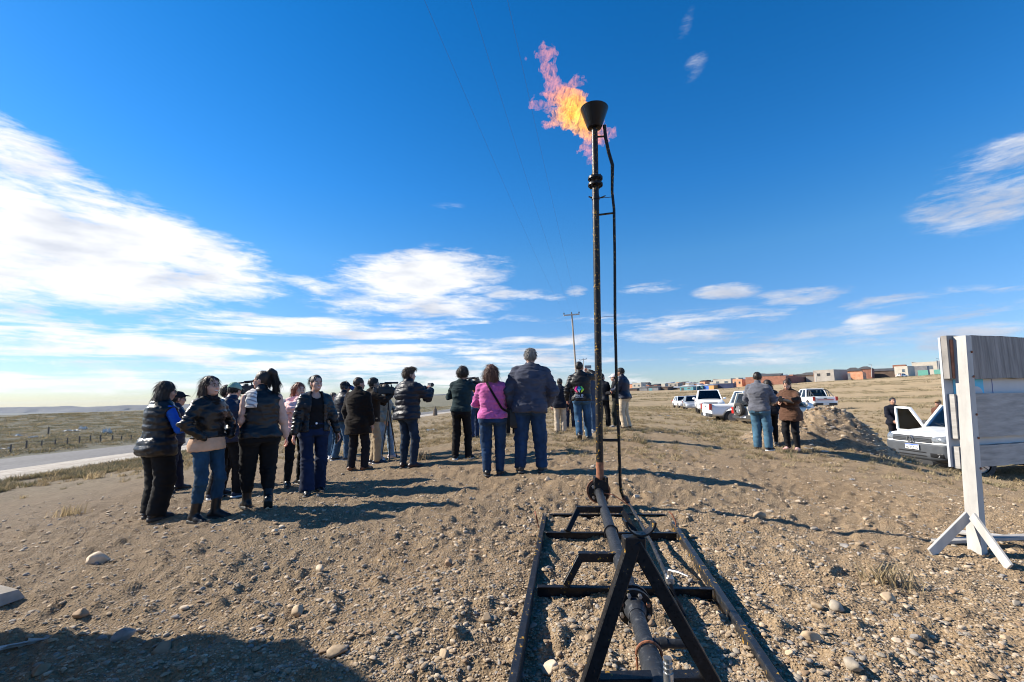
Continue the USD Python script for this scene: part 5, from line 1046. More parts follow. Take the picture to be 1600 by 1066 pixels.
        for col, pts in (('.62,.03,.30', [(-1.35, 0), (-.75, .9), (-.40, .9), (-.72, 0)]), ('.75,.10,.22', [(-1.35, -.04), (-.72, -.04), (-.42, -.75), (-.75, -.75)]), ('.02,.20,.50', [(-.62, .1), (0, 1.0), (.62, .1)]), ('.20,.62,.85', [(-.62, .06), (.62, .06), (.3, -.22), (-.3, -.22)]), ('.72,.84,.92', [(-.28, -.28), (.28, -.28), (0, -.85)]),
                         ('.10,.45,.12', [(1.35, 0), (.75, .9), (.40, .9), (.72, 0)]), ('.55,.75,.05', [(1.35, -.04), (.72, -.04), (.42, -.75), (.75, -.75)])):
            out.append(('emblem', patch(D(pts), .012), 'cotton:' + col, (main, 0)))
        tm = meshkit.text_mesh('MUNI', .052, .001, bold=True); v = np.array(tm.vertices); wd = v[:, 0].max()
        for txt, hgt, zz, wid in (('Río G', .042, Z0 - .150, .17), ('MUNICIPIO', .014, Z0 - .178, .17)):
            tm = meshkit.text_mesh(txt, hgt, .001, bold=True); v = np.array(tm.vertices); v[:, 0] = (v[:, 0] / v[:, 0].max() - .5) * wid + X0; yb = s.surface_march(fn, (X0, 0, zz), np.array([[0, -1.0, 0]]))[0][1]
            out.append(('lettering', (np.stack([v[:, 0], yb - .014 - v[:, 2] * .5 + .06 * ((v[:, 0] - X0) ** 2) * 6, zz + v[:, 1]], 1), np.array(tm.faces)[:, ::-1]), 'cotton:.62,.70,.80', (main, 0)))
    if key == 'ponytail':
        fn = lambda p: s.torso(p, .036, .85, 1.48); a = s.arm[0][0]
        g = lambda p: smax(np.abs(smin(smin(s.torso(p, .03, .9, 1.475), s.shoulders(p, .02), .05), 9, .01)) - .014, np.abs(p[:, 0] - (a[0] + .035)) - .055, .006)
        V, F = surfnet(lambda p: np.maximum(g(p), 1.27 - p[:, 2]), a - [.12, .26, .35], a + [.16, .26, .12], .011); out.append(('scarf', (s.crumple(V, F, .01, 3), F), 'stripe', None))
    if key == 'pink_fleece':
        fn = lambda p: smin(smin(s.torso(p, .036, .86, 1.475), s.shoulders(p, .022), .05), s.arms(p, -.02), .02)
        # the strap runs over the left shoulder, down across the back to the right hip
        a, b = np.array([-.10, -.02, 1.47]), np.array([.24, .0, .98]); path = []
        for t in np.linspace(0, 1, 26):
            o = a + (b - a) * t; o[1] = 0; dr = np.array([[0, -1.0, 0]]) if t < .86 else np.array([[(t - .86) * 5, -1.0, 0]]) / np.linalg.norm([(t - .86) * 5, 1]); r = s.surface_march(fn, o * [.82, 1, 1], dr)[0]; path.append(r + dr[0] * .012)
        path = np.array(path); mb = MB(); w = .017; dd = np.gradient(path, axis=0); dd /= np.linalg.norm(dd, axis=1, keepdims=True); nn = np.array([0, -1.0, 0]); side = np.cross(dd, nn); side /= np.linalg.norm(side, axis=1, keepdims=True)
        v = np.concatenate([path + side * w, path - side * w, path + side * w + nn * .006, path - side * w + nn * .006]); n = len(path); q = []
        for i in range(n - 1):
            for a0, b0 in ((0, n), (n, 3 * n), (3 * n, 2 * n), (2 * n, 0)): q.append((a0 + i, b0 + i, b0 + i + 1, a0 + i + 1))
        q = np.array(q); out.append(('BAG_STRAP', (v, np.vstack([q[:, [0, 1, 2]], q[:, [0, 2, 3]], q[:, [0, 2, 1]], q[:, [0, 3, 2]]])), None, None))
    return s, out


LOOK['stripe'] = usdkit.material(stage, '/World/Looks/striped_cloth', {'tc': ('texture_coordinate', {}), 'w': ('wave_texture', {'scale': 9.0, 'distortion': 1.0, 'bands_direction': 'diagonal'}), 'r': ('rgb_ramp', {'ramp': [(.1, (.20, .19, .20)), (.4, (.46, .45, .44)), (1, (.52, .51, .49))]}), 'p': ('principled_bsdf', {'roughness': .9})}, [('tc.object', 'w.vector'), ('w.fac', 'r.fac'), ('r.color', 'p.base_color')], surface='p.BSDF')


def frame_of(key):
    "a person's place: (origin on the ground, world rotation angle in degrees, size factor)"
    p = PLACE[key]; az = math.degrees(math.atan2(p[0], p[1])); H = SPOTS[key][3] if key in SPOTS else 1.72
    return np.array([p[0], p[1], gz(p[0], p[1]) - .006]), -(PEOPLE[key]['yaw'] + az), H / 1.75


def on_person(key, q):
    o, ang, k = frame_of(key); return o + rot('z', ang) @ (np.asarray(q, float) * k)


ONLY = None
with ThreadPoolExecutor(4) as ex: BUILT = dict(zip([k for k in PEOPLE if not ONLY or k in ONLY], ex.map(build_person, [k for k in PEOPLE if not ONLY or k in ONLY])))
for _k, (_s, _items) in BUILT.items():
    _o, _ang, _sc = frame_of(_k); _root = thing('person', PEOPLE[_k]['label'], 'person', _o, _ang); _made = {}
    for _n, _mesh, _mt, _par in _items:
        if _n == 'BAG_STRAP': STRAP = (_mesh[0] * _sc, _mesh[1]); continue
        if _n == 'HAIR':
            if _mesh is None: continue
            _cv = UsdGeom.BasisCurves.Define(stage, path_for('hair_strands', _made['hair'][0].GetPrim())); _cv.CreateTypeAttr('linear'); _cv.CreateCurveVertexCountsAttr(Vt.IntArray.FromNumpy(_mesh[1].astype(np.int32))); _cv.CreatePointsAttr(Vt.Vec3fArray.FromNumpy((_mesh[0] * _sc).astype(np.float32)))
            _cv.CreateWidthsAttr(Vt.FloatArray.FromNumpy(np.tile(np.array([.0034, .0034, .003, .0024, .0012], np.float32), len(_mesh[1])))); _cv.SetWidthsInterpolation('vertex'); UsdShade.MaterialBindingAPI.Apply(_cv.GetPrim()).Bind(L(_mt)); tag(_cv, kind='stuff'); continue
        if not len(_mesh[0]): continue
        _pp = _made[_par[0]][_par[1]].GetPrim() if _par else _root
        _made.setdefault(_n, []).append(obj(_n, (np.asarray(_mesh[0], float) * _sc, _mesh[1]), L(_mt), _pp, smooth=(35 if _n in ('sunglasses', 'emblem', 'lettering') else True)))

# ------------------------------------------------------------------ things people hold
BLKP, DKP = L('plastic:.012,.012,.013'), L('plastic:.03,.03,.032')


def mat_at(o, ang, pitch=0.0, roll=0.0, k=1.0):
    R = rot('z', ang) @ rot('x', pitch) @ rot('y', roll) * k; return Gf.Matrix4d(*R[:, 0], 0, *R[:, 1], 0, *R[:, 2], 0, *o, 1)


def video_camera(o, ang, label, pitch=0, k=1.0):
    "local frame: +y is where the lens looks"
    t = thing('video_camera', label, 'video camera', mtx=mat_at(o, ang, pitch, 0, k))
    obj('camera_body', MB().box((0, 0, .06), (.10, .26, .13), bevel=.012).box((.055, .02, .05), (.02, .16, .09), bevel=.006).mesh(), BLKP, t)
    obj('lens', MB().tube([(0, .12, .06), (0, .17, .06), (0, .171, .06), (0, .24, .06), (0, .25, .06)], [.045, .045, .052, .050, .044], 20).mesh(), DKP, t, smooth=35)
    obj('lens_hood', MB().hull([(x * sx, y, .06 + z * sz) for y, x, z in ((.23, .052, .042), (.30, .068, .055)) for sx in (-1, 1) for sz in (-1, 1)]).mesh(), BLKP, t)
    obj('handle', MB().tube([(0, .10, .12), (0, .09, .175), (0, -.09, .175), (0, -.10, .12)], .013, 8).mesh(), BLKP, t, smooth=50)
    obj('microphone', MB().tube([(.045, -.02, .185), (.045, .20, .185)], [.015, .017], 12).box((.03, .06, .18), (.05, .02, .03)).mesh(), BLKP, t, smooth=50)
    obj('viewfinder', MB().box((-.085, .03, .13), (.10, .06, .055), bevel=.01).box((-.03, .04, .14), (.05, .02, .02)).mesh(), DKP, t)
    obj('battery', MB().box((0, -.165, .06), (.07, .065, .095), bevel=.008).mesh(), DKP, t)
    return t


def wang(key, img_yaw):
    p = PLACE[key]; return -(img_yaw + math.degrees(math.atan2(p[0], p[1])))


video_camera(on_person('camera_hidden', (.13, .30, 1.50)) + [0, 0, .10], wang('camera_hidden', 80), 'video camera held high behind the smiling woman in leather', pitch=6)
video_camera(on_person('shoulder_camera', (.17, .22, 1.40)), wang('shoulder_camera', 86), 'long video camera on the shoulder of the man in brown', k=1.25)
video_camera(at(741, 607, PLACE['green_sweater'][1] + .25), wang('green_sweater', -70), 'video camera between the curly-haired man and the pink fleece', pitch=-4, k=1.15)
_p = on_person('puffer', (.055, .50, 1.44)); t = thing('compact_camera', 'small camera held up by the man in black puffer jacket', 'camera', _p, wang('puffer', 48))
obj('camera_body', MB().box((0, 0, .0), (.12, .05, .075), bevel=.008).mesh(), BLKP, t); obj('lens', MB().tube([(0, .02, 0), (0, .07, 0)], .026, 16).mesh(), DKP, t, smooth=40); obj('screen', MB().box((0, -.027, 0), (.08, .006, .055)).mesh(), L('glass:.10,.11,.13'), t)
_p = on_person('brown_coat', (.0, .345, 1.25)); t = thing('photo_camera', 'still camera with long lens in the hands of the woman in brown coat', 'camera', mtx=mat_at(_p, wang('brown_coat', 100), -12))
obj('camera_body', MB().box((0, 0, 0), (.075, .14, .10), bevel=.012).box((0, 0, .06), (.05, .06, .035), bevel=.01).mesh(), BLKP, t); obj('lens', MB().tube([(0, .06, 0), (0, .14, 0), (0, .141, 0), (0, .26, 0)], [.036, .038, .043, .046], 18).mesh(), DKP, t, smooth=40); obj('lens_cap', MB().tube([(0, .258, 0), (0, .268, 0)], .042, 18).mesh(), L('plastic:.35,.34,.33'), t, smooth=40)
_s = BUILT['open_jacket'][0]; _w = _s.arm[0][2] * _s.k; _p = on_person('open_jacket', _s.arm[0][2] + np.array([.02, .015, -.10])); t = thing('mobile_phone', 'black phone in the hand of the woman with open jacket', 'phone', _p, wang('open_jacket', 166)); obj('phone_body', MB().box((0, 0, 0), (.012, .075, .15), bevel=.005).mesh(), BLKP, t); obj('screen', MB().box((-.0075, 0, 0), (.003, .066, .138)).mesh(), L('glass:.012,.013,.016'), t)
_s = BUILT['logo_jacket'][0]; _p = on_person('logo_jacket', _s.arm[1][2] + np.array([-.02, .06, .10])); t = thing('mobile_phone', 'phone raised to eye level by the man with emblem jacket', 'phone', _p, wang('logo_jacket', 4)); obj('phone_body', MB().box((0, 0, 0), (.15, .012, .075), bevel=.005).mesh(), BLKP, t); obj('screen', MB().box((0, -.0075, 0), (.138, .003, .066)).mesh(), L('glass:.10,.13,.17'), t)
# shoulder bag of the woman in pink
_o, _ang, _k = frame_of('pink_fleece'); t = thing('shoulder_bag', 'black shoulder bag hanging at the hip of the pink fleece', 'bag', _o, _ang)
obj('strap', STRAP, L('nylon:.012,.012,.014'), t); _b = np.array([.315, .05, .86]); obj('bag_body', MB().hull([_b + np.array([x, y, z]) for x, y, z in ((-.05, -.13, .10), (.05, -.12, .10), (-.05, .13, .10), (.05, .12, .10), (-.06, -.15, -.12), (.07, -.14, -.12), (-.06, .15, -.12), (.07, .14, -.12), (-.04, -.13, -.17), (.05, .13, -.17), (.05, -.13, -.17), (-.04, .13, -.17))]).mesh(), L('leather:.012,.012,.013'), t, smooth=30)
# tripod beside the woman in grey
_px, _Y = 606, PLACE['grey_jacket'][1] - .45; _top = at(607, 634, _Y); t = thing('tripod', 'slim black tripod standing before the woman in pale jeans', 'tripod', (0, 0, 0))
for px, py, dy in ((596, 712, -.15), (609, 713, -.35), (620, 708, .35)):
    f = at(px, py, _Y + dy); f[2] = gz(f[0], f[1]) - .01; mid = _top + (f - _top) * .55; lg = obj('leg', MB().tube([_top, mid], .016, 8).tube([mid, f], .011, 8).mesh(), BLKP, t, smooth=40); obj('leg_lock', MB().tube([mid - (f - _top) * .02, mid + (f - _top) * .02], .022, 8).mesh(), DKP, lg.GetPrim())
obj('centre_column', MB().tube([_top - [0, 0, .10], _top + [0, 0, .28]], .014, 10).mesh(), BLKP, t, smooth=40); obj('head', MB().box(_top + [0, 0, .31], (.08, .10, .06), bevel=.01).tube([_top + [0, 0, .31], _top + [-.15, -.22, .24]], .008, 8).mesh(), BLKP, t)

# ------------------------------------------------------------------ vehicles
def car_paint(name, c, metal=0.0): return M(name, c, rough=.32, var=.05, vs=2, coat=.6, metal=metal, rvar=.06)


WHITE, SILVER, BEIGE = car_paint('white_car_paint', (.74, .74, .73)), car_paint('silver_car_paint', (.42, .44, .46), .4), car_paint('beige_car_paint', (.45, .43, .38), .2)
GLASS = usdkit.material(stage, '/World/Looks/window_glass', {'f': ('fresnel', {'IOR': 1.55}), 't': ('transparent_bsdf', {'color': (.72, .78, .77)}), 'g': ('glossy_bsdf', {'roughness': .03, 'color': (.95, .97, 1)}), 'm': ('mix_closure', {})}, [('f.fac', 'm.fac'), ('t.BSDF', 'm.closure1'), ('g.BSDF', 'm.closure2')], surface='m.closure')
TYRE, RIM, DARKP, TRIM = M('tyre_rubber', (.018, .017, .016), rough=.85, var=.3, vs=20, col2=(.035, .03, .026)), M('wheel_rim', (.38, .38, .38), rough=.35, metal=.8, var=.15, vs=20), M('dark_plastic', (.028, .029, .031), rough=.55, var=.2, vs=12), M('car_cabin', (.035, .033, .032), rough=.8, var=.2, vs=8)
LAMPD, LAMPW, LAMPR, LAMPO = M('smoked_lamp', (.15, .16, .17), rough=.1, var=.4, vs=25, coat=1), M('clear_lamp', (.55, .57, .58), rough=.1, var=.3, vs=25, coat=1), M('red_lamp', (.42, .012, .012), rough=.15, var=.15, vs=20, coat=1), M('amber_lamp', (.55, .20, .02), rough=.15, var=.1, vs=20, coat=1)


def man(pts): return m3.Manifold.hull_points(np.asarray(pts, float))


def slab(rows):
    "hull of rectangles given as (y, half width, z0, z1) with softened corners"
    P_ = []
    for y, w, z0, z1, b in rows:
        for sx in (-1, 1): P_ += [(sx * (w - b), y, z1), (sx * w, y, z1 - b), (sx * w, y, z0 + b), (sx * (w - b), y, z0)]
    return man(P_)


def inset(q, u0, u1, v0, v1):
    a, b, c, d = [np.asarray(x, float) for x in q]; f = lambda u, v: (a * (1 - u) + b * u) * (1 - v) + (d * (1 - u) + c * u) * v
    return [f(u0, v0), f(u1, v0), f(u1, v1), f(u0, v1)]


CARS = {
 'sedan': dict(L=4.25, W=1.68, wr=.30, ax=(1.36, -1.22), low=[(2.12, .70, .34, .62, .08), (2.0, .80, .26, .74, .08), (.9, .84, .22, .90, .07), (-1.5, .84, .22, .92, .07), (-2.05, .78, .30, .92, .08), (-2.13, .72, .36, .80, .06)], cab=dict(b=(-1.55, 1.05, .76, .88), t=(-1.0, .35, .58, 1.42))),
 'hatch': dict(L=4.0, W=1.75, wr=.33, ax=(1.25, -1.20), low=[(2.0, .70, .42, .80, .08), (1.9, .82, .32, .92, .08), (.9, .87, .28, 1.02, .07), (-1.85, .87, .28, 1.04, .07), (-2.0, .80, .38, 1.0, .08)], cab=dict(b=(-1.95, 1.0, .80, 1.0), t=(-1.75, .25, .66, 1.72))),
 'van': dict(L=4.8, W=2.06, wr=.36, ax=(1.5, -1.45), low=[(2.4, .85, .42, .95, .08), (2.3, .98, .34, 1.1, .08), (1.2, 1.03, .30, 1.2, .07), (-2.3, 1.03, .30, 1.22, .07), (-2.4, .98, .38, 1.2, .08)], cab=dict(b=(-2.35, 1.5, .98, 1.2), t=(-2.15, .8, .86, 2.12))),
 'pickup': dict(L=5.2, W=1.86, wr=.38, ax=(1.62, -1.48), low=[(2.58, .78, .48, .95, .10), (2.46, .88, .40, 1.05, .10), (1.1, .93, .36, 1.14, .08), (.6, .93, .36, 1.12, .06)], cab=dict(b=(-1.05, 1.18, .84, 1.08), t=(-.75, .42, .66, 1.80)), bed=True),
}


def make_car(kind, paint, name, label, cat, loc, yaw, group=None, spare=False, rollbar=False, amarok=False, dark_bumper=False, open_door=False):
    """local frame: +y is the nose; yaw: heading in degrees from +y towards +x"""
    c = dict(CARS[kind]); hw = c['W'] / 2; t = thing(name, label, cat, loc, -yaw, group)
    if amarok: c['cab'] = dict(b=(-1.05, 1.42, .86, 1.20), t=(-.75, .95, .68, 1.84)); c['low'] = [(2.58, .84, .46, 1.05, .10), (2.44, .93, .40, 1.12, .10), (1.35, .94, .36, 1.23, .08), (.6, .94, .36, 1.20, .06)]
    rows = list(c['low']) + ([(-1.0, .93, .36, 1.13, .05), (-2.50, .92, .42, 1.15, .06), (-2.6, .89, .48, 1.13, .05)] if c.get('bed') else []); rows = np.array(sorted([r_[:4] for r_ in rows])); yy0, yy1 = rows[0, 0], rows[-1, 0]

    def shell(p, off=0.0):
        y = p[:, 1]; w, z0, z1_ = (np.interp(y, rows[:, 0], rows[:, k_]) for k_ in (1, 2, 3)); zc, hz = (z0 + z1_) / 2, (z1_ - z0) / 2 + off; w = w + off
        d = ((np.abs(p[:, 0] / w) ** 5 + np.abs((p[:, 2] - zc) / hz) ** 5 + 1e-9) ** .2 - 1) * np.minimum(w, hz)
        d = smax(d, np.maximum(y - yy1 - off, yy0 - off - y), .10)
        return d

    def solid(p):
        d = shell(p)
        if c.get('bed'): d = np.maximum(d, -np.maximum(np.maximum(np.abs(p[:, 0]) - .78, .72 - p[:, 2]), np.maximum(p[:, 1] + 1.14, -2.52 - p[:, 1])))
        for ay in c['ax']: d = np.maximum(d, -np.maximum(np.hypot(p[:, 1] - ay, p[:, 2] - c['wr']) - c['wr'] * 1.2, hw - .34 - np.abs(p[:, 0])))
        return d.astype(np.float32)

    def piece(name, mt, region, off=.010, h_=.03, lo=None, hi=None, parent=None, both=True):
        "a part laid over the body shell where region(p) < 0"
        lo = lo or (-hw - .1, yy1 - .7, .2); hi = hi or (hw + .1, yy1 + .15, 1.3)
        V, F = surfnet(lambda p: np.maximum(shell(p, off), region(p)).astype(np.float32), lo, hi, h_)
        return obj(name, (V, F), mt, parent or t, smooth=40) if len(F) else None
    body = surfnet(solid, (-hw - .15, yy0 - .15, .1), (hw + .15, yy1 + .15, 1.45), .038 if amarok else .055)
    obj('body', body, paint, t, smooth=28)
    k = c['cab']; yr, yf, wb, zb = k['b']; yr2, yf2, wt, zt = k['t']
    Bq = {'fl': (-wb, yf, zb), 'fr': (wb, yf, zb), 'rl': (-wb, yr, zb), 'rr': (wb, yr, zb), 'FL': (-wt, yf2, zt), 'FR': (wt, yf2, zt), 'RL': (-wt, yr2, zt), 'RR': (wt, yr2, zt)}
    Bq = {a: np.array(b, float) for a, b in Bq.items()}
    roof = man([Bq[a] + [0, 0, -.07] for a in ('FL', 'FR', 'RL', 'RR')] + [Bq[a] * [.93, 1, 1] + [0, s_ * .10, 0] for a, s_ in (('FL', -1), ('FR', -1), ('RL', 1), ('RR', 1))] + [Bq[a] + [0, 0, -.03] for a in ('FL', 'FR', 'RL', 'RR')])
    obj('roof', roof, paint, t, smooth=30)
    faces = {'windscreen': ['fr', 'fl', 'FL', 'FR'], 'rear_window': ['rl', 'rr', 'RR', 'RL'], 'L': ['fl', 'rl', 'RL', 'FL'], 'R': ['rr', 'fr', 'FR', 'RR']}
    for a, b in (('fl', 'FL'), ('fr', 'FR'), ('rl', 'RL'), ('rr', 'RR')): obj('pillar', MB().bar(Bq[a] - [0, 0, .05], Bq[b] - [0, 0, .03], .07, .07, up=(1, 0, 0), bevel=.012).mesh(), paint, t)
    cabx = MB().box((0, (yf + yr) / 2, zb - .10), (wb * 1.9, (yf - yr) * .96, .2))
    for sx in (-1, 1):
        for yy in ((yf + yr) / 2 + .12, yr + .45): cabx.box((sx * .36, yy, zb + .12), (.46, .13, .55), bevel=.05).box((sx * .36, yy - .02, zb + .47), (.24, .09, .18), bevel=.04)
    cabx.box((0, yf - .28, zb + .03), (wb * 1.8, .4, .12), bevel=.03).tube([(-.36 + .19 * math.cos(q), yf - .52 + .05 * math.sin(q), zb + .10 + .18 * math.sin(q)) for q in np.linspace(0, 2 * PI, 15)], .018, 6); obj('cabin', cabx.mesh(), TRIM, t)
    for nm, q in faces.items():
        q = [Bq[x] for x in q]
        if nm in ('L', 'R'):
            sgn = -1 if nm == 'L' else 1
            for (u0, u1) in ((.05, .47), (.53, .95)): obj('side_window', MB().quad(inset(q, u0, u1, .05, .90), .008).mesh(), GLASS, t)
            mid = inset(q, .47, .53, -.04, .95); obj('pillar', MB().quad(mid, .03).mesh(), DARKP if False else paint, t)
        else: obj(nm, MB().quad(inset(q, .05, .95, .03, .92), .008).mesh(), GLASS, t)
    tyre = trimesh.creation.revolve(np.array([(c['wr'] * .62, -.10), (c['wr'] * .93, -.10), (c['wr'], -.07), (c['wr'], .07), (c['wr'] * .93, .10), (c['wr'] * .62, .10)]), sections=28); tyre.apply_transform(trimesh.transformations.rotation_matrix(PI / 2, [0, 1, 0]))

    def wheel(p, ax=None):
        w_ = tyre.copy(); r_ = MB().ring((0, 0, 0), (1, 0, 0), c['wr'] * .63, 0, .10, 24)
        for q in range(5): a = q * 2 * PI / 5; r_.bar((.055, 0, 0), (.06, math.cos(a) * c['wr'] * .58, math.sin(a) * c['wr'] * .58), .07, .03, up=(1, 0, 0)).bar((-.055, 0, 0), (-.06, math.cos(a) * c['wr'] * .58, math.sin(a) * c['wr'] * .58), .07, .03, up=(1, 0, 0))
        r_ = r_.mesh()
        if ax == 'y':
            for m_ in (w_, r_): m_.apply_transform(trimesh.transformations.rotation_matrix(PI / 2, [0, 0, 1]))
        for m_ in (w_, r_): m_.apply_translation(p)
        wl = obj('wheel', w_, TYRE, t, smooth=30); obj('rim', r_, RIM, wl.GetPrim())
    for ay in c['ax']:
        for sx in (-1, 1): wheel((sx * (hw - .13), ay, c['wr']))
    ny = c['low'][0][0]; ty = -2.6 if c.get('bed') else c['low'][-1][0]; z1 = c['low'][0][3]; db = DARKP
    if not amarok:
        piece('front_bumper', db if dark_bumper else paint, lambda p: np.maximum(p[:, 2] - .56, yy1 - .40 - p[:, 1]), .018, .05)
        piece('grille', DARKP, lambda p: np.maximum(np.maximum(np.abs(p[:, 0]) - hw * .48, np.abs(p[:, 2] - z1 + .12) - .075), yy1 - .3 - p[:, 1]), .010, .035)
        for sx in (-1, 1): piece('headlight', LAMPW, lambda p, sx=sx: np.maximum(np.maximum(np.abs(p[:, 0] * sx - hw * .76) - hw * .25, np.abs(p[:, 2] - z1 + .11) - .085), yy1 - .38 - p[:, 1]), .014, .035)
        obj('number_plate', MB().box((0, ny + .03, .44), (.40, .02, .13)).mesh(), M_PLATE, t)
    obj('rear_bumper', slab([(ty - .06, hw * .86, .42, .60, .04), (ty + .10, hw * .97, .40, .60, .04)]), db, t, smooth=30)
    zl = .98 if c.get('bed') else .85
    for sx in (-1, 1):
        obj('taillight', man([(sx * x, ty + y, zl + z) for x in (hw * .80, hw * .985) for y in (-.03, .10) for z in (-.19, .13)]), LAMPR, t)
        obj('mirror', MB().box((sx * (hw + .10), yf - .22, zb + .09), (.20, .10, .16), bevel=.04).mesh(), DARKP if (amarok or dark_bumper) else paint, t, smooth=40)
        for yy in (.35, -.55): obj('door_handle', MB().box((sx * (hw - .005), yy, zb - .12), (.04, .16, .03), bevel=.008).mesh(), DARKP, t)
    obj('number_plate', MB().box((0, ty - .075 if not spare else ty - .07, .52), (.40, .02, .13)).mesh(), M_PLATE, t)
    if c.get('bed'): obj('tailgate_handle', MB().box((0, ty - .012, .98), (.22, .03, .07), bevel=.01).mesh(), DARKP, t)
    if spare: wheel((-.12, ty - .16, .88), 'y')
    if rollbar:
        for yy in (-1.15, -1.55): obj('roll_bar', MB().tube([(-.72, yy - .15, 1.12), (-.66, yy, 1.62), (-.55, yy + .03, 1.70), (.55, yy + .03, 1.70), (.66, yy, 1.62), (.72, yy - .15, 1.12)], .035, 10).mesh(), DARKP, t, smooth=50)
        for sx in (-1, 1): obj('roll_bar', MB().tube([(sx * .66, -1.15, 1.64), (sx * .68, -1.55, 1.60), (sx * .72, -2.35, 1.14)], .03, 10).mesh(), DARKP, t, smooth=50)
        obj('stripe', MB().box((0, ty - .004, .86), (1.2, .012, .06)).mesh(), LAMPR, t)
    if amarok:
        y0 = ny
        piece('grille', DARKP, lambda p: np.maximum(np.maximum(np.abs(p[:, 0]) - .60, np.abs(p[:, 2] - .955) - .085), yy1 - .35 - p[:, 1]), .012, .022)
        for zz in (.90, .945, .99): piece('grille_bar', GREYB, lambda p, zz=zz: np.maximum(np.maximum(np.abs(p[:, 0]) - .58, np.abs(p[:, 2] - zz) - .012), yy1 - .35 - p[:, 1]), .026, .018, lo=(-.7, yy1 - .5, .8), hi=(.7, yy1 + .15, 1.1))
        em = obj('emblem', MB().ring((0, y0 + .045, .945), (0, 1, 0), .098, .080, .024, 28).mesh(), RIMC, t, smooth=40)
        for txt, zz, hh in (('V', .965, .060), ('W', .885, .066)):
            tm = meshkit.text_mesh(txt, hh, .012, bold=True); v = np.array(tm.vertices); v[:, 0] -= v[:, 0].max() / 2; obj('emblem_letter', (np.stack([-v[:, 0], y0 + .043 + v[:, 2], zz + v[:, 1]], 1), np.array(tm.faces)), RIMC, em.GetPrim())
        for sx in (-1, 1):
            hl = piece('headlight', LAMPD, lambda p, sx=sx: np.maximum(np.maximum(np.abs(p[:, 0] * sx - .79) - .20, np.abs(p[:, 2] - .965 - (p[:, 0] * sx - .6) * .10) - (.065 + .09 * np.clip(p[:, 0] * sx - .58, 0, .3))), yy1 - .58 - p[:, 1]), .016, .022)
            if hl:
                for xx, yo in ((.68, -.03), (.82, -.13)): obj('bulb', MB().ring((sx * xx, y0 + yo, .955), (0, 1, 0), .05, .03, .06, 18).mesh(), RIM, hl.GetPrim())
            piece('fog_recess', BLKP, lambda p, sx=sx: np.maximum(np.maximum(np.abs(p[:, 0] * sx - .70) - .17, np.abs(p[:, 2] - .57) - .06), yy1 - .4 - p[:, 1]), .034, .022); obj('fog_lamp', MB().ring((sx * .74, y0 - .02, .57), (0, 1, 0), .04, 0, .07, 16).mesh(), LAMPW, t)
            obj('wheel_arch_trim', MB().tube([(sx * .94, 1.62 + math.cos(q) * .47, .38 + math.sin(q) * .47) for q in np.linspace(.05, PI - .05, 16)], .035, 8).mesh(), DARKP, t, smooth=50)
        piece('front_bumper', GREYB, lambda p: np.maximum(p[:, 2] - .86, yy1 - .52 - p[:, 1]), .024, .028)
        for zz in (.53, .62): piece('intake_slot', BLKP, lambda p, zz=zz: np.maximum(np.maximum(np.abs(p[:, 0]) - .44, np.abs(p[:, 2] - zz) - .022), yy1 - .35 - p[:, 1]), .032, .02)
        obj('skid_plate', slab([(y0 + .0, .55, .30, .42, .03), (y0 - .5, .70, .26, .42, .03)]), DARKP, t)
        pl = obj('number_plate_front', MB().box((-.05, y0 + .055, .745), (.42, .016, .135), bevel=.004).mesh(), M_PLATE, t); obj('plate_band', MB().box((-.05, y0 + .0655, .797), (.40, .004, .026)).mesh(), L('plastic:.02,.09,.45'), pl.GetPrim())
        tm = meshkit.text_mesh('AD 012 VI', .062, .003, bold=True); v = np.array(tm.vertices); v[:, 0] = (v[:, 0] / v[:, 0].max() - .5) * .36; obj('plate_lettering', (np.stack([-.05 - v[:, 0], y0 + .0645 + v[:, 2], .695 + v[:, 1]], 1), np.array(tm.faces)), L('plastic:.01,.01,.012'), pl.GetPrim())
        for sx in (-1, 1): obj('wiper', MB().bar((sx * .1, yf + .03, zb + .02), (sx * .1 + .5, yf - .10, zb + .12), .02, .012).mesh(), BLKP, t)
    if open_door:                                                           # right front door swung out
        hy, hx = 1.30, hw - .02; a = math.radians(88); dr = np.array([math.sin(a), -math.cos(a), 0]); L0 = 1.05; Pd = lambda u, z, o=0: np.array([hx, hy, z]) + dr * u + np.array([dr[1], -dr[0], 0]) * o
        d = obj('door', MB().hull([Pd(u, z, o) for u, z in ((0, .45), (L0, .45), (L0, 1.06), (0, 1.06)) for o in (0, .07)]).mesh(), paint, t)
        fr = MB()
        for (u0, z0), (u1, z1_) in (((0.0, 1.06), (.52, 1.72)), ((.52, 1.72), (L0, 1.74)), ((L0, 1.74), (L0, 1.06))): fr.bar(Pd(u0, z0, .035), Pd(u1, z1_, .035), .06, .07, up=np.array([dr[1], -dr[0], 0]))
        obj('window_frame', fr.mesh(), paint, d.GetPrim()); obj('window', MB().quad([Pd(.08, 1.07, .03), Pd(L0 - .03, 1.07, .03), Pd(L0 - .03, 1.71, .03), Pd(.55, 1.69, .03)], .006).mesh(), GLASS, d.GetPrim())
    return t


def stage_mat(n): return UsdShade.Material.Get(stage, '/World/Looks/' + n)


M_PLATE = M('plate_white', (.70, .70, .70), rough=.4, var=.05, vs=30); RIMC = M('emblem_chrome', (.55, .57, .60), rough=.2, metal=.9, var=.1, vs=20); GREYB = M('bumper_grey', (.055, .060, .068), rough=.5, var=.12, vs=9)


def car_at(px, Y, **kw):
    p = at(px, 640, Y); return (p[0], p[1], base_z(p[0], p[1]) - .02)


def put(kind, paint, name, label, cat, x, y, yaw, **kw): return make_car(kind, paint, name, label, cat, (x, y, float(base_z(x, y)) - .02), yaw, **kw)


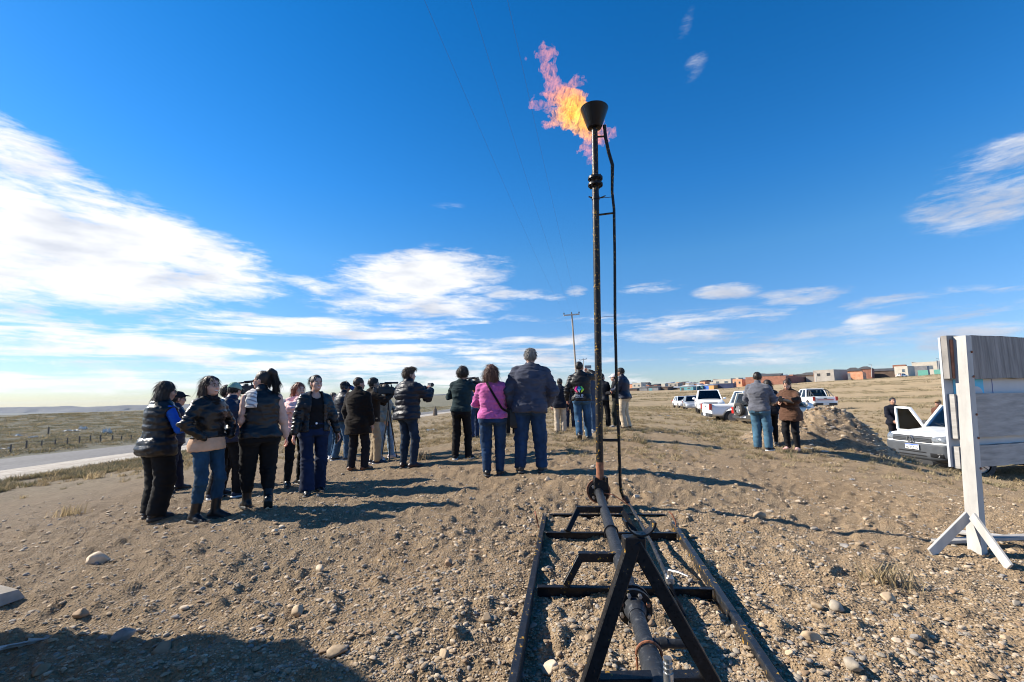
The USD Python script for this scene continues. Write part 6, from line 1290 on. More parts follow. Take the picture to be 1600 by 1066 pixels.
_f0 = np.array([10.90, 12.75]); _hd = np.array([math.sin(math.radians(-91)), math.cos(math.radians(-91))])
_c = _f0 - _hd * 2.6
put('pickup', WHITE, 'white_pickup', 'white pickup with dark bumper and open door beside the wooden board', 'pickup', _c[0], _c[1], -91, amarok=True, open_door=True)
_p = at(1104, 640, 26.0); put('pickup', WHITE, 'white_pickup', 'white pickup seen from its rear, left of the man in grey fleece', 'pickup', _p[0] + 2.55, _p[1] - .3, 98, dark_bumper=True)
_p = at(1122, 640, 33.0); put('pickup', WHITE, 'white_pickup', 'older white pickup facing the camera behind the other pickup bed', 'pickup', _p[0], _p[1] + 1.5, 200)
_p = at(1296, 640, 38.0); put('pickup', WHITE, 'white_pickup', 'white pickup with black roll bars beyond the gravel heap', 'pickup', _p[0] + .2, _p[1] + 2.4, 12, rollbar=True, dark_bumper=True)
_p = at(1160, 640, 23.0); put('hatch', BEIGE, 'offroad_car', 'pale off-road car with a spare wheel on its tail', 'car', _p[0] + 2.05, _p[1] + .5, 78, spare=True)
_p = at(1076, 630, 54.0); put('sedan', WHITE, 'sedan', 'small white car parked leftmost of the row', 'car', _p[0], _p[1] + 2, 188)
_p = at(1095, 635, 44.0); put('sedan', SILVER, 'sedan', 'silver car with its nose to the camera left of the pickups', 'car', _p[0], _p[1] + 2, 196)
_p = at(1101, 632, 50.0); put('sedan', car_paint('grey_car_paint', (.20, .21, .22), .3), 'sedan', 'grey car half hidden behind the silver car', 'car', _p[0], _p[1] + 2, 196)
_p = at(1222, 635, 36.0); put('sedan', SILVER, 'sedan', 'silver car behind the woman in the brown coat', 'car', _p[0], _p[1], 82)
_p = at(284, 681, 33.0); put('sedan', SILVER, 'sedan', 'silver car on the road, glimpsed between the two leftmost women', 'car', road_x(33) + .8, 33, 170)
_p = at(1409, 584, 172.0); put('sedan', WHITE, 'sedan', 'white car far off before the long dark shed', 'car', _p[0], _p[1], 70)
def box_truck(x, y, yaw):
    t = thing('box_truck', 'white box truck parked outside the view at left, casting the shadow at lower left', 'truck', (x, y, float(base_z(x, y)) - .02), -yaw); obj('cargo_box', MB().box((0, 0, 1.95), (2.2, 4.5, 2.0), bevel=.03).mesh(), WHITE, t); obj('chassis', MB().box((0, .9, .72), (1.0, 6.2, .25)).box((0, -.1, .88), (2.0, 4.2, .10)).mesh(), DARKP, t)
    obj('cab', man([(sx * w, y_, z) for sx in (-1, 1) for w, y_, z in ((1.0, 2.45, .7), (1.0, 4.0, .7), (1.0, 4.0, 1.5), (.95, 3.6, 2.45), (.95, 2.45, 2.5))]), WHITE, t); obj('windscreen', MB().quad([(.86, 3.99, 1.55), (-.86, 3.99, 1.55), (-.82, 3.63, 2.35), (.82, 3.63, 2.35)], .012).mesh(), GLASS, t)
    for sx in (-1, 1):
        for ay in (3.2, -1.1): w_ = obj('wheel', MB().ring((sx * .88, ay, .46), (1, 0, 0), .46, 0, .26, 26).mesh(), TYRE, t, smooth=40); obj('rim', MB().ring((sx * 1.0, ay, .46), (1, 0, 0), .26, 0, .04, 20).mesh(), RIM, w_.GetPrim())


box_truck(-3.62, 1.18, 126)

# ------------------------------------------------------------------ the wooden board at the right
WOODW = M('white_painted_wood', (.35, .335, .31), rough=.8, var=.26, vs=5, bump=.0015, bs=40, stretch=(1, 1, .25))
WOODG = M('grey_weathered_wood', (.185, .17, .155), rough=.9, var=.45, vs=4, bump=.004, bs=18, stretch=(9, 1, .6), detail=8)
WOODB = M('plywood_grey', (.27, .255, .235), rough=.85, var=.28, vs=3, bump=.002, bs=30, stretch=(1.2, 1, 8), detail=8)
WOODR = M('bare_brown_wood', (.20, .085, .05), rough=.85, var=.45, vs=8, bump=.003, bs=50, stretch=(1, 1, 3))
BLUEP, DBLUE, WPANEL = M('sky_blue_paint', (.05, .38, .58), rough=.6, var=.12, vs=8), M('deep_blue_paint', (.02, .06, .34), rough=.6, var=.1), M('white_panel', (.36, .37, .385), rough=.6, var=.08, vs=4)
unturn = lambda q: _R.T @ (np.asarray(q, float) - pn1) + pn1
BY = 4.25; pn0, pn1 = at(1517.5, 523, BY), at(1533, 862, BY)                # near left edge of the post, top and bottom
_R = rot('z', 15); _T = pn1 - _R @ pn1
board = thing('sign_board', 'back of a wooden board of weathered planks on a white post with braces', 'wooden board', mtx=Gf.Matrix4d(*_R[:, 0], 0, *_R[:, 1], 0, *_R[:, 2], 0, *_T, 1))
pn1[2] = min(pn1[2], gz(pn1[0], pn1[1])) - .04
px_, py_ = .075, .105                                                        # post: width along x, depth along y
tilt = (pn1 - pn0) / (pn1[2] - pn0[2])
P0 = lambda z: pn0 + tilt * (z - pn0[2])
pts = [P0(z) + np.array([dx, dy, 0]) for z in (pn0[2], pn1[2]) for dx in (0, px_) for dy in (0, py_)]
obj('post', MB().hull(pts).mesh(), WOODW, board)
for py in (549, 588, 648, 685, 733): q = at(1529 + (py - 549) * .055, py, BY); obj('bolt', MB().ring(q + [0, -.002, 0], (0, 1, 0), .011, 0, .012, 12).mesh(), RUST, board)
by = BY + py_ + .004; xl = at(1476, 620, by)[0] + .11; xr = xl + 3.4
zz = lambda py: at(1500, py, by)[2]


def leaned(V):
    V = np.array(V, float); V[:, 0] += (V[:, 2] - zz(620)) * .065; return V


def lb(mb): m_ = mb.mesh() if isinstance(mb, MB) else mb; return leaned(m_.vertices), np.array(m_.faces)


def plank(py0, py1, mt, th=.05, x0=xl, x1=xr, y0=by, name='plank', rag=0.0, slope=-.006):
    z1, z0 = zz(py0), zz(py1); n = 40; xs = np.linspace(x0, x1, n); top = z1 + slope * 0 + (meshkit.fbm(np.stack([xs * 9, xs * 0, xs * 0 + z1], 1), 3) - .5) * rag; bot = z0 + (meshkit.fbm(np.stack([xs * 14, xs * 0 + 5, xs * 0 + z0], 1), 3) - .5) * rag * 1.4
    V = np.concatenate([np.stack([xs, np.full(n, y), z], 1) for y, z in ((y0, bot), (y0, top), (y0 + th, top), (y0 + th, bot))]); q = []
    for a, b in ((0, 1), (1, 2), (2, 3), (3, 0)):
        for i in range(n - 1): q.append((a * n + i, b * n + i, b * n + i + 1, a * n + i + 1))
    q += [(0, 3 * n, 2 * n, n), (n - 1, 2 * n - 1, 3 * n - 1, 4 * n - 1)]; q = np.array(q)[:, ::-1]; V = leaned(V); tm = trimesh.Trimesh(V, np.vstack([q[:, [0, 1, 2]], q[:, [0, 2, 3]]]), process=False); trimesh.repair.fix_normals(tm)
    return obj(name, tm, mt, board)


plank(523, 592, WOODG, rag=.022); plank(616, 686, WOODB, rag=.006, x0=xl + .035); plank(699, 733, WOODB, rag=.010, x0=xl + .035)
pan = obj('back_panel', lb(MB().box(((xl + xr) / 2, by + .064, (zz(524) + zz(733)) / 2), (xr - xl, .018, zz(524) - zz(733) - .02))), WPANEL, board)
for a, b, c_, d, mt in ((1502, 1510, 593, 612, BLUEP), (1537, 1573, 593, 615, BLUEP), (1591, 1594, 593, 615, DBLUE)):
    q0, q1 = at(a, c_, by + .054), at(b, d, by + .054); obj('painted_mark', lb(MB().box(((q0[0] + q1[0]) / 2, by + .0535, (zz(592.5) + zz(615.5)) / 2), (q1[0] - q0[0], .003, zz(592.5) - zz(615.5)))), mt, pan.GetPrim())
q = at(1556, 612, by + .05); arc = [(math.cos(t) * .085, math.sin(t) * .075) for t in np.linspace(0, PI, 20)]; e = trimesh.creation.extrude_polygon(Polygon(arc), .003, engine='earcut'); v = np.array(e.vertices); obj('painted_mark', (np.stack([q[0] + v[:, 0], by + .0515 - v[:, 2], zz(615.3) + v[:, 1] * .9], 1), np.array(e.faces)[:, ::-1]), WPANEL, pan.GetPrim())
q = by - .004; obj('split_wood', lb(MB().box((xl + .072, q + .002, (zz(530) + zz(591)) / 2), (.085, .010, zz(530) - zz(591)), bevel=.006)), WOODR, board); obj('split_wood', MB().hull([(xl + .155 + a, q - .03 + b, zz(c_)) for a, b, c_ in ((-.012, 0, 548), (.018, 0, 552), (-.02, .02, 591), (.02, .03, 591), (.005, .03, 545), (.012, -.015, 575))]).mesh(), WOODG, board)
# braces at the foot of the post
for (ax, ay, bx, by_, Y0, Y1) in ((1513, 806, 1452, 846, BY + .05, BY - .02), (1519, 806, 1574, 862, BY - .016, BY - .34)):
    a, b = at(ax, ay, Y0), at(bx, by_, Y1); b[2] = gz(b[0], b[1]) + .02; a, b = unturn(a), unturn(b); obj('brace', MB().bar(a, b, .022, .088, up=(0, 0, 1)).mesh(), WOODW, board)
a = pn1 + [.3, .25, 0]; zb_ = gz(a[0], a[1]); obj('foot_plank', MB().bar(unturn((pn1[0] - .15, pn1[1] + .28, zb_ + .04)), unturn((pn1[0] + .9, pn1[1] + .30, zb_ + .07)), .09, .03).mesh(), WOODB, board); obj('foot_plank', MB().bar(unturn((pn1[0] + .35, pn1[1] + .62, zb_ + .03)), unturn((pn1[0] + .9, pn1[1] + .12, zb_ + .05)), .10, .025).mesh(), WOODW, board)

# ------------------------------------------------------------------ power line
POLEW, CONC = M('wooden_pole', (.30, .25, .20), rough=.9, var=.3, vs=6, stretch=(3, 3, .3)), M('concrete_grey', (.36, .35, .33), rough=.9, var=.15, vs=5)
WIREM = M('wire_grey', (.05, .05, .055), rough=.5, metal=.5)


def utility_pole(foot, top, arm_l, arm_r, label, r=.14):
    t = thing('utility_pole', label, 'utility pole', (0, 0, 0)); obj('pole', MB().tube([foot, top + [0, 0, .12]], [r, r * .66], 14).mesh(), POLEW, t, smooth=50); obj('crossarm', MB().bar(arm_l, arm_r, .14, .16).mesh(), CONC, t); P_ = []
    for k in (.03, .5, .97): q = arm_l + (arm_r - arm_l) * k + [0, 0, .08]; obj('insulator', MB().tube([q, q + [0, 0, .05], q + [0, 0, .08], q + [0, 0, .18], q + [0, 0, .24]], [.03, .03, .075, .085, .04], 10).mesh(), DARKP, t, smooth=40); P_.append(q + [0, 0, .25])
    return P_


Y1 = 56.0; f1 = at(903, 600, Y1); f1[2] = base_z(f1[0], f1[1]) - .5
W1 = utility_pole(f1, at(893.5, 492, Y1), at(880.5, 493, Y1), at(905.5, 491, Y1), 'wooden power pole with crossarm behind the man with the emblem jacket')
Y2 = 128.0; f2 = at(914, 606, Y2); f2[2] = base_z(f2[0], f2[1]) - .5
W2 = utility_pole(f2, at(911.5, 561.5, Y2), at(905.5, 563, Y2), at(917, 561, Y2), 'farther power pole just left of the flare pole', r=.13)
for k, (pxt, nm) in enumerate(((663, 'left wire of the power line, passing overhead toward the camera'), (735, 'middle wire of the power line, passing overhead toward the camera'), (793, 'right wire of the power line, passing overhead left of the flame'))):
    a = W1[k]; b = at(pxt, 0, 8.6 + .2 * k); d = (b - a) * 1.55; end = a + d; sag = 1.0; pts = [a + d * s_ - [0, 0, sag * 4 * (s_ * (1 - s_) - (1 / 1.55) * (1 - 1 / 1.55) * s_ * 1.55)] for s_ in np.linspace(0, 1, 36)]
    pts2 = [a + (W2[k] - a) * s_ - np.array([0, 0, 1.3 * 4 * s_ * (1 - s_)]) for s_ in np.linspace(0, 1, 18)]
    obj('power_line', MB().tube(pts2[::-1] + pts[1:], .0030, 5).mesh(), WIREM, smooth=True, label=nm, cat='wire')

# ------------------------------------------------------------------ houses on the right skyline
BRICK = M('raw_brick', (.50, .21, .10), rough=.9, var=.18, vs=1.2, col2=(.50, .25, .15)); BRICKD = M('dark_brick', (.22, .095, .06), rough=.9, var=.25, vs=1.0); BLOCK = M('cement_block', (.25, .225, .195), rough=.9, var=.15, vs=.8)
CREAM = M('pale_render', (.36, .325, .27), rough=.85, var=.12, vs=.7); TEAL = M('teal_boards', (.07, .21, .24), rough=.7, var=.2, vs=.8); BLUEH = M('blue_boards', (.03, .12, .45), rough=.6, var=.15); NAVYS = M('navy_sheet', (.022, .03, .075), rough=.6, var=.25, vs=.6); ORANGE = M('orange_boards', (.55, .26, .08), rough=.7, var=.15)
BROWNS = M('brown_boards', (.10, .065, .045), rough=.9, var=.35, vs=.7); GREYS = M('grey_boards', (.15, .15, .155), rough=.85, var=.25, vs=.7); GREENW = M('green_sheet', (.12, .33, .26), rough=.6, var=.15); TIN = M('tin_roof', (.42, .43, .44), rough=.45, metal=.4, var=.25, vs=.6); DKROOF = M('dark_roof', (.055, .05, .048), rough=.8, var=.3, vs=.8); HOLE = M('dark_opening', (.02, .02, .022), rough=.9); PANE = M('pane', (.06, .08, .10), rough=.1, var=.2, vs=2, coat=1)


NEARH = []


def house(px0, px1, pt, pb, d, wall, label, roof=None, roofm=None, yaw=28, depth=6.0, wins=(), doors=(), name='house', side=None, parapet=False):
    """a block whose front spans px0..px1 and pt..pb at distance d, turned so that its left flank catches the sun. wins, doors: (u0, u1, v0, v1) on the front, v up"""
    a, b = at(px0, pb, d), at(px1, pb, d); w = (b[0] - a[0]); h = at((px0 + px1) / 2, pt, d)[2] - at((px0 + px1) / 2, pb, d)[2]; az = math.degrees(math.atan2(a[0], a[1]))
    yw = yaw; fw = w / (math.cos(math.radians(yw)) + (depth / max(w, 1)) * math.sin(math.radians(yw)) * .55); fw = max(fw, w * .55); ctr = (a + b) / 2 + [0, depth * .4, 0]
    z0 = min(a[2], float(base_z(ctr[0], ctr[1]))) - .3; hz = (at((px0 + px1) / 2, pt, d)[2]) - z0
    if d < 280: NEARH.append((px0, px1, label))
    t = thing(name, label, 'wall' if name == 'sheet_wall' else 'house', (ctr[0], ctr[1], z0), -az * .9 + yw * -1 + 0); rh = 0 if roof is None else min(hz * .28, fw * .25, 1.5); wh = hz - rh
    m = MB().box((0, 0, wh / 2), (fw, depth, wh)); obj('wall', m.mesh(), wall, t)
    if side is not None: obj('side_wall', MB().box((-fw / 2 - .03, 0, wh / 2), (.06, depth + .02, wh - .05)).mesh(), side, t)
    if roof == 'gable':
        obj('roof', MB().hull([(sx * (fw / 2 + .25), sy * (depth / 2 + .25), wh) for sx in (-1, 1) for sy in (-1, 1)] + [(sx * (fw / 2 + .25), 0, wh + rh) for sx in (-1, 1)]).mesh(), roofm or TIN, t)
    elif roof == 'gable_front':
        obj('roof', MB().hull([(sx * (fw / 2 + .25), sy * (depth / 2 + .25), wh) for sx in (-1, 1) for sy in (-1, 1)] + [(0, sy * (depth / 2 + .25), wh + rh) for sy in (-1, 1)]).mesh(), roofm or TIN, t)
    elif roof == 'hip':
        obj('roof', MB().hull([(sx * (fw / 2 + .3), sy * (depth / 2 + .3), wh) for sx in (-1, 1) for sy in (-1, 1)] + [(sx * fw * .15, 0, wh + rh) for sx in (-1, 1)]).mesh(), roofm or DKROOF, t)
    elif roof == 'shed':
        obj('roof', MB().hull([(sx * (fw / 2 + .2), -depth / 2 - .2, wh + rh * .2) for sx in (-1, 1)] + [(sx * (fw / 2 + .2), depth / 2 + .2, wh + rh) for sx in (-1, 1)] + [(sx * (fw / 2 + .2), sy * (depth / 2 + .2), wh) for sx in (-1, 1) for sy in (-1, 1)]).mesh(), roofm or TIN, t)
    elif parapet:
        for sx in (-1, 1): obj('parapet', MB().box((sx * (fw / 2 - .08), 0, wh + .17), (.16, depth, .34)).mesh(), wall, t)
    for k, lst in (('window', wins), ('door', doors)):
        for (u0, u1, v0, v1) in lst:
            cx, cw, cz, ch = (u0 + u1) / 2 * fw - fw / 2, (u1 - u0) * fw, (v0 + v1) / 2 * wh, (v1 - v0) * wh
            wn = obj(k, MB().box((cx, -depth / 2 - .015, cz), (cw, .05, ch)).mesh(), CREAM if k == 'window' else TEAL if wall is GREYS else DKROOF, t)
            if k == 'window': obj('pane', MB().box((cx, -depth / 2 - .045, cz), (cw * .84, .02, ch * .86)).mesh(), HOLE if wall in (BRICK, BRICKD, BLOCK) else PANE, wn.GetPrim())
    for (u0, u1, v0, v1) in ((.3, .6, .5, .8),):
        wn = obj('window', MB().box((-fw / 2 - (.065 if side is not None else .015), depth * .05, wh * .62), (.05, depth * .18, wh * .22)).mesh(), DKROOF, t)
    return t


W2_ = ((.15, .35, .45, .75), (.62, .85, .45, .75)); W1_ = ((.55, .8, .45, .75),)
house(984, 1003, 606, 611.5, 232, BROWNS, 'low brown shack at the left end of the houses', roof='shed', roofm=DKROOF)
house(992, 1009, 598.5, 606, 262, CREAM, 'pale two-storey block behind the low brown shack', wins=W2_, side=None, parapet=True)
house(1004, 1020, 603.5, 611, 226, GREYS, 'grey gabled hut second from the left end', roof='gable_front', roofm=GREYS)
house(1018, 1037, 602.5, 610.5, 222, GREYS, 'dark gabled hut with a teal door', roof='gable_front', roofm=DKROOF, doors=((.1, .4, 0, .75),))
house(1036, 1052, 603.5, 610, 221, BROWNS, 'brown shack right of the hut with teal door', roof='shed', roofm=BROWNS, doors=((.4, .6, 0, .7),))
house(1049, 1067, 598.5, 606, 258, BLOCK, 'grey-white block behind the brown shacks', wins=W2_)
house(1053, 1070, 604, 609.5, 224, BROWNS, 'reddish brown shack left of the teal house', roof='gable', roofm=TIN)
house(1069, 1093, 601, 610.5, 200, TEAL, 'teal house with pale front and grey gable roof', roof='gable_front', roofm=TIN, side=CREAM, wins=W1_, doors=((.1, .3, 0, .75),))
house(1092, 1108, 600.5, 608.5, 202, TEAL, 'second teal house with a tin roof', roof='gable_front', roofm=TIN, side=CREAM, wins=W1_)
house(1107, 1119, 600, 608, 200, BLUEH, 'bright blue house with tin roof', roof='gable_front', roofm=TIN, side=CREAM)
house(1115, 1126, 600, 607.5, 196, ORANGE, 'orange boarded house next to the bright blue one', roof='shed', roofm=TIN)
house(1123, 1155, 599, 607.5, 197, NAVYS, 'long low shed of navy sheet metal', yaw=12, depth=9)
house(1121, 1150, 592.5, 599.5, 245, CREAM, 'white block with dark right end above the navy shed', wins=W2_, parapet=True)
house(1153, 1170, 592.5, 605, 212, BRICK, 'small brick house left of the man in grey fleece', wins=W2_)
house(1184, 1198, 583.5, 595, 240, CREAM, 'pale upper storey behind the man in grey fleece', wins=W1_)
house(1194, 1226, 583, 592, 225, BLOCK, 'long grey block above the brick wall', yaw=14, depth=8, roof='shed', roofm=DKROOF)
house(1198, 1269, 587.5, 599.5, 196, BRICKD, 'long brick-walled yard behind the woman in brown', yaw=24, depth=24, side=BRICK)
house(1254, 1284, 581.5, 589, 235, BROWNS, 'dark-roofed house behind the grey wall', roof='hip')
house(1266, 1302, 588, 596, 202, BLOCK, 'low grey wall right of the brick yard', yaw=6, depth=3)
house(1291, 1326, 577.5, 594, 182, BLOCK, 'two-storey block with a raw brick flank', yaw=34, depth=9, side=BRICK, wins=W2_)
house(1318, 1342, 583.5, 592, 190, GREYS, 'low dark annex between the brick houses', yaw=10, doors=((.2, .6, 0, .8),))
house(1329, 1353, 574, 590, 196, BRICK, 'brick upper storey with two window openings and hip roof', roof='hip', yaw=8, wins=((.1, .3, .45, .75), (.72, .92, .45, .75)), doors=((.40, .64, .4, .78),))
house(1340, 1358, 581.5, 591.5, 178, BRICK, 'plain brick front block', yaw=14)
house(1350, 1370, 572, 588, 204, BRICKD, 'dark brick house with a peaked roof', roof='hip', yaw=14)
house(1368, 1416, 575, 587.5, 206, BROWNS, 'long dark shed with a shallow roof', roof='gable', roofm=DKROOF, yaw=8, depth=10)
house(1404, 1421, 570, 578, 245, BRICKD, 'small brick top storey above the long dark shed', yaw=10)
house(1412, 1432, 572, 585.5, 190, CREAM, 'pale rendered house right of the long dark shed', yaw=26, side=CREAM, wins=W1_)
house(1429, 1456, 572, 584.5, 196, GREYS, 'dark grey house right of the pale rendered house', yaw=12)
house(1440, 1472, 565.5, 583, 215, CREAM, 'modern pale house with tall flat tower', yaw=18, wins=W2_, parapet=True)
house(1437, 1449, 578.5, 585, 186, GREENW, 'green sheet fence panel', yaw=4, depth=.4, name='sheet_wall'); house(1463, 1477, 577.5, 584.5, 186, GREENW, 'second green sheet fence panel by the board', yaw=4, depth=.4, name='sheet_wall')
for k in range(64):                                                          # the town behind, a few pixels each
    px = 990 + k * 7.5 + RNG.uniform(-3, 3); yb = np.interp(px, [990, 1100, 1232, 1310, 1400, 1475], [606, 602, 592, 587, 583, 578]); hgt = RNG.uniform(2.5, 8.0); house(px - RNG.uniform(3, 6), px + RNG.uniform(3, 6), yb - hgt, yb + 2, 270 + RNG.uniform(0, 60), [BRICK, BROWNS, CREAM, GREYS, BRICKD][k % 5], f'far {["orange brick", "brown", "pale", "dark grey", "dark brick"][k % 5]} house ' + ('left of ' if k % 2 else 'right of ') + 'the ' + ' '.join(min(NEARH, key=lambda q: abs((q[0] + q[1]) / 2 - px))[2].split(' with ')[0].split()[:5]), roof=['gable', None, 'shed'][k % 3], roofm=[TIN, DKROOF][k % 2])
for px, pt, pb, d, nm in ((1362, 570, 588, 176, 'thin lamp post before the dark brick house'), (1275, 582, 596, 180, 'thin post before the low grey wall'), (1088, 598, 611, 190, 'thin post before the teal house'), (1467, 561, 583, 190, 'tall lamp post by the modern pale house')):
    a, b = at(px, pb + 1, d), at(px, pt, d); t = thing('lamp_post', nm, 'lamp post', (0, 0, 0)); obj('post', MB().tube([a, b], [.13, .08], 8).mesh(), CONC, t); obj('lamp_arm', MB().tube([b, b + [-.9, 0, .25]], .06, 6).box(b + [-1.1, 0, .24], (.6, .25, .15)).mesh(), CONC, t)

# ------------------------------------------------------------------ fence beyond the road, stump, litter
FENCEW = M('fence_wood', (.11, .085, .065), rough=.95, var=.3, vs=10)
fence = thing('wire_fence', 'low wire fence with short wooden posts beyond the road', 'fence', (0, 0, 0)); tops = []
for px, pb in ((-12, 715), (15, 713.5), (40, 711), (63, 708.5), (85, 706.5), (104, 704.5), (123, 703), (140, 701.5), (156, 700.5), (175, 699), (189, 697), (204, 695.5)):
    Y = 25 + (px + 12) * .045; p = at(px, pb, Y); z = gz(p[0], p[1]); h = .44 + RNG.uniform(-.06, .05); obj('post', MB().tube([(p[0], p[1], z - .1), (p[0] + RNG.uniform(-.03, .03), p[1], z + h)], [.045, .035], 7).mesh(), FENCEW, fence); tops.append((p[0], p[1], z + h - .06))
for k in range(2): obj('wire', MB().tube([np.array(q) - [0, 0, k * .18] for q in tops], .006, 4).mesh(), WIREM, fence)
p = at(76, 671, 42); z = gz(p[0], p[1]); obj('fence_post', MB().tube([(p[0], p[1], z - .1), (p[0], p[1], z + .75)], [.07, .06], 8).mesh(), FENCEW, label='single dark post out on the plain at left', cat='post')
p = at(680, 640, 62); z = gz(p[0], p[1]); t = thing('marker_stump', 'dark narrow stump beside the road left of the green sweater', 'marker', (p[0], p[1], z)); obj('stump', MB().tube([(0, 0, -.1), (0, 0, .75), (0, 0, .95)], [.32, .26, .18], 10).mesh(), FENCEW, t, smooth=30); obj('stump_top', MB().tube([(0, 0, .9), (.03, 0, 1.25)], [.09, .05], 8).mesh(), FENCEW, t)
LITTER = M('plastic_litter', (.40, .40, .385), rough=.5, var=.2, vs=10)


def rag(c, s, seed, flat=.35):
    rg = np.random.default_rng(seed); n = 9; u, v = np.meshgrid(np.linspace(-1, 1, n), np.linspace(-1, 1, n), indexing='ij'); P_ = np.stack([u * s[0] + rg.normal(0, s[0] * .12, u.shape), v * s[1] + rg.normal(0, s[1] * .12, u.shape), np.abs(rg.normal(0, 1, u.shape)) * s[2]], -1).reshape(-1, 3) + c
    i, j = np.meshgrid(np.arange(n - 1), np.arange(n - 1), indexing='ij'); q = np.stack([i * n + j, (i + 1) * n + j, (i + 1) * n + j + 1, i * n + j + 1], -1).reshape(-1, 4); f = np.vstack([q[:, [0, 1, 2]], q[:, [0, 2, 3]]]); m_ = P_ - [0, 0, .01]
    return np.vstack([P_, m_]), np.vstack([f, f[:, ::-1] + len(P_)])


for k, (px, py, Y, sx, sy, sz, lb) in enumerate(((10, 690, 29, .7, .3, .10, 'white plastic scraps at the left edge of the plain'), (32, 677, 40, .6, .3, .10, 'grey plastic scraps on the plain, leftmost pair'), (52, 680, 38, .4, .2, .09, 'grey plastic scrap beside the leftmost scraps'), (112, 672, 46, .9, .4, .12, 'pale torn sheeting in the plain left of the blue-sleeved woman'), (130, 670, 50, .5, .3, .25, 'crumpled sheeting with a dark fold on the plain'),
        (167, 678, 42, .45, .3, .28, 'bright white plastic heap on the plain'), (650, 655, 33, .3, .2, .05, 'small pale scrap right of the puffer jacket'), (675, 660, 22, .32, .25, .05, 'patch of white litter left of the green sweater'), (1268, 690, 11.2, .30, .22, .02, 'flat white sheet behind the pink sneakers'), (1034, 647, 28, .75, .10, .03, 'white board lying in the dry field'), (1288, 700, 10.6, .10, .05, .02, 'scrap of white paper by the heap'), (1330, 741, 7.6, .05, .03, .01, 'scrap of paper right of the heap'), (1110, 655, 24, .2, .1, .03, 'pale scrap in the dry field'))):
    p = at(px, py, Y); z = gz(p[0], p[1]); obj('litter', rag((p[0], p[1], z + .012), (sx * .72, sy * .7, sz * .7), k), LITTER, label=lb, cat='litter')
# lower left: concrete block and torn sheet
p = onz(-2, 930, .22); z = gz(p[0], p[1]); cb = trimesh.convex.convex_hull(np.array([(-.16, -.10, 0), (.13, -.13, 0), (.17, .07, 0), (-.14, .12, 0), (-.15, -.08, .10), (.08, -.10, .09), (.12, .05, .08), (-.13, .10, .11)])); cb.apply_scale(.82); cb.apply_translation((p[0], p[1], z - .02)); obj('concrete_block', cb, M('old_concrete', (.25, .22, .18), rough=.9, var=.2, vs=12, bump=.002), label='broken concrete block at the left edge', cat='block')
p = onz(38, 1008, .17); z = gz(p[0], p[1]); obj('torn_sheet', (lambda m_: (m_[0] @ rot('z', 28).T + [p[0], p[1], z + .01], m_[1]))(rag((0, 0, 0), (.19, .022, .012), 77)), LITTER, label='narrow torn white sheet in the lower left corner', cat='litter')

# ------------------------------------------------------------------ gravel heap
def heap():
    n, mth = 70, 120; c = at(1300, 690, 12.3); r, t = np.meshgrid(np.linspace(0, 1, n), np.linspace(0, 2 * PI, mth, endpoint=False), indexing='ij'); rx = np.where(np.cos(t) > 0, 1.60, 2.45); x = c[0] - .08 + r * np.cos(t) * rx; y = c[1] + r * np.sin(t) * 1.5
    z0 = base_z(x.ravel(), y.ravel()).reshape(x.shape); p = np.stack([x, y, np.zeros_like(x)], -1); prof_ = (1 - np.minimum(r, 1) ** 1.5) ** 1.15; h = 1.0 * prof_ * (1 + (meshkit.fbm(p * 1.6, 3, 4) - .5) * .5) + (meshkit.fbm(p * 6, 3, 9) - .5) * .20 * (1 - r) ** .3 + (meshkit.fbm(p * 20, 2, 2) - .5) * .10 * (1 - r ** 4)
    z = z0 - .06 + h + .02; V = np.stack([x, y, z], -1).reshape(-1, 3); i, j = np.meshgrid(np.arange(n - 1), np.arange(mth), indexing='ij'); j2 = (j + 1) % mth; q = np.stack([i * mth + j, (i + 1) * mth + j, (i + 1) * mth + j2, i * mth + j2], -1).reshape(-1, 4); return V, q


HV, HQ = heap(); HEAPM = M('heap_gravel', (.215, .155, .095), rough=.95, var=.45, vs=9, bump=.03, bs=40, detail=8)
heap_t = thing('gravel_heap', 'heap of dug gravel and earth right of the woman in brown', 'gravel heap', (0, 0, 0)); obj('heap_soil', (HV, HQ), HEAPM, heap_t, smooth=True)

# ------------------------------------------------------------------ stones
STONEM = [M(f'stone_{n}', c, rough=.88, var=.22, vs=9, bump=.0015, bs=70, col2=c2) for n, c, c2 in (('tan', (.27, .195, .12), (.36, .27, .175)), ('pale', (.37, .29, .20), (.46, .37, .27)), ('grey', (.22, .185, .145), (.29, .25, .195)), ('brown', (.20, .13, .075), (.28, .19, .115)), ('blue', (.17, .155, .14), (.24, .22, .20)))]


def stone_mesh(seed, sub=2):
    rg = np.random.default_rng(seed); m_ = trimesh.creation.icosphere(sub, 1.0); v = np.array(m_.vertices); d = meshkit.fbm(v * 1.1 + rg.uniform(0, 50, 3), 2, seed) - .5; v = v * (1 + d[:, None] * .75); cut = rg.normal(0, 1, (5, 3)); cut /= np.linalg.norm(cut, axis=1, keepdims=True)
    for k in range(5): s_ = v @ cut[k]; lim = rg.uniform(.45, .85); v = v - np.maximum(s_ - lim, 0)[:, None] * cut[k] * .95
    return v * np.array([1.0, rg.uniform(.62, .9), rg.uniform(.45, .68)]), np.array(m_.faces)


SHAPES = [stone_mesh(100 + k) for k in range(14)]


def place_stone(v, x, y, size, yaw, sink=.30, tiltx=0.0):
    w = (v @ (rot('z', yaw) @ rot('x', tiltx)).T) * size; z = gz(x, y); return w + [x, y, z - w[:, 2].min() - (w[:, 2].max() - w[:, 2].min()) * sink]


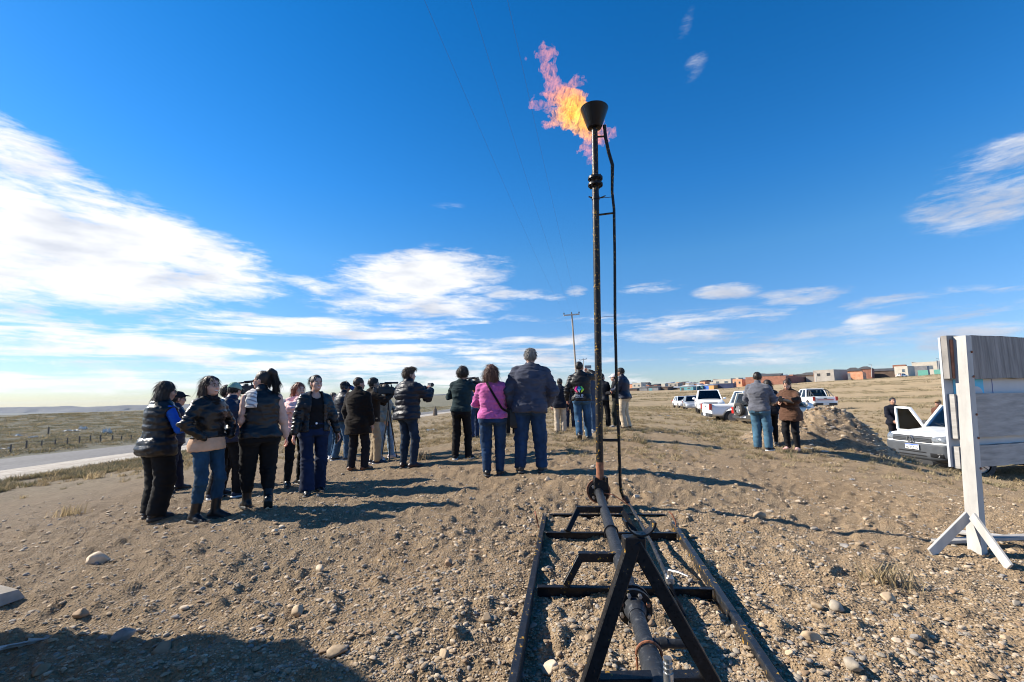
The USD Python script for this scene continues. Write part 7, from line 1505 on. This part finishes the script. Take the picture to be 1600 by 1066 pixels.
BIG = [(153, 879, 38, 1, 'large angular pale rock near the left edge, lit on top'), (125, 964, 26, 3, 'brown leaning stone above the shadow at lower left'), (466, 960, 30, 0, 'tan stone left of centre with dark underside'), (526, 1021, 38, 0, 'rounded tan boulder at the right end of the shadow'), (702, 885, 24, 3, 'round brown stone left of the skid'), (440, 825, 14, 1, 'small pale round stone beyond the woman with ponytail'), (429, 834, 13, 1, 'small pale stone just left of its round twin'), (694, 1024, 26, 0, 'upright tan stone left of the skid at the bottom'), (762, 969, 26, 0, 'rounded stone touching the left rail'), (1307, 951, 34, 2, 'smooth pale grey boulder right of the skid'), (1277, 950, 22, 0, 'tan stone next to the smooth grey boulder'),
       (1388, 938, 26, 0, 'tan cobble in the gravel below the braces'), (1335, 1042, 34, 2, 'long grey stone lying at the bottom right'), (252, 1019, 36, 3, 'brown boulder inside the shadow'), (193, 998, 34, 4, 'bluish flat slab inside the shadow'), (64, 1050, 30, 3, 'tan cobble in the lower left corner'), (1187, 809, 22, 0, 'pale boulder right of the pilot riser'), (1143, 815, 15, 0, 'tan cobble left of the pale boulder'), (499, 893, 20, 1, 'white flat pebble in the middle of the left slope'), (288, 952, 16, 1, 'white pebble on the left slope'), (920, 1000, 26, 0, 'rounded stone inside the skid'), (1268, 1000, 30, 0, 'tan stone right of the right rail'), (860, 1050, 40, 1, 'pale flat rock inside the skid at the bottom'), (1098, 905, 22, 0, 'stone beside the third crossbar'), (1013, 975, 22, 3, 'brown stone behind the stand leg'), (1080, 840, 14, 0, 'stone at the end of the right rail'), (1320, 857, 16, 4, 'bluish pebble left of the brace'), (1430, 987, 18, 4, 'blue-grey pebble at right')]
for k, (px, py, wpx, mi, lb) in enumerate(BIG):
    p = onz(px, py, .28 if 780 < px else .2)
    for _ in range(3): p = onz(px, py, gz(p[0], p[1]))
    size = wpx / 711 * p[1] / 2 * .85; v, f = SHAPES[k % 14]; obj('rock', (place_stone(v, p[0], p[1], size, k * 67 % 360, .22), f), STONEM[mi], smooth=True, label=lb, cat='rock')
rg = np.random.default_rng(5)


def density(x, y): return np.where(x > .0, .85, .66) * np.clip(1.25 - y / 9.0, .12, 1) * (.45 + 1.1 * meshkit.fbm(np.stack([x * .9, y * .9, x * 0], -1), 2, 77))


cand = []
while len(cand) < 270:
    r = rg.uniform(1.9, 7.2); a = rg.uniform(-.87, .87); x, y = r * math.sin(a), r * math.cos(a)
    if rg.random() < density(np.array([x]), np.array([y]))[0]: cand.append((x, y, rg.uniform(.013, .034) * (1 + .22 * max(r - 3, 0)) * (.82 if x > 0 else .52)))
GRD = ground
for k, (x, y, sz) in enumerate(cand):
    v, f = SHAPES[int(rg.integers(14))]; obj('stone', (place_stone(v, x, y, min(sz, .075), rg.uniform(0, 360), rg.uniform(.25, .62)), f), STONEM[int(rg.choice(5, p=[.40, .18, .18, .16, .08]))], GRD, smooth=True)


def instancer(name, parent, protos, pos, scale, yaw, idx, **kw):
    p = path_for(name, parent); pi = UsdGeom.PointInstancer.Define(stage, p); tg = []
    for k, (mesh, mt, sm) in enumerate(protos):
        v, f, n = meshkit.arrays(mesh, sm); q = f'{p}/kind_{k}'; usdkit.mesh(stage, q, (v, f), mt, smooth=sm); tg.append(q)
    pi.CreatePrototypesRel().SetTargets([Sdf.Path(q) for q in tg]); pi.CreateProtoIndicesAttr(Vt.IntArray.FromNumpy(np.asarray(idx, np.int32))); pi.CreatePositionsAttr(Vt.Vec3fArray.FromNumpy(np.asarray(pos, np.float32))); pi.CreateScalesAttr(Vt.Vec3fArray.FromNumpy(np.asarray(scale, np.float32)))
    h = np.radians(yaw) / 2; pi.CreateOrientationsAttr(Vt.QuathArray([Gf.Quath(float(math.cos(a)), 0, 0, float(math.sin(a))) for a in h]))
    return tag(pi, **kw)


# countless pebbles
N = 78000; r = 1.75 * (13.5 / 1.75) ** rg.random(N * 2); a = rg.uniform(-.90, .90, N * 2); x, y = r * np.sin(a), r * np.cos(a); keep = rg.random(N * 2) < np.clip(density(x, y), 0, 1.2) / 1.2; x, y, r = x[keep][:N], y[keep][:N], r[keep][:N]
sz = .0042 * (1 + rg.pareto(2.6, len(x))); sz = np.clip(sz, .004, .021) * np.clip(.75 + r * .10, .8, 1.6)
small = [(stone_mesh(300 + k, 1), STONEM[k % 5], True) for k in range(10)]
zz_ = ground_z(x, y); instancer('pebbles', ground, small, np.stack([x, y, zz_ + sz * .12], 1), np.stack([sz * rg.uniform(.8, 1.3, len(x)), sz, sz * rg.uniform(.7, 1.1, len(x))], 1), rg.uniform(0, 360, len(x)), rg.choice(10, len(x), p=np.array([.40, .18, .18, .16, .08] * 2) / 2), kind='stuff', label='countless small pebbles strewn over the earth')
# stones on the heap
k = rg.integers(0, len(HV), 2600); hp = HV[k] + rg.normal(0, .02, (len(k), 3)) * [1, 1, .2]; s_ = np.clip(.012 * (1 + rg.pareto(2.0, len(k))), .01, .07); instancer('heap_stones', heap_t, small, hp, np.stack([s_, s_, s_ * .8], 1), rg.uniform(0, 360, len(k)), rg.integers(0, 10, len(k)), kind='stuff')


# ------------------------------------------------------------------ grass
def tuft(seed, n=26, h=.11, spread=.07):
    g = np.random.default_rng(seed); V, F = [], []
    for _ in range(n):
        a, l = g.uniform(0, 2 * PI), h * g.uniform(.5, 1.25); o = g.normal(0, spread * .45, 2); lean = g.uniform(.15, 1.0); d = np.array([math.cos(a), math.sin(a)]); w = np.array([-d[1], d[0]]) * g.uniform(.0025, .005); b = len(V)
        for t, ww in ((0, 1.0), (.55, .8)):
            c = o + d * l * lean * t ** 1.6; V += [(c[0] - w[0] * ww, c[1] - w[1] * ww, l * t), (c[0] + w[0] * ww, c[1] + w[1] * ww, l * t)]
        c = o + d * l * lean; V.append((c[0], c[1], l * .95)); F += [(b, b + 1, b + 3), (b, b + 3, b + 2), (b + 2, b + 3, b + 4)]
    return np.array(V), np.array(F)


def leaf_look(name, c, c2):
    return usdkit.material(stage, '/World/Looks/' + name, {'o': ('object_info', {}), 'r': ('rgb_ramp', {'ramp': [(0, c), (1, c2)]}), 'd': ('diffuse_bsdf', {'roughness': .8}), 't': ('translucent_bsdf', {}), 'm': ('mix_closure', {'fac': .28})}, [('o.random', 'r.fac'), ('r.color', 'd.color'), ('r.color', 't.color'), ('d.BSDF', 'm.closure1'), ('t.BSDF', 'm.closure2')], surface='m.closure')


STRAW, OLIVE = leaf_look('straw_blades', (.28, .215, .125), (.48, .385, .235)), leaf_look('olive_blades', (.17, .155, .085), (.29, .25, .15))
tufts = [(tuft(k), STRAW if k < 6 else OLIVE, False) for k in range(8)]
N = 26000; rr = 6.2 * (48 / 6.2) ** rg.random(N); a = rg.uniform(-.82, .86, N); x, y = rr * np.sin(a), rr * np.cos(a); dn = meshkit.fbm(np.stack([x * .55, y * .55, x * 0], -1), 3, 15); ok = (rg.random(N) < np.clip((dn - .36) * 3.2, 0, 1) * np.clip((y - 7.2 - np.clip(-x, 0, 5) * .5) / 6.0, 0, 1)) & (x - road_x(y) > 8.0)
x, y, rr = x[ok], y[ok], rr[ok]; s_ = rg.uniform(.45, 1.25, len(x)) * np.clip(.5 + rr * .03, .5, 1.3)
instancer('dry_grass', None, tufts, np.stack([x, y, ground_z(x, y) - .01], 1), np.stack([s_ * 1.5, s_ * 1.5, s_ * .85], 1), rg.uniform(0, 360, len(x)), rg.choice(8, len(x), p=[.15] * 6 + [.05] * 2), kind='stuff', label='dry straw-coloured grass on the rise and the field', cat='grass')
# green verge by the road and olive scrub on the plain beyond
N = 7000; y = 9 + 40 * rg.random(N) ** 1.5; x = road_x(y) + rg.uniform(5.8, 9.0, N); ok = meshkit.fbm(np.stack([x, y, x * 0], -1), 2, 5) > .42; x, y = x[ok], y[ok]; s_ = rg.uniform(.7, 1.8, len(x)); instancer('verge_grass', None, [(tuft(40 + k, 30, .12, .10), OLIVE if k % 2 else STRAW, False) for k in range(4)], np.stack([x, y, ground_z(x, y) - .01], 1), np.stack([s_ * 1.3, s_ * 1.3, s_], 1), rg.uniform(0, 360, len(x)), rg.integers(0, 4, len(x)), kind='stuff', label='green and straw grass along the near verge of the road', cat='grass')
N = 6500; y = 20 + 100 * rg.random(N) ** 1.6; x = road_x(y) - rg.uniform(4.0, 4 + y * .9, N); s_ = rg.uniform(.8, 2.6, N) * (1 + y * .012); instancer('plain_scrub', None, [(tuft(60 + k, 26, .13, .16), OLIVE if k % 3 else STRAW, False) for k in range(4)], np.stack([x, y, ground_z(x, y) - .02], 1), np.stack([s_ * 1.6, s_ * 1.6, s_ * .42], 1), rg.uniform(0, 360, N), rg.integers(0, 4, N), kind='stuff', label='low olive scrub on the plain beyond the road', cat='scrub')
for k, (px, py, s0, lb) in enumerate(((1385, 908, 1.3, 'withered brown tuft in the gravel left of the braces'), (108, 806, 1.4, 'dry brown tuft on the bare earth at far left'), (150, 746, 2.4, 'straw tussock by the road shoulder'), (655, 718, 2.0, 'grass tussock right of the puffer jacket man'), (1000, 690, 1.6, 'dry tuft right of the flare bracket'))):
    p = onz(px, py, .2)
    for _ in range(4): p = onz(px, py, gz(p[0], p[1]))
    v, f = tuft(200 + k, 90, .11, .13); obj('grass_tuft', (v * s0 + [p[0], p[1], gz(p[0], p[1]) - .01], f), STRAW, label=lb, cat='grass tuft')
N = 9000; y = 38 * (175 / 38) ** rg.random(N); x = y * rg.uniform(.0, 1.05, N); ok = meshkit.fbm(np.stack([x * .035, y * .12, x * 0], -1), 3, 8) > .5; x, y = x[ok], y[ok]; s_ = rg.uniform(1.2, 3.4, len(x)) * (.6 + y * .008); instancer('field_scrub', None, [(tuft(80 + k, 24, .12, .17), OLIVE if k % 2 else STRAW, False) for k in range(4)], np.stack([x, y, ground_z(x, y) - .03], 1), np.stack([s_ * 1.7, s_ * 1.7, s_ * .6], 1), rg.uniform(0, 360, len(x)), rg.integers(0, 4, len(x)), kind='stuff', label='bands of low scrub across the dry field at right', cat='scrub')

# ------------------------------------------------------------------ air
HAZE = usdkit.material(stage, '/World/Looks/haze_air', {'v': ('principled_volume', {'color': (.50, .70, 1.0), 'density': 0.00002, 'anisotropy': 0.0})}, [], volume='v.volume')
_hz = trimesh.creation.box([20000, 17800, 320]); _hz.apply_translation([0, 0, 25.0 - 125 + 0])
obj('haze', _hz, HAZE, label='thin blue air over the plain', cat='haze', kind='stuff')
